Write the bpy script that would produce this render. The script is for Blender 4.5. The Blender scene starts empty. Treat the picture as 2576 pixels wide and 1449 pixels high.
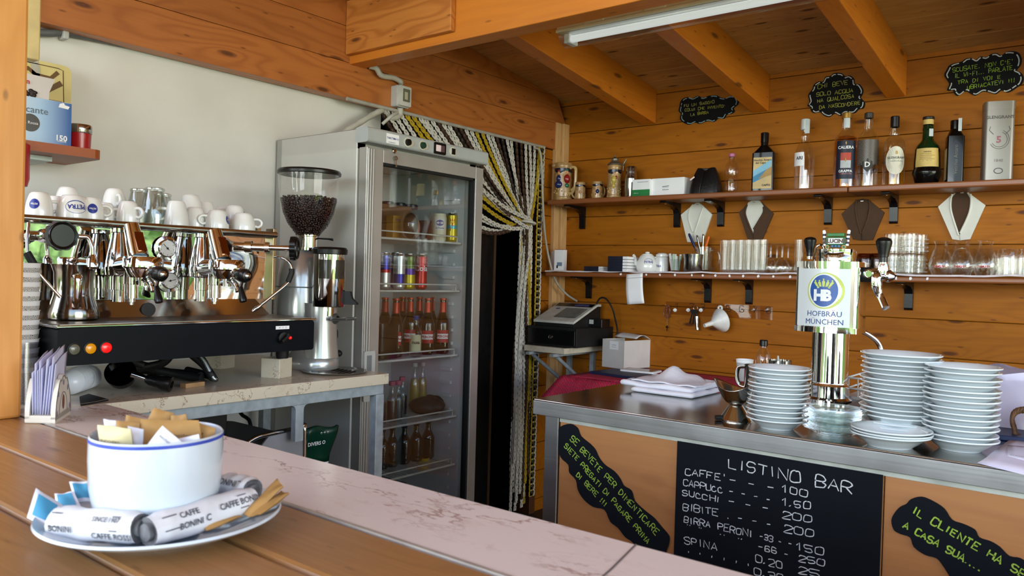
import bpy, math, random
from mathutils import Vector as V, Matrix as M
random.seed(7)
PI=math.pi
SC=bpy.context.scene
COL=SC.collection
# ------------------------------------------------------------------ camera
CAMZ=1.27
FPX=1984.57
yaw,pitch,roll=math.radians(38.3598),math.radians(-0.8684),math.radians(1.6302)
fwd=V((-math.sin(yaw)*math.cos(pitch),math.cos(yaw)*math.cos(pitch),math.sin(pitch)))
rt0=V((math.cos(yaw),math.sin(yaw),0)); up0=rt0.cross(fwd)
rt=rt0*math.cos(roll)+up0*math.sin(roll); up=-rt0*math.sin(roll)+up0*math.cos(roll)
CAM=V((0,0,CAMZ))
cd=bpy.data.cameras.new('camera'); cam=bpy.data.objects.new('camera',cd); COL.objects.link(cam)
cam.matrix_world=M(((rt.x,up.x,-fwd.x,0),(rt.y,up.y,-fwd.y,0),(rt.z,up.z,-fwd.z,CAMZ),(0,0,0,1)))
cd.sensor_fit='HORIZONTAL'; cd.sensor_width=36; cd.lens=FPX/2576*36; cd.clip_start=.02
cd.dof.use_dof=True; cd.dof.focus_distance=2.6; cd.dof.aperture_fstop=9
SC.camera=cam
def P(x,y,ax,v):
    """where the sight line through a photo point meets the real plane  axis = v  (world metres)"""
    d=fwd+rt*((x-1288)/FPX)-up*((y-724.5)/FPX)
    return CAM+d*((v-CAM[ax])/d[ax])
def dep(p): return (V(p)-CAM).dot(fwd)
def mm(px,p): return px*dep(p)/FPX
# ------------------------------------------------------------------ light
SC.view_settings.view_transform='Standard'; SC.view_settings.look='None'
SC.view_settings.gamma=1; SC.view_settings.use_curve_mapping=False
SC.view_settings.exposure=0.5
wd=bpy.data.worlds.new('world'); SC.world=wd; wd.use_nodes=True
wn=wd.node_tree; bg=wn.nodes['Background']
sky=wn.nodes.new('ShaderNodeTexSky'); sky.sky_type='NISHITA'; sky.sun_disc=False
sky.sun_elevation=math.radians(52); sky.sun_rotation=math.radians(200); sky.air_density=1.0; sky.dust_density=2.0
wn.links.new(sky.outputs[0],bg.inputs[0]); bg.inputs[1].default_value=0.5
sl=bpy.data.lights.new('sun','SUN'); sl.energy=7.; sl.angle=.02; sl.color=(1,.95,.86)
so=bpy.data.objects.new('sun',sl); COL.objects.link(so)
so.rotation_euler=V((.45,-.75,-1.25)).to_track_quat('-Z','Y').to_euler()
def area(n,loc,to,sx,sy,e,c=(1,1,1)):
    l=bpy.data.lights.new(n,'AREA'); l.shape='RECTANGLE'; l.size=sx; l.size_y=sy; l.energy=e; l.color=c
    o=bpy.data.objects.new(n,l); COL.objects.link(o); o.location=loc
    o.rotation_euler=(V(to)-V(loc)).to_track_quat('-Z','Y').to_euler(); return o
area('daylight_front',(-.6,-7.5,1.75),(-1.1,2.2,1.5),9,2.7,520,(.90,.96,1))
area('daylight_side',(5.5,1.2,1.6),(-.8,2.2,1.5),4.2,2.4,170,(1,.97,.92))
SC.cycles.caustics_reflective=False; SC.cycles.caustics_refractive=False
SC.cycles.max_bounces=9; SC.cycles.diffuse_bounces=5; SC.cycles.glossy_bounces=5
SC.cycles.transmission_bounces=8; SC.cycles.transparent_max_bounces=32
SC.cycles.sample_clamp_indirect=6
# ------------------------------------------------------------------ materials
def lin(c):
    if isinstance(c,str): c=[int(c[i:i+2],16)/255 for i in (0,2,4)]
    return tuple((x/12.92 if x<=.04045 else ((x+.055)/1.055)**2.4) for x in c)+(1,)
class NT:
    def __init__(s,name):
        s.m=bpy.data.materials.new(name); s.m.use_nodes=True; s.t=s.m.node_tree
        s.b=s.t.nodes['Principled BSDF']; s.out=s.t.nodes['Material Output']
    def n(s,typ,ins=None,**kw):
        q=s.t.nodes.new('ShaderNode'+typ)
        for k,v in kw.items(): setattr(q,k,v)
        for k,v in (ins or {}).items():
            i=q.inputs[k]
            if hasattr(v,'is_output'): s.t.links.new(v,i)
            else: i.default_value=v
        return q
    def math(s,op,a,b=0.,c=0.,cl=False):
        return s.n('Math',{0:a,1:b,2:c},operation=op,use_clamp=cl).outputs[0]
    def ramp(s,f,st):
        r=s.n('ValToRGB',{0:f}); e=r.color_ramp.elements
        while len(e)<len(st): e.new(.5)
        for q,(p,c) in zip(e,st): q.position=p; q.color=c if len(c)==4 else tuple(c)+(1,)
        return r.outputs[0]
    def mix(s,f,a,b,bt='MIX'): return s.n('MixRGB',{0:f,1:a,2:b},blend_type=bt).outputs[0]
    def set(s,**kw):
        for k,v in kw.items():
            i=s.b.inputs[k.replace('_',' ')]
            if hasattr(v,'is_output'): s.t.links.new(v,i)
            else: i.default_value=v
MATS={}
def pm(name,c,rough=.5,metal=0,var=.10,vs=18,trans=0,em=None,spec=.5,coat=0,bump=0,bs=60,ior=1.45,sss=0):
    """plain procedural material: base colour broken up by soft noise"""
    if name in MATS: return MATS[name]
    k=NT(name); c=lin(c)
    tc=k.n('TexCoord').outputs['Object']
    nz=k.n('TexNoise',{'Vector':tc,'Scale':vs,'Detail':3}).outputs[0]
    dk=tuple(x*(1-2*var) for x in c[:3])+(1,); lt=tuple(min(1,x*(1+var)) for x in c[:3])+(1,)
    k.set(Base_Color=k.ramp(nz,[(.3,dk),(.7,lt)]),Metallic=metal,Specular_IOR_Level=spec,IOR=ior,Transmission_Weight=trans,Coat_Weight=coat)
    k.set(Roughness=k.math('MULTIPLY_ADD',nz,rough*.3,rough*.85))
    if em: k.set(Emission_Color=lin(em[0]),Emission_Strength=em[1])
    if sss: k.set(Subsurface_Weight=sss,Subsurface_Scale=.02)
    if bump:
        n2=k.n('TexNoise',{'Vector':tc,'Scale':bs,'Detail':4}).outputs[0]
        k.set(Normal=k.n('Bump',{'Strength':bump,'Height':n2,'Distance':.004}).outputs[0])
    MATS[name]=k.m; return k.m
def glass(name,tint=(1,1,1),edge=.85,base=.05,rough=.02,gcol=(1,1,1)):
    """thin clear wall: lets light through, mirrors more towards its rim"""
    if name in MATS: return MATS[name]
    k=NT(name)
    f=k.n('LayerWeight',{'Blend':.5}).outputs['Facing']
    tc=k.n('TexCoord').outputs['Object']; nz=k.n('TexNoise',{'Vector':tc,'Scale':25}).outputs[0]
    f3=k.math('POWER',f,3.2); fac=k.math('MULTIPLY_ADD',f3,edge,k.math('MULTIPLY_ADD',nz,.03,base-.015),cl=True)
    tr=k.n('BsdfTransparent',{0:tuple(tint)+(1,)}).outputs[0]
    gl=k.n('BsdfGlossy',{'Color':tuple(gcol)+(1,),'Roughness':rough}).outputs[0]
    mx=k.n('MixShader',{0:fac,1:tr,2:gl}).outputs[0]
    k.t.links.new(mx,k.out.inputs[0]); k.t.nodes.remove(k.b)
    MATS[name]=k.m; return k.m
def wood(name,lo,hi,grain=0,board=2,pitch=.148,off=0.,gs=1.,rough=.42,knot=1.,ring=1.,coat=.15,kc='4a220a',tint=.12,spec=.5):
    """varnished softwood: board-to-board tone, growth rings bent round dark knots"""
    if name in MATS: return MATS[name]
    k=NT(name); tc=k.n('TexCoord').outputs['Object']
    sp=k.n('SeparateXYZ',{0:tc}).outputs
    bid=k.math('FLOOR',k.math('DIVIDE',k.math('SUBTRACT',sp[board],off),pitch))
    wh=k.n('TexWhiteNoise',{'W':bid},noise_dimensions='1D')
    oth=3-grain-board
    sh=k.math('MULTIPLY_ADD',wh.outputs[0],7.3,sp[grain])
    cb=k.n('CombineXYZ',{0:k.math('MULTIPLY',sh,1.0*gs),1:k.math('MULTIPLY',sp[board],3.6*gs),2:k.math('MULTIPLY_ADD',wh.outputs[0],31.,k.math('MULTIPLY',sp[oth],3.6*gs))}).outputs[0]
    ck=k.n('CombineXYZ',{0:k.math('MULTIPLY',sh,gs),1:k.math('MULTIPLY_ADD',wh.outputs[0],23.,k.math('MULTIPLY',k.math('ADD',sp[board],k.math('MULTIPLY',sp[oth],.6)),3.6*gs)),2:0.}).outputs[0]
    vo=k.n('TexVoronoi',{'Vector':ck,'Scale':2.3,'Randomness':1.},feature='F1',voronoi_dimensions='2D').outputs['Distance']
    warp=k.math('MULTIPLY',k.math('POWER',2.718,k.math('MULTIPLY',vo,-7.)),2.2*knot)
    cb2=k.n('CombineXYZ',{0:k.math('MULTIPLY',sh,1.3*gs),1:k.math('MULTIPLY',sp[board],7.*gs),2:k.math('MULTIPLY_ADD',wh.outputs[0],17.,k.math('MULTIPLY',sp[oth],7.*gs))}).outputs[0]
    nz=k.n('TexNoise',{'Vector':cb2,'Scale':1.2,'Detail':2.,'Roughness':.45}).outputs[0]
    ph=k.math('MULTIPLY',k.math('ADD',nz,k.math('MULTIPLY',warp,.14)),62.)
    sn=k.math('MULTIPLY_ADD',k.math('SINE',ph),.5,.5)
    sn=k.math('POWER',sn,2.2)
    cb3=k.n('CombineXYZ',{0:k.math('MULTIPLY',sh,5.*gs),1:k.math('MULTIPLY',sp[board],160.*gs),2:k.math('MULTIPLY',sp[oth],160.*gs)}).outputs[0]
    fi=k.n('TexNoise',{'Vector':cb3,'Scale':1.,'Detail':2.}).outputs[0]
    big=k.n('TexNoise',{'Vector':cb,'Scale':.8,'Detail':1.}).outputs[0]
    a=k.mix(k.math('MULTIPLY',sn,.55*ring),lin(hi),lin(lo))
    a=k.mix(k.math('MULTIPLY',fi,.35),a,lin(lo))
    v=k.math('MULTIPLY_ADD',wh.outputs[0],tint*2,1-tint); v=k.math('MULTIPLY',v,k.math('MULTIPLY_ADD',big,.35,.83))
    a=k.mix(1.,a,k.n('CombineXYZ',{0:v,1:v,2:v}).outputs[0],'MULTIPLY')
    km=k.n('MapRange',{0:vo,1:.035,2:.075,3:.85*min(1,knot),4:0.}).outputs[0]
    vo2=k.n('TexVoronoi',{'Vector':ck,'Scale':4.3,'Randomness':1.},feature='F1',voronoi_dimensions='2D').outputs['Distance']
    km2=k.n('MapRange',{0:vo2,1:.02,2:.05,3:.6*min(1,knot),4:0.}).outputs[0]
    a=k.mix(k.math('MAXIMUM',km,km2),a,lin(kc))
    k.set(Base_Color=a,Roughness=k.math('MULTIPLY_ADD',fi,.2,rough-.08),Coat_Weight=coat,Coat_Roughness=.25,Specular_IOR_Level=spec)
    k.set(Normal=k.n('Bump',{'Strength':.12,'Height':k.math('ADD',fi,sn),'Distance':.001}).outputs[0])
    MATS[name]=k.m; return k.m
def stone(name,base,vein,vein2,vs=3.,rough=.18,amt=.8,stretch=(1,1,1),thin=.035):
    if name in MATS: return MATS[name]
    k=NT(name); tc=k.n('TexCoord').outputs['Object']
    mp=k.n('Mapping',{0:tc,'Scale':stretch}).outputs[0]
    nz=k.n('TexNoise',{'Vector':mp,'Scale':vs*1.6,'Detail':6,'Roughness':.62}); 
    w=k.n('VectorMath',{0:mp,1:k.n('VectorMath',{0:nz.outputs[1],'Scale':.55},operation='SCALE').outputs[0]},operation='ADD').outputs[0]
    ve=k.n('TexVoronoi',{'Vector':w,'Scale':vs},feature='DISTANCE_TO_EDGE').outputs['Distance']
    m1=k.n('MapRange',{0:ve,1:0.,2:thin,3:amt,4:0.}).outputs[0]
    pat=k.n('TexNoise',{'Vector':mp,'Scale':vs*.9,'Detail':3}).outputs[0]
    pm_=k.n('MapRange',{0:pat,1:.45,2:.62,3:0.,4:1.}).outputs[0]
    n3=k.n('TexNoise',{'Vector':w,'Scale':vs*2.2,'Detail':8,'Roughness':.7}).outputs[0]
    m3=k.n('MapRange',{0:n3,1:.54,2:.68,3:0.,4:.55*amt}).outputs[0]
    a=k.mix(k.math('MULTIPLY',m3,pm_),lin(base),lin(vein2)); a=k.mix(k.math('MULTIPLY',m1,pm_),a,lin(vein))
    k.set(Base_Color=a,Roughness=k.math('MULTIPLY_ADD',pat,.12,rough-.05))
    MATS[name]=k.m; return k.m
def brushed(name,c,rough=.28,axis=0,var=.5):
    if name in MATS: return MATS[name]
    k=NT(name); tc=k.n('TexCoord').outputs['Object']; s=[220,220,220]; s[axis]=3
    nz=k.n('TexNoise',{'Vector':k.n('Mapping',{0:tc,'Scale':tuple(s)}).outputs[0],'Scale':1.,'Detail':2}).outputs[0]
    n2=k.n('TexNoise',{'Vector':tc,'Scale':9.,'Detail':5}).outputs[0]
    c=lin(c)
    k.set(Base_Color=k.ramp(n2,[(.3,tuple(x*.85 for x in c[:3])),(.7,c)]),Metallic=1.,
          Roughness=k.math('MULTIPLY_ADD',k.math('ADD',nz,n2),rough*var*.5,rough*(1-var*.5)))
    k.set(Normal=k.n('Bump',{'Strength':.05,'Height':nz,'Distance':.001}).outputs[0])
    MATS[name]=k.m; return k.m
CHROME=pm('chrome','d8d8d6',.06,1,.03)
STEEL=brushed('brushed_steel','b9bcc0',.3)
DSTEEL=pm('polished_steel','b4b2ac',.16,1,.06,8)
BLACK=pm('black_plastic','0c0c0d',.28,0,.1)
MBLACK=pm('matt_black','0a0a0b',.6,0,.1)
WHITE=pm('white_ceramic','ebebe8',.12,0,.02,6,coat=.4)
PAPER=pm('white_paper','f0f0f2',.8,0,.03,10)
CLEAR=glass('clear_glass',(.955,.965,.955),.95,.065)
GREY=pm('grey_plastic','b6b7b2',.45,0,.04)
# ------------------------------------------------------------------ mesh kit
class MB:
    def __init__(s): s.v=[];s.f=[];s.m=[];s.s=[]
    def add(s,vs,fs,mat=0,smooth=False,T=None):
        b=len(s.v)
        s.v+= [tuple(T@V(q)) for q in vs] if T is not None else [tuple(q) for q in vs]
        for f in fs: s.f.append([i+b for i in f]); s.m.append(mat); s.s.append(smooth)
        return s
    def box(s,c,d,mat=0,T=None,rz=0,R=None):
        x,y,z=[q/2 for q in d]; vs=[V(p) for p in((-x,-y,-z),(x,-y,-z),(x,y,-z),(-x,y,-z),(-x,-y,z),(x,-y,z),(x,y,z),(-x,y,z))]
        if rz: R=M.Rotation(rz,3,'Z')
        if R is not None: vs=[R@q for q in vs]
        c=V(c); return s.add([q+c for q in vs],[(0,3,2,1),(4,5,6,7),(0,1,5,4),(1,2,6,5),(2,3,7,6),(3,0,4,7)],mat,False,T)
    def bb(s,lo,hi,mat=0,T=None):
        lo=V(lo);hi=V(hi); return s.box((lo+hi)/2,hi-lo,mat,T)
    def rbox(s,lo,hi,r,mat=0,ax=2,n=4,T=None):
        """box with rounded edges along one axis"""
        o=[i for i in range(3) if i!=ax]; a0,a1,b0,b1=lo[o[0]],hi[o[0]],lo[o[1]],hi[o[1]]
        pts=[]
        for cx,cy,st in((a1-r,b1-r,0),(a0+r,b1-r,1),(a0+r,b0+r,2),(a1-r,b0+r,3)):
            for i in range(n+1):
                t=(st+i/n)*PI/2; pts.append((cx+r*math.cos(t),cy+r*math.sin(t)))
        N=len(pts); vs=[]
        for zz in(lo[ax],hi[ax]):
            for p in pts:
                q=[0,0,0]; q[o[0]],q[o[1]],q[ax]=p[0],p[1],zz; vs.append(q)
        fl=ax==1
        fs=[(i,(i+1)%N,(i+1)%N+N,i+N) for i in range(N)]
        if fl: fs=[f[::-1] for f in fs]
        s.add(vs,fs,mat,True,T)
        c=[list(range(N))[::-1],list(range(N,2*N))]
        if fl: c=[q[::-1] for q in c]
        s.add(vs,c,mat,False,T); return s
    def prism(s,poly,d,mat=0,T=None,smooth=False):
        """2D outline (x,y) given depth d along z"""
        a=sum(poly[i][0]*poly[(i+1)%len(poly)][1]-poly[(i+1)%len(poly)][0]*poly[i][1] for i in range(len(poly)))
        if a<0: poly=poly[::-1]
        N=len(poly); vs=[(p[0],p[1],0) for p in poly]+[(p[0],p[1],d) for p in poly]
        s.add(vs,[(i,(i+1)%N,(i+1)%N+N,i+N) for i in range(N)],mat,smooth,T)
        s.add(vs,[list(range(N))[::-1],list(range(N,2*N))],mat,False,T); return s
    def lathe(s,prof,n=28,mat=0,T=None,ang=32,sx=1,sy=1,a0=0,a1=2*PI):
        """prof: (radius,z) from bottom to top; sharp profile corners stay sharp"""
        full=abs(a1-a0-2*PI)<1e-6; K=n if full else n+1
        runs=[[prof[0]]]
        for i in range(1,len(prof)):
            runs[-1].append(prof[i])
            if i<len(prof)-1:
                d0=V((prof[i][0]-prof[i-1][0],prof[i][1]-prof[i-1][1])); d1=V((prof[i+1][0]-prof[i][0],prof[i+1][1]-prof[i][1]))
                if d0.length>1e-9 and d1.length>1e-9 and d0.angle(d1)>math.radians(ang): runs.append([prof[i]])
        for r in runs:
            vs=[];rings=[]
            for (rr,z) in r:
                if rr<1e-7: rings.append([len(vs)]); vs.append((0,0,z))
                else:
                    rings.append(list(range(len(vs),len(vs)+K)))
                    vs+=[(rr*sx*math.cos(a0+(a1-a0)*i/n),rr*sy*math.sin(a0+(a1-a0)*i/n),z) for i in range(K)]
            fs=[]
            for A,B in zip(rings,rings[1:]):
                for i in range(n):
                    j=(i+1)%K
                    if len(A)==1 and len(B)==1: continue
                    if len(A)==1: fs.append((A[0],B[j],B[i]))
                    elif len(B)==1: fs.append((A[i],A[j],B[0]))
                    else: fs.append((A[i],A[j],B[j],B[i]))
            s.add(vs,fs,mat,True,T)
        return s
    def cyl(s,p,q,r,r2=None,n=16,mat=0,T=None):
        p=V(p);q=V(q);d=q-p; R=M.Translation(p)@d.to_track_quat('Z','Y').to_matrix().to_4x4()
        if T is not None: R=T@R
        r2=r if r2 is None else r2
        return s.lathe([(0,0),(r,0),(r2,d.length),(0,d.length)],n,mat,R)
    def lat(s,p,q,prof,n=24,mat=0,T=None):
        """lathe whose axis runs from p towards q, prof in (radius,distance)"""
        p=V(p);q=V(q); R=M.Translation(p)@(q-p).to_track_quat('Z','Y').to_matrix().to_4x4()
        if T is not None: R=T@R
        return s.lathe(prof,n,mat,R)
    def tube(s,pts,r,n=8,mat=0,T=None,cap=True,flat=1):
        pts=[V(p) for p in pts]; N=len(pts); rs=r if isinstance(r,(list,tuple)) else [r]*N
        t=[(pts[min(i+1,N-1)]-pts[max(i-1,0)]).normalized() for i in range(N)]
        u=t[0].orthogonal().normalized(); vs=[]
        for i in range(N):
            u=(u-t[i]*u.dot(t[i])); u=u.normalized() if u.length>1e-6 else t[i].orthogonal().normalized()
            w=t[i].cross(u)
            for k in range(n):
                a=2*PI*k/n; vs.append(pts[i]+(u*math.cos(a)*flat+w*math.sin(a))*rs[i])
        fs=[(i*n+k,i*n+(k+1)%n,(i+1)*n+(k+1)%n,(i+1)*n+k) for i in range(N-1) for k in range(n)]
        s.add(vs,fs,mat,True,T)
        if cap: s.add(vs,[list(range(n))[::-1],list(range((N-1)*n,N*n))],mat,False,T)
        return s
    def sph(s,c,r,n=16,mat=0,T=None,h=10):
        r=(r,r,r) if not isinstance(r,(tuple,list)) else r
        Q=M.Translation(c)@M.Diagonal((r[0],r[1],r[2],1))
        if T is not None: Q=T@Q
        return s.lathe([(math.sin(PI*i/h),-math.cos(PI*i/h)) for i in range(h+1)],n,mat,Q,ang=180)
    def strip(s,pts,w,nrm,mat=0,T=None,lift=0):
        """flat ribbon along pts, lying across nrm"""
        pts=[V(p) for p in pts]; nrm=V(nrm).normalized(); vs=[]
        for i,p in enumerate(pts):
            d=(pts[min(i+1,len(pts)-1)]-pts[max(i-1,0)]); d=d.normalized() if d.length>1e-9 else V((1,0,0))
            ww=w[i] if isinstance(w,(list,tuple)) else w
            sd=nrm.cross(d).normalized()*ww/2; vs+=[p-sd+nrm*lift,p+sd+nrm*lift]
        return s.add(vs,[(2*i,2*i+2,2*i+3,2*i+1) for i in range(len(pts)-1)],mat,False,T)
    def grid(s,fn,nu,nv,mat=0,smooth=True,T=None,th=0):
        vs=[fn(i/nu,j/nv) for j in range(nv+1) for i in range(nu+1)]
        fs=[(j*(nu+1)+i,j*(nu+1)+i+1,(j+1)*(nu+1)+i+1,(j+1)*(nu+1)+i) for j in range(nv) for i in range(nu)]
        return s.add(vs,fs,mat,smooth,T)
    def build(s,name,mats,parent=None,loc=None,bev=0,solid=0,sub=0,rz=0):
        me=bpy.data.meshes.new(name); me.from_pydata(s.v,[],s.f); me.update()
        if not isinstance(mats,(list,tuple)): mats=[mats]
        for q in mats: me.materials.append(q)
        me.polygons.foreach_set('material_index',s.m); me.polygons.foreach_set('use_smooth',s.s); me.update()
        o=bpy.data.objects.new(name,me); COL.objects.link(o)
        if parent: o.parent=parent
        if loc is not None: o.location=loc
        if rz: o.rotation_euler=(0,0,rz)
        if solid:
            q=o.modifiers.new('thickness','SOLIDIFY'); q.thickness=solid; q.offset=0
        if sub:
            q=o.modifiers.new('smooth','SUBSURF'); q.levels=q.render_levels=sub
        if bev:
            q=o.modifiers.new('bevel','BEVEL'); q.width=bev; q.segments=2; q.limit_method='ANGLE'; q.angle_limit=.7
        return o
def tag(o,label,cat,group=None,kind=None):
    o['label']=label; o['category']=cat
    if group: o['group']=group
    if kind: o['kind']=kind
    return o
def thing(name,label,cat,loc,rz=0,group=None):
    o=bpy.data.objects.new(name,None); COL.objects.link(o); o.location=loc; o.rotation_euler=(0,0,rz)
    o.empty_display_size=.05
    return tag(o,label,cat,group)
def struct(o): o['kind']='structure'; return o
def dup(root,loc,rz,label,group=None,rot=None):
    r=root.copy(); COL.objects.link(r); r.location=loc; r.rotation_euler=rot or (0,0,rz); r['label']=label
    if group: r['group']=group
    for ch in list(root.children):
        c=ch.copy(); COL.objects.link(c); c.parent=r
        for g in ch.children:
            d=g.copy(); COL.objects.link(d); d.parent=c
    return r
def smooth(pts,k=4):
    """Catmull-Rom through pts"""
    pts=[V(p) for p in pts]
    if len(pts)<3: return pts
    out=[]
    for i in range(len(pts)-1):
        a=pts[max(i-1,0)];b=pts[i];c=pts[i+1];d=pts[min(i+2,len(pts)-1)]
        for j in range(k):
            t=j/k; out.append(.5*((2*b)+(c-a)*t+(2*a-5*b+4*c-d)*t*t+(3*b-a-3*c+d)*t**3))
    return out+[pts[-1]]
def txt(mb,s,fn,size,mat=0,align='C',bold=0.):
    """printed lettering; fn(u,v) puts a point of the letter plane on the surface"""
    cu=bpy.data.curves.new('t','FONT'); cu.body=s; cu.size=size; cu.resolution_u=2; cu.offset=bold*size
    ob=bpy.data.objects.new('t',cu); me=bpy.data.meshes.new_from_object(ob)
    vs=[v.co.copy() for v in me.vertices]; fs=[list(p.vertices) for p in me.polygons]
    if vs:
        xs=[v.x for v in vs]; ys=[v.y for v in vs]
        ox=(min(xs)+max(xs))/2 if align=='C' else (min(xs) if align=='L' else max(xs)); oy=(min(ys)+max(ys))/2
        mb.add([fn(v.x-ox,v.y-oy) for v in vs],fs,mat)
    bpy.data.objects.remove(ob); bpy.data.curves.remove(cu); bpy.data.meshes.remove(me)
def plane(o,ux,uy,lift=.0006):
    o=V(o);ux=V(ux).normalized();uy=V(uy).normalized(); n=ux.cross(uy)
    return lambda u,v: o+ux*u+uy*v+n*lift
GL={'A':"00 26 40|12 32",'B':"00 06 36 45 44 33 03|33 42 41 30 00",'C':"45 36 16 05 01 10 30 41",'D':"00 06 26 44 42 20 00",'E':"46 06 00 40|03 33",'F':"46 06 00|03 33",
'G':"45 36 16 05 01 10 30 41 43 23",'H':"06 00|46 40|03 43",'I':"26 20",'L':"06 00 40",'M':"00 06 23 46 40",'N':"00 06 40 46",'O':"26 16 05 01 10 30 41 45 36 26",
'P':"00 06 36 45 44 33 03",'Q':"26 16 05 01 10 30 41 45 36 26|22 50",'R':"00 06 36 45 44 33 03|23 40",'S':"45 36 16 05 04 13 33 42 41 30 10 01",'T':"06 46|26 20",'U':"06 01 10 30 41 46",
'V':"06 20 46",'W':"06 10 23 30 46",'Z':"06 46 00 40",'0':"26 16 05 01 10 30 41 45 36 26",'1':"04 26 20",'2':"05 16 36 45 44 00 40",'3':"05 16 36 45 44 33 13|33 42 41 30 10 01",
'4':"30 36 02 42",'5':"46 06 03 33 42 41 30 10 01",'6':"45 36 16 05 01 10 30 41 42 33 13 02",'7':"06 46 10",'8':"13 04 05 16 36 45 44 33 13 02 01 10 30 41 42 33",
"'":"26 24",'!':"26 22|21 20",'.':"20 21",',':"21 10",'-':"03 33",'"':"16 15|36 35",'e':"03 33 34 25 15 04 01 10 30 41",'c':"34 25 15 04 01 10 30 41"}
NARROW="I'!.,1"
RND='BCDGOPQRSU0235689ec'
def chalk(mb,s,fn,size,w,mat=0,jit=.25,adv=5.4,normal=None):
    """hand-written strokes; fn(u,v) is the board plane"""
    x=0; k=size/6; rg=random.Random(len(s)*8+3)
    for ch in s:
        if ch in NARROW: x-=1.0
        if ch!=' ':
            dy=rg.uniform(-.4,.4); sc=rg.uniform(.9,1.08)
            for st in GL.get(ch,GL['-']).split('|'):
                p=[((x+int(q[0])*sc+rg.uniform(-jit,jit))*k,(int(q[1])*sc+dy+rg.uniform(-jit,jit))*k) for q in st.split()]
                if ch in RND or 1: 
                    if ch in RND: p=[(a.x,a.y) for a in smooth([V((a,b,0)) for a,b in p],3)]
                ww=[w*rg.uniform(.7,1.15) for _ in p]
                pts=[V(fn(a,b)) for a,b in p]
                n=(V(fn(1,0))-V(fn(0,0))).cross(V(fn(0,1))-V(fn(0,0)))
                mb.strip(pts,ww,n,mat)
        if ch in NARROW: x+=1.0
        x+=adv-(adv*.34 if ch in NARROW else 0)
    return x*k
# ================================================================== the place: floor, walls, ceiling, beams
CT=.95                                  # height of all three counters
BW=3.6                                  # back wall
LW=-2.5                                 # face of the timber over the doorway
W_BACK=wood('wood_back','703a04','a9640a',0,2,.1535,1.448,.8,.55,1.,.42,coat=0,tint=.07,spec=.22)
W_CEIL=wood('wood_ceiling','986c3a','cc9e60',0,1,.118,0,.9,.5,1.1,.45,coat=0,tint=.16,spec=.25)
W_RAFT=wood('wood_rafter','a8560f','cf7a1e',1,2,.6,0,.7,.42,.9,.35,tint=.05)
W_BEAM=wood('wood_beam','ad5a14','d38026',0,2,.6,.1,.6,.42,.8,.3,tint=.05)
W_LINT=wood('wood_lintel','8a481a','b46c32',1,2,.142,1.962-.142*3,.8,.42,1.2,.8,tint=.05)
W_POST=wood('wood_pillar','b9752f','d8974a',2,0,.5,0,.8,.5,.8,.4,coat=.05,tint=.03)
W_LEDGE=wood('wood_ledge','6b4522','9e7242',0,1,.13,.135,1.,.34,.6,.3,coat=.3,tint=.14)
W_STRIP=wood('wood_pale_strip','b98a52','d9ae78',2,1,.5,0,1.,.5,.3,.6,tint=.03)
PLASTER=pm('white_plaster','dcdad4',.75,0,.035,5,bump=.15,bs=30)
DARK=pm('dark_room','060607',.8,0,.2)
TILE=pm('dark_floor','3a3632',.5,0,.12,6)
def zc(y): return CAMZ+.965+.13*(BW-y)
m=MB(); m.bb((-2.75,.05,-.05),(1.9,3.75,0)); struct(m.build('floor',TILE))
m=MB(); m.bb((-14,-16,-.12),(18,16,-.06)); struct(m.build('ground',pm('bounce_paving','98917f',.9,0,.08,3,bump=.3,bs=40)))  # unseen beige ground added to keep the bounced light neutral
m=MB(); m.bb((3.6,-16,-.06),(18,16,-.03)); m.bb((-14,-16,-.06),(3.6,-6.0,-.03)); struct(m.build('lawn',pm('lawn','7f984e',.9,0,.25,3,bump=.5,bs=40)))
# back wall: horizontal boards
m=MB(); m.bb((-2.62,BW+.02,0),(1.9,BW+.06,2.4))
zz=1.448-.1535*10
while zz<2.35:
    m.bb((-2.62,BW,max(0,zz+.0012)),(1.9,BW+.019,zz+.1535-.0012)) if zz+.15>0 else None
    zz+=.1535
struct(m.build('wall_back',W_BACK,bev=.0025))
# ceiling boards follow the roof slope
m=MB(); y=-2.6; ca=math.atan(.13)  # unseen front overhang lengthened to hold sky light off the ledge
while y<3.7:
    ym=y+.059; R=M.Rotation(-ca,3,'X')
    m.box((-.4,ym,zc(ym)+.011),(4.7,.1168,.02),R=R); y+=.118*math.cos(ca)
struct(m.build('ceiling',W_CEIL,bev=.002))
# rafters
def rafter(n,x0,x1,ys=-2.6):  # rafters carried out under the added overhang
    m=MB(); zb=lambda y: CAMZ+.797+.13*(BW-y); zt=lambda y: zc(y)+.002
    pts=[(x0,ys,zb(ys)),(x1,ys,zb(ys)),(x1,BW,zb(BW)),(x0,BW,zb(BW)),(x0,ys,zt(ys)),(x1,ys,zt(ys)),(x1,BW,zt(BW)),(x0,BW,zt(BW))]
    m.add(pts,[(0,3,2,1),(4,5,6,7),(0,1,5,4),(1,2,6,5),(2,3,7,6),(3,0,4,7)])
    return struct(m.build('trim_%d'%n,W_RAFT,bev=.004))
rafter(1,-2.025,-1.945); rafter(2,-1.44,-1.362); rafter(3,-.858,-.78); rafter(4,-.28,-.2); rafter(5,.3,.38); rafter(6,.88,.96); rafter(7,1.46,1.54)
# cross beam with the spliced plank on its near face
m=MB(); m.bb((LW-.02,2.07,CAMZ+.83),(1.9,2.15,CAMZ+.998)); struct(m.build('trim_8',W_BEAM,bev=.004))
m=MB(); m.bb((LW+.001,2.045,CAMZ+.862),(-1.929,2.0695,CAMZ+1.075)); struct(m.build('trim_9',wood('wood_splice','9c551a','c67f38',0,2,.9,.3,.9,.45,1.,1.1,tint=.03),bev=.003))
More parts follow.
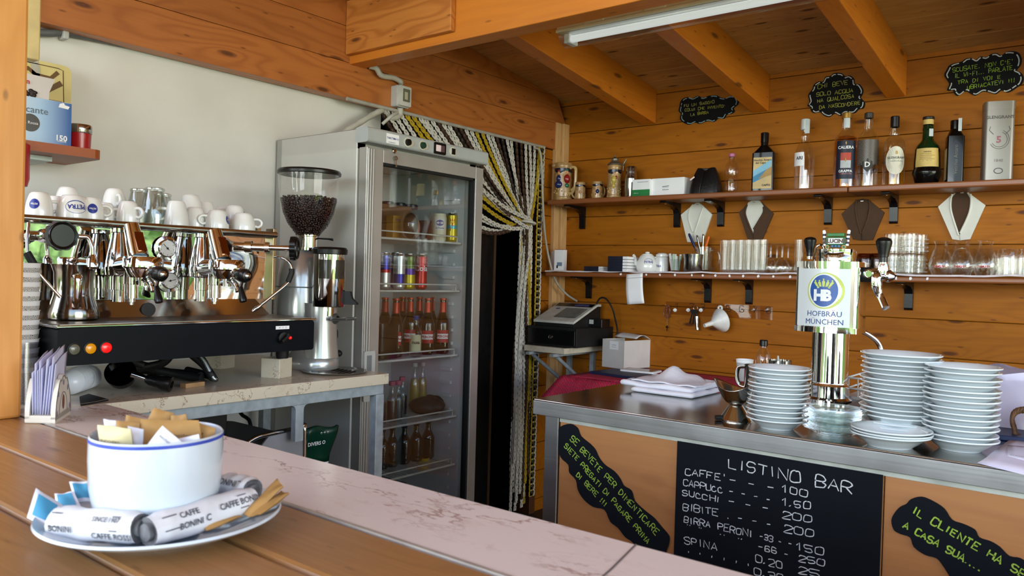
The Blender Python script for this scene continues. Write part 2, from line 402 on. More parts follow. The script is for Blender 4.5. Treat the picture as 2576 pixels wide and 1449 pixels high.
# boarded lintel over the white wall and doorway
m=MB(); zb=CAMZ+.694
for i in range(6):
    z0=zb+i*.142; z1=z0+.1405
    ys=.2; ye=min(BW+.0,BW-(z1-zc(BW))/.13) if z1>zc(BW) else BW
    if z0>zc(BW)-.0: ye2=BW-(z0-zc(BW))/.13
    else: ye2=BW
    pts=[(LW-.06,ys,z0),(LW,ys,z0),(LW,ye2,z0),(LW-.06,ye2,z0),(LW-.06,ys,z1),(LW,ys,z1),(LW,ye,z1),(LW-.06,ye,z1)]
    m.add(pts,[(0,3,2,1),(4,5,6,7),(0,1,5,4),(1,2,6,5),(2,3,7,6),(3,0,4,7)])
struct(m.build('trim_10',W_LINT,bev=.004))
# white wall, room behind the doorway with its darkness painted black, boarded return beside it
m=MB(); m.bb((-2.66,.1,0),(-2.575,2.31,2.3)); struct(m.build('wall_left',PLASTER))
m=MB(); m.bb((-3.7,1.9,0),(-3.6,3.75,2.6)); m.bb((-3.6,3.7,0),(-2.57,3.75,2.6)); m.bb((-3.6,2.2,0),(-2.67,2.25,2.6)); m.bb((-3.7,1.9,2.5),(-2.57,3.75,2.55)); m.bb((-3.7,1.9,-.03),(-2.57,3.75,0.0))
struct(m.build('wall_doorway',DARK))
m=MB(); zz=1.448-.1535*10
while zz<1.95:
    if zz+.15>0: m.bb((-2.57,3.41,max(0,zz+.001)),(-2.515,3.6,min(1.96,zz+.152)))
    zz+=.1535
struct(m.build('wall_return',W_BACK,bev=.003))
m=MB(); m.bb((-2.6,3.36,0),(-2.5,3.41,1.962)); struct(m.build('trim_11',wood('wood_jamb','3a1f0c','5a3216',2,1,.4,0,1,.5,.3,.6),bev=.003))
m=MB(); m.bb((-2.515,3.50,0.45),(-2.49,3.545,2.11)); m.bb((-2.515,3.548,0.45),(-2.476,3.5995,2.11)); struct(m.build('trim_12',W_STRIP,bev=.002))
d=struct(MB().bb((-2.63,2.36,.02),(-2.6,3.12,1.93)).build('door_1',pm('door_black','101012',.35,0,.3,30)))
MB().bb((-2.628,3.122,.02),(-2.596,3.14,1.93)).build('door_edge',pm('door_edge_brown','4b3420',.5),d)
# timber pillar at the kiosk front
struct(MB().bb((-1.935,.475,CT),(-1.79,.648,zc(.5)+.05)).build('trim_13',W_POST,bev=.006))
struct(MB().bb((-2.66,.28,0),(1.9,.40,.90)).build('wall_front',wood('wood_front','8a4a1a','b87a3a',0,2,.15,0,1,.5,.6,.8)))
struct(MB().bb((-2.66,.1,0),(-2.60,.3,2.6)).build('trim_14',W_POST))
# green hedge (seen only in the chrome)
hg=MB()
rg=random.Random(3)
for i in range(26):
    x=-7+i*.62; hg.sph((x,-8.6+rg.uniform(-.5,.5),.8+rg.uniform(0,.9)),(rg.uniform(.8,1.2),rg.uniform(.7,1.),rg.uniform(.9,1.7)),9,0,None,6)
for i in range(10):
    hg.sph((9+rg.uniform(-.4,.4),-3+i*1.25,.9+rg.uniform(0,.8)),(rg.uniform(.8,1.1),rg.uniform(.8,1.1),rg.uniform(1.,1.8)),9,0,None,6)
o=hg.build('hedge',pm('hedge_leaves','7a9a5a',.9,0,.35,5,bump=1,bs=9)); struct(o)
# ------------------------------------------------------------------ front ledge and counters
r=thing('bar_ledge','worn brown plank ledge carrying the white sugar bowl and plate','ledge',(0,0,CT))
for i,(a,b) in enumerate(((.27,.3935),(.398,.5215),(.527,.6545),(.135,.2655))):
    MB().bb((-2.6,a,-.035),(1.6,b,0)).build('plank',W_LEDGE,r,bev=.007)
MB().bb((-2.58,.392,-.034),(1.6,.4,-.012)).bb((-2.58,.5205,-.034),(1.6,.528,-.012)).build('joint_filler',pm('ochre_filler','b98a3c',.6),r)
PINK=stone('pink_laminate','e4d8d2','a07c70','c08e80',3.4,.22,1.0,(1.,2.6,1))
r=thing('laminate_counter','pink marbled laminate counter strip behind the plank ledge','counter',(0,0,CT))
MB().bb((-1.848,.661,-.03),(1.6,.843,0)).build('top',PINK,r,bev=.002)
MB().bb((-1.848,.655,-.03),(1.6,.6608,.001)).build('edge_strip',pm('edge_metal','cfccc6',.4,.6),r)
p0=P(1592,1374,2,CT);p1=P(1540,1452,2,CT)
m=MB(); m.strip([(p0.x,.842,.0006),((p0+p1).x/2+.004,.75,.0006),(p1.x,.68,.0006),(p1.x-.01,.662,.0006)],.0025,(0,0,1)); m.build('joint',pm('joint_grey','6b6461',.7),r)
MB().bb((-1.84,.67,-.93),(1.58,.70,-.031)).build('front_panel',W_BACK,r)
CREAM=stone('cream_marble','cfc4b0','6e4a30','b8a688',5.,.22,.8,(1,1,1),.02)
r=thing('marble_counter','cream marble counter on a grey steel frame under the coffee machine','counter',(0,0,CT))
MB().bb((-2.56,.66,-.033),(-1.85,1.722,0)).build('slab',CREAM,r,bev=.002)
FR=pm('grey_paint','9aa3a8',.45,0,.12,30)
m=MB(); m.bb((-1.895,.68,-.066),(-1.865,1.715,-.034)); m.bb((-2.5,.68,-.066),(-2.47,1.715,-.034)); m.bb((-2.47,1.685,-.066),(-1.895,1.715,-.034)); m.build('frame_rail',FR,r,bev=.002)
yl=P(744,1060,0,-1.865).y; yr=P(764,1060,0,-1.865).y; zl=P(754,1110,0,-1.865).z-CT
m=MB()
pl=[(yl,zl),(yr,zl),(yr,-.08)]+[(yr+.014*(1-math.cos(t)),-.08+.014*math.sin(t)) for t in(.5,1.,1.57)]+[(yl-.014,-.066)]+[(yl-.014*(1-math.cos(t)),-.08+.014*math.sin(t)) for t in(1.,.5)]+[(yl,-.08)]
m.prism(pl,.02,0,M(((0,0,-1,-1.866),(1,0,0,0),(0,1,0,0),(0,0,0,1)))); m.build('hanging_bracket',FR,r,bev=.002)
for x in(-1.88,-2.48):
    for y in(.69,1.70): MB().bb((x-.016,y-.016,-.95),(x+.016,y+.016,-.066)).build('leg',FR,r,bev=.002)
# ================================================================== espresso machine
def wb(m,name,mats,root,**k):
    o=root.location; m.v=[(a-o.x,b-o.y,c-o.z) for a,b,c in m.v]; return m.build(name,mats,root,**k)
Z=CAMZ
NAVY=pm('navy_enamel','080c13',.4,0,.1,20,spec=.14)
MIRROR=pm('mirror_steel','d2d2cf',.03,1,.02,4)
TRAYS=brushed('tray_steel','8c8178',.3,1)
def espresso_machine():
    r=thing('espresso_machine','two-group chrome espresso machine with a long black front panel and cups on top','coffee machine',(-1.88,1.1,CT))
    y0,y1=.75,1.449; xf=-1.88
    m=MB(); m.rbox((-2.44,y0,Z-.231),(xf,y1,Z-.146),.008,0,0); wb(m,'front_panel',NAVY,r)
    m=MB(); m.bb((-2.09,y0-.004,Z-.1455),(xf+.006,y1+.004,Z-.139)); wb(m,'chrome_trim',CHROME,r,bev=.002)
    m=MB(); m.bb((-2.085,y0+.006,Z-.139),(xf-.004,y1-.006,Z-.1375)); wb(m,'drip_tray',TRAYS,r)
    m=MB()
    m.add([(-2.088,y0+.02,Z-.1375),(-2.088,y1-.01,Z-.1375),(-2.112,y1-.045,Z-.092),(-2.112,y0+.02,Z-.092)],[(0,1,2,3)])
    m.bb((-2.44,y0+.01,Z-.146),(-2.113,y1-.005,Z-.092)); wb(m,'splash_panel',DSTEEL,r)
    m=MB(); m.cyl((-2.112,1.065,Z-.121),(-2.09,1.062,Z-.118),.0185,n=24); wb(m,'outlet_hole',MBLACK,r)
    # mirror back, gently dented sheet, as the photo's warped reflections show
    def warp(u,v):
        y=.762+(1.452-.762)*u; z=Z-.092+.187*v
        return (-2.112+.0012*math.sin(9*y+20*z)+.0005*math.sin(31*y-14*z+1)+.0003*math.sin(55*z+17*y),y,z)
    m=MB(); m.grid(warp,60,20,0,True); wb(m,'mirror_back',MIRROR,r)
    m=MB(); m.bb((-2.44,y0+.012,Z-.092),(-2.118,y1+.003,Z+.096)); wb(m,'body',DSTEEL,r)
    m=MB(); m.bb((-2.13,1.449,Z-.094),(-2.09,1.460,Z+.125)); wb(m,'side_post',brushed('brass_steel','b8a888',.25,2),r,bev=.001)
    m=MB(); m.bb((-2.12,.747,Z-.094),(-2.10,.758,Z+.096)); wb(m,'side_post',brushed('brass_steel','b8a888',.25,2),r,bev=.001)
    m=MB(); m.rbox((-2.44,.748,Z+.0965),(-2.072,1.452,Z+.1145),.008,0,1); wb(m,'cup_shelf',DSTEEL,r)
    m=MB(); m.bb((-2.44,1.438,Z+.1145),(-2.16,1.452,Z+.135)); m.bb((-2.44,.748,Z+.1145),(-2.425,1.438,Z+.14)); wb(m,'cup_rail',brushed('brass_steel','b8a888',.25,2),r)
    for gy in(.967,1.197):
        A=lambda x,z,dy=0:V((x,gy+dy,Z+z))
        m=MB()
        m.lat(A(-2.062,-.03),A(-2.062,.11),[(0,0),(.02,0),(.031,.004),(.033,.02),(.031,.04),(.024,.08),(.019,.105),(.018,.112),(.021,.114),(.021,.124),(0,.126)],28)
        m.lat(A(-2.062,-.095),A(-2.062,-.03),[(0,0),(.017,0),(.017,.03),(.019,.031),(.019,.066),(0,.066)],24)
        wb(m,'group_cylinder',CHROME,r)
        m=MB()
        m.lat(A(-1.958,.02),A(-2.0,.1),[(0,0),(.024,0),(.0235,.03),(.019,.085),(.019,.09),(0,.092)],26)
        m.box(A(-1.952,.06),(.004,.022,.052),1,R=M.Rotation(-.48,3,'Y'))
        wb(m,'brew_tower',[CHROME,pm('copper_window','8a4a1c',.12,.9,.05)],r)
        m=MB(); m.lat(A(-1.935,-.008),A(-1.935,.022),[(0,0),(.044,0),(.047,.004),(.047,.024),(.044,.03),(0,.031)],36)
        m.lat(A(-1.935,-.03),A(-1.935,-.008),[(0,0),(.03,0),(.038,.012),(.041,.022),(0,.022)],32)
        m.tube(smooth([A(-2.06,-.005),A(-2.0,.0),A(-1.95,.004)],4),.026,14)
        wb(m,'group_head',CHROME,r)
        m=MB(); m.lat(A(-1.992,-.1),A(-1.992,-.018),[(0,0),(.006,0),(.006,.006),(.010,.007),(.010,.016),(.0165,.017),(.0165,.052),(.0185,.053),(.0185,.082),(0,.082)],24); wb(m,'relief_valve',CHROME,r)
        # portafilter locked in, seen end-on
        m=MB(); m.lat(A(-1.93,-.012),A(-1.862,-.018),[(0,0),(.014,0),(.013,.05),(.017,.056),(0,.06)],18); h=wb(m,'portafilter',CHROME,r)
        m=MB(); m.lat(A(-1.872,-.018),A(-1.83,-.02),[(0,0),(.016,0),(.019,.012),(.019,.026),(.014,.036),(.008,.038)],24); 
        wb(m,'portafilter_handle',BLACK,r)
        m=MB(); m.lat(A(-1.838,-.0198),A(-1.831,-.02),[(0.0105,0),(.0095,.003),(.006,.0055),(0,.0065)],18); wb(m,'handle_cap',CHROME,r)
        m=MB(); m.tube(smooth([A(-1.955,-.042),A(-1.93,-.036),A(-1.905,-.038),A(-1.885,-.05),A(-1.878,-.062)],4),.0085,10)
        m.cyl(A(-1.932,-.05),A(-1.932,-.03),.011); wb(m,'spout',CHROME,r)
        m=MB(); m.cyl(A(-1.872,-.058),A(-1.858,-.03),.0045,n=10); wb(m,'lever_stem',CHROME,r)
        m=MB(); m.lat(A(-1.868,-.05),A(-1.852,-.09),[(0,0),(.006,0),(.0075,.014),(.0105,.034),(.009,.041),(0,.043)],16); wb(m,'lever_grip',BLACK,r)
    # pressure gauges
    for k,(gy,gz,rr) in enumerate(((1.116,.049,.034),(1.126,-.04,.032))):
        m=MB(); X=-2.108; c=V((X,gy,Z+gz))
        m.lat(c,c+V((1,0,0)),[(0,0),(rr,0),(rr,.003),(rr*.72,.004),(rr*.72,.012),(rr*.66,.013),(rr*.64,.0095),(0,.0095)],36)
        for a in(90,210,330):
            q=c+V((.003,rr*.86*math.cos(math.radians(a)),rr*.86*math.sin(math.radians(a)))); m.sph(q,.0022,8,1)
        g=wb(m,'pressure_gauge',[CHROME,DSTEEL],r)
        m=MB(); q=c+V((.0097,0,0)); m.lat(q,q+V((1,0,0)),[(rr*.63,0),(0,.0002)],30)
        o=m; fn=plane(q+V((.0005,0,0)),(0,1,0),(0,0,1),.0002)
        for a in range(-210,31,40):
            t=math.radians(a); m.strip([fn(rr*.5*math.cos(t),rr*.5*math.sin(t)),fn(rr*.58*math.cos(t),rr*.58*math.sin(t))],.0012,(1,0,0),1)
        na=math.radians(135 if k==0 else 12)
        m.strip([fn(-rr*.2*math.cos(na),-rr*.2*math.sin(na)),fn(rr*.5*math.cos(na),rr*.5*math.sin(na))],.0016,(1,0,0),1)
        m.lat(q,q+V((1,0,0)),[(rr*.09,0),(rr*.09,.0012),(0,.0013)],12,1)
        d=wb(m,'dial',[pm('dial_face','d6d6d4',.5),MBLACK],r)
    # steam taps: fluted black knobs on chrome valves, wands with rubber grips
    def knob(m,c,ax,rr,th):
        T=M.Translation(c)@V(ax).to_track_quat('Z','Y').to_matrix().to_4x4()
        pts=[(rr*(1-.07*(i%4 in(2,3)))*math.cos(2*PI*i/40),rr*(1-.07*(i%4 in(2,3)))*math.sin(2*PI*i/40)) for i in range(40)]
        m.prism(pts,th,0,T,True); m.lathe([(rr*.9,th),(rr*.86,th+.004),(rr*.74,th+.002),(rr*.7,th-.003),(0,th-.003)],32,0,T)
    for s,(ky,kz,kx) in enumerate(((.785,.064,-1.965),(1.405,.062,-1.925))):
        m=MB()
        ax=(1,0,0) if s==0 else (.72,.69,0)
        kp=V((kx,ky if s==0 else 1.395,Z+kz))
        knob(m,kp,(ax[0],ax[1],0),.0355,.016); wb(m,'steam_knob',BLACK,r)
        m=MB(); q=kp; b=q-V(ax).normalized()*(.12 if s==0 else .16)
        m.lat(b,q,[(0,0),(.014,0),(.014,.03),(.018,.031),(.018,.05),(.012,.052),(.012,.085),(.0165,.087),(.0165,.1),(.008,.102),(.008,.12 if s==0 else .16),(0,.12 if s==0 else .16)],20)
        if s==0: m.cyl(b+V((.03,0,0)),b+V((.03,-.035,0)),.011)
        wb(m,'steam_valve',CHROME,r)
    m=MB(); a=P(182,592,0,-2.0); b=P(222,598,0,-1.99); c=P(231,620,0,-1.985); d=P(232,640,0,-1.985)
    m.tube(smooth([a,(a+b)/2,b,c,d],5),.0055,10); m.lat(d,d-V((0,0,.04)),[(0,0),(.006,0),(.012,.012),(.013,.03),(.009,.036),(0,.04)],18); wb(m,'hot_water_spout',CHROME,r)
    m=MB(); a=P(690,645,0,-1.98); b=P(717,652,0,-1.94); c=P(734,672,0,-1.92); d=P(729,705,0,-1.92); e=P(690,740,0,-1.93); f=P(645,776,0,-1.95)
    pts=smooth([a,b,c,d,e,f],6); m.tube(pts,.0042,8); m.lat(pts[-3],f+(f-V(pts[-3]))*.2,[(.004,0),(.0065,.008),(.006,.02),(.003,.03),(0,.031)],12); wb(m,'steam_wand',CHROME,r)
    m=MB(); m.tube(smooth([c+(d-c)*.15,(c+d)/2+V((.002,0,0)),d+(e-d)*.12],5),.0085,10); wb(m,'wand_grip',MBLACK,r)
    m=MB(); a=P(72,560,0,-2.0);b=P(70,640,0,-1.99);c=P(100,690,0,-1.98);d=P(152,748,0,-1.97)
    m.tube(smooth([a,b,c,d],6),.004,8); w=wb(m,'left_steam_wand',CHROME,r)
    m=MB(); m.tube([b+(c-b)*-.1,b+(c-b)*.7],.009,10); wb(m,'wand_grip',MBLACK,r)
    # lamps, switch and label on the panel
    for y,c,n in((.785,('6a6a58',0),'clear'),(.8205,('f0a010',0),'amber'),(.856,('e01818',.6),'red')):
        m=MB(); q=V((xf-.001,y,Z-.194)); m.lat(q,q+V((1,0,0)),[(.0155,0),(.0155,.003),(.0125,.004),(.0125,.002)],24,0); wb(m,'lamp_ring',MBLACK,r)
        m=MB(); m.lat(q,q+V((1,0,0)),[(.0122,.001),(.0118,.005),(.008,.007),(0,.0078)],22); 
        o=wb(m,'pilot_lamp',pm('lamp_'+n,c[0],.2,0,.05,em=(c[0],c[1]) if c[1] else None,coat=.5),r); o['label']=n+' pilot lamp'
    m=MB(); m.bb((xf-.001,1.318,Z-.168),(xf+.0015,1.362,Z-.1585)); fn=plane((xf+.0018,1.34,Z-.1633),(0,1,0),(0,0,1))
    txt(m,'0     I     2',fn,.006,1); o=wb(m,'switch_label',[PAPER,MBLACK],r)
    m=MB(); q=V((xf-.001,1.338,Z-.192)); m.lat(q,q+V((1,0,0)),[(0,0),(.017,0),(.016,.012),(0,.014)],22); m.box(q+V((.017,0,0)),(.014,.008,.03),0,R=M.Rotation(-.9,3,'X')); wb(m,'switch_knob',BLACK,r,bev=.001)
    m=MB(); m.sph((xf+.001,1.366,Z-.193),.005,12); wb(m,'switch_lamp',pm('lamp_red','e01818',.2),r)
    # rubber foot, drain and supply hoses below
    for x,y in((-1.975,1.41),(-2.3,1.42),(-2.14,.80),(-2.3,.80)):
        m=MB(); m.lat((x,y,Z-.262),(x,y,Z-.231),[(0,0),(.017,0),(.019,.01),(.019,.031)],18); wb(m,'foot',MBLACK,r)
    z=CT
    m=MB()
    for pts in(((-2.1,1.14,Z-.235),(-2.12,1.12,z+.05),(-2.2,1.09,z+.03),(-2.28,1.13,z+.015),(-2.15,1.2,z+.012),(-2.06,1.2,z+.013)),
               ((-2.06,1.16,Z-.235),(-2.03,1.19,z+.05),(-2.0,1.2,z+.018),(-2.06,1.225,z+.013),(-2.2,1.24,z+.013)),
               ((-2.15,1.06,Z-.235),(-2.17,1.05,z+.06),(-2.16,1.12,z+.03),(-2.06,1.165,z+.015),(-2.02,1.18,z+.013))):
        m.tube(smooth(pts,6),.0115,10)
    wb(m,'drain_hose',MBLACK,r)
    m=MB(); pts=smooth([(-2.03,1.17,Z-.235),(-2.015,1.185,z+.06),(-1.995,1.2,z+.015),(-1.995,1.21,z+.011)],10)
    m.tube(pts,[.007+.0008*(i%2) for i in range(len(pts))],10); wb(m,'braided_hose',brushed('braid','8d8f90',.35,2),r)
    return r
espresso_machine()
def block(x,y,rz,l): 
    return tag(MB().bb((-.032,-.032,0),(.032,.032,.058)).build('marble_block',CREAM,loc=(x,y,CT),rz=rz,bev=.002),l,'block','marble blocks under the machine')
block(-1.995,1.405,.36,'cream marble block under the front right foot of the coffee machine')
block(-2.29,1.40,.3,'cream marble block under the back right foot of the coffee machine')
block(-2.14,.80,.3,'cream marble block under the front left foot, hidden behind the napkin holder')
block(-2.3,.80,.2,'cream marble block under the back left foot of the coffee machine')
# ------------------------------------------------------------------ cups on the warm shelf
BLUE=pm('logo_blue','24348c',.3,0,.05)
def cup(h,r,logo,label,loc,rz,tall=False):
    """upside-down cup: rim at z=0"""
    c=thing('espresso_cup' if r<.034 else 'cappuccino_cup',label,'cup',loc,rz,'white cups on the coffee machine')
    t=.003; b=r*.66
    pr=lambda z:(r if z<=0 else r*(1-.36*(z/h)**(1.5 if tall else 2.3)))
    prof=[(r-t,0.0),(r-t*.5,-.0002),(r,.0006)]+[(pr(h*i/10),h*i/10) for i in range(1,10)]+[(pr(h)*.93,h*.985),(b*.8,h),(b*.62,h),(b*.58,h-.003),(0,h-.003)]
    inn=[(0,h-.008),(b*.6,h-.009)]+[(pr(h*i/10)-t,h*i/10) for i in range(8,-1,-1)]
    m=MB(); m.lathe(prof,30); m.lathe(inn,26); m.build('body',WHITE,c)
    m=MB(); k=h/.056
    pts=[(pr(h*.3)-.001,0,h*.27),(r+.008*k,0,h*.22),(r+.017*k,0,h*.34),(r+.018*k,0,h*.52),(r+.009*k,0,h*.66),(pr(h*.68)-.001,0,h*.66)]
    m.tube(smooth(pts,5),.0042*k,10); m.build('handle',WHITE,c)
    if logo:
        m=MB(); zc_=h*.48
        def fn(u,v):
            z=zc_-v; a=-u/r+logo[1]; rr=pr(z)+.0005; return (rr*math.cos(a),rr*math.sin(a),z)
        if logo[0]=='dot':
            pts=[fn(.0125*math.cos(2*PI*i/28),.0125*math.sin(2*PI*i/28)) for i in range(28)]+[fn(0,0)]
            m.add(pts,[(i,(i+1)%28,28) for i in range(28)][::1],0)
            f2=lambda u,v:V(fn(u,v))*1.0+V((math.cos(-u/r+logo[1]),math.sin(-u/r+logo[1]),0))*.0006
            txt(m,'PETRA',f2,.0058,1,bold=.02)
        else:
            txt(m,'PETRA',fn,.0155,0,bold=.03)
            for rr in(1.,.86):
                m.strip([fn(.026*rr*math.cos(t),.0165*rr*math.sin(t)) for t in [2*PI*i/40 for i in range(41)]] if rr==1. else [fn(.024*math.cos(t),-.004-.011*math.sin(t)) for t in [.4+i*.1 for i in range(24)]],.0009 if rr==1. else .002,(math.cos(logo[1]),math.sin(logo[1]),0),0,lift=.0002)
        m.build('logo',[BLUE,WHITE],c)
    return c
SH=Z+.1147
def cy(px,py,X): return P(px,py,0,X).y
FA=math.radians(-23)      # direction from the shelf towards the camera
cups=[ # px, X, h, r, handle angle, lift, logo, label
 (98,-2.125,.058,.031,2.3,0,('dot',FA-.35),'white espresso cup with a round blue mark at the left end of the cup shelf'),
 (182,-2.125,.058,.039,FA-1.5,0,('arc',FA+.25),'wide white cup with big blue upside-down lettering, handle left'),
 (229,-2.12,.056,.0305,1.5,0,('dot',FA+.1),'white espresso cup with a round blue mark right of the lettered wide cup'),
 (262,-2.17,.050,.029,FA+1.1,0,None,'small white cup behind the blue-marked cup, handle pointing right'),
 (322,-2.125,.056,.029,FA+.75,0,None,'white espresso cup with its handle facing out, just left of the glass jars'),
 (443,-2.125,.069,.034,FA-1.5,0,None,'tall white cup with its handle to the left, in front of the glass jars'),
 (490,-2.17,.060,.030,FA+1.5,0,None,'white cup tucked behind the tall cup, handle pointing right'),
 (546,-2.125,.054,.034,FA-1.45,0,('dot',FA+1.1),'round white cup with a blue mark at its right side and handle to the left'),
 (612,-2.125,.052,.036,FA+1.45,0,None,'low wide white cup with a ring handle at the right end of the shelf'),
 (140,-2.2,.058,.030,2.5,0,None,'white cup in the second row behind the lettered wide cup, mostly hidden'),
 (168,-2.28,.056,.030,2.5,.036,None,'white cup stacked highest at the back left of the cup shelf'),
 (168,-2.28,.056,.030,2.9,0,None,'white cup at the back left carrying another cup on its base'),
 (222,-2.25,.066,.036,FA+1.2,0,None,'white cup in the second row with a rounded base, left of the stacked pair'),
 (292,-2.22,.058,.031,1.9,0,None,'white cup at the bottom of the stacked pair left of the glass jars'),
 (287,-2.22,.058,.031,FA+.25,.037,None,'white cup on top of the stacked pair left of the glass jars, handle facing out'),
 (474,-2.22,.060,.033,2.2,0,None,'white cup at the bottom of the stacked pair right of the glass jars'),
 (478,-2.22,.060,.034,2.6,.040,None,'large white cup on top of the stacked pair right of the glass jars'),
 (517,-2.26,.060,.027,2.2,.028,None,'narrow white cup standing raised in the back row right of the large stacked cup'),
 (517,-2.26,.050,.027,2.6,0,None,'narrow white cup under the raised one in the back row'),
 (590,-2.21,.058,.033,2.2,.022,('dot',FA+1.25),'white cup with a blue mark raised behind the low wide cup'),
 (590,-2.21,.050,.033,2.6,0,None,'white cup hidden beneath the raised blue-marked cup'),
 (560,-2.3,.06,.029,2.2,.02,None,'small white cup at the back between the two right-hand raised cups'),
 (430,-2.34,.06,.03,2.2,.0,None,'small white cup at the very back behind the glass jars')]
for px,X,h,r,ha,lf,lg,lb in cups:
    if lg: lg=(lg[0],lg[1]-ha)
    cup(h,r,lg,lb,(X,cy(px,560,X),SH+lf+(.0002)),ha,h>.065)
def milkjar(px,X,h,r,label,lf=0):
    c=thing('glass_jar',label,'jar',(X,cy(px,540,X),SH+lf),0,'upturned glass jars on the coffee machine')
    m=MB(); m.lathe([(r,0),(r*1.03,.012),(r*.97,h*.45),(r*.72,h*.86),(r*.68,h*.93)],26)
    m.lathe([(r-.003,0.001),(r*.9,h*.5),(r*.6,h*.9),(0,h*.9)],22); m.lathe([(r-.003,0),(r,0)],26)
    m.build('body',glass('jar_glass',(.86,.885,.87),.9,.09),c)
    m=MB(); m.lathe([(r*.68,h*.92),(r*.76,h*.94),(r*.76,h*.975),(r*.66,h),(r*.4,h*.97),(0,h*.965)],26); m.build('base',glass('thick_glass',(.86,.89,.87),.9,.14),c)
    return c
milkjar(350,-2.2,.1,.034,'upturned glass jar left of the tallest one on the coffee machine')
milkjar(388,-2.165,.104,.036,'tallest upturned glass jar in the middle of the cup shelf')
milkjar(408,-2.27,.1,.034,'upturned glass jar half hidden behind the tallest one')
# ------------------------------------------------------------------ things around the machine
def pitcher():
    p=P(203,806,2,Z-.1375); q=V((p.x-.03,p.y-.005,Z-.1373))
    c=thing('milk_pitcher','stainless steel milk pitcher standing on the left of the drip tray','pitcher',q,-.3)
    m=MB(); m.lathe([(0,0),(.052,0),(.057,.004),(.058,.014),(.053,.034),(.045,.06),(.0435,.08),(.0445,.115),(.05,.132),(.0515,.135),(.049,.1345),(.043,.113),(.042,.08),(.05,.03),(0,.01)],36); m.build('body',pm('dark_steel','8d8780',.14,1,.06,8),c)
    m=MB()
    m.strip([(0,0,0)],.1,(0,0,1)) if 0 else None
    pts=smooth([(.043,0,.105),(.062,0,.112),(.08,0,.108),(.083,0,.085),(.078,0,.05),(.066,0,.032)],5)
    w=.02
    vs=[];fs=[]
    for i,p in enumerate(pts):
        for s in(-1,1):
            for t in(-.0012,.0012): vs.append((p.x+t,s*w/2,p.z+t))
    for i in range(len(pts)-1):
        a=4*i;b=a+4; fs+=[(a,b,b+2,a+2),(a+1,a+3,b+3,b+1),(a,a+1,b+1,b),(a+2,b+2,b+3,a+3)]
    m.add(vs,fs,0,True); m.build('handle',CHROME,c)
pitcher()
def portafilter():
    b=V(P(303,985,2,CT)); e=V(P(432,988,2,CT))
    c=thing('loose_portafilter','loose portafilter with a black handle lying on the marble under the machine','portafilter',(b.x,b.y,CT))
    d=(e-b); d.z=0; L=d.length; d.normalize(); s=V((-d.y,d.x,0))
    ax=(V((.72,-.45,.5))).normalized()
    cen=V((0,0,.044))
    m=MB(); m.lat(cen-ax*.026,cen+ax*.012,[(0,0),(.02,.0),(.032,.006),(.0335,.03),(.037,.032),(.037,.038),(.0325,.038),(.031,.03),(.028,.012),(0,.01)],32); m.build('basket',[pm('dark_chrome','3c3c3e',.12,1,.1)],c)
    m=MB(); st=cen+d*.03; m.lat(st,st+d*.04+V((0,0,-.012)),[(0,0),(.012,0),(.009,.02),(.007,.034),(0,.035)],14); m.build('neck',CHROME,c)
    h0=st+d*.035+V((0,0,-.01)); h1=V((d.x*L,d.y*L,.0202))
    m=MB(); ln=(h1-h0).length; m.lat(h0,h1,[(0,0),(.011,0),(.015,.01),(.0155,ln*.5),(.0195,ln*.72),(.020,ln*.97),(.016,ln),(.010,ln),(.009,ln-.01),(0,ln-.01)],20); m.build('handle',BLACK,c)
portafilter()
tag(MB().bb((-.012,-.03,0),(.012,.03,.012)).build('wooden_offcut',pm('pale_wood','a8835a',.6),loc=(-1.97,1.125,CT),rz=.15,bev=.001),'small pale wooden block behind the loose portafilter handle','block')
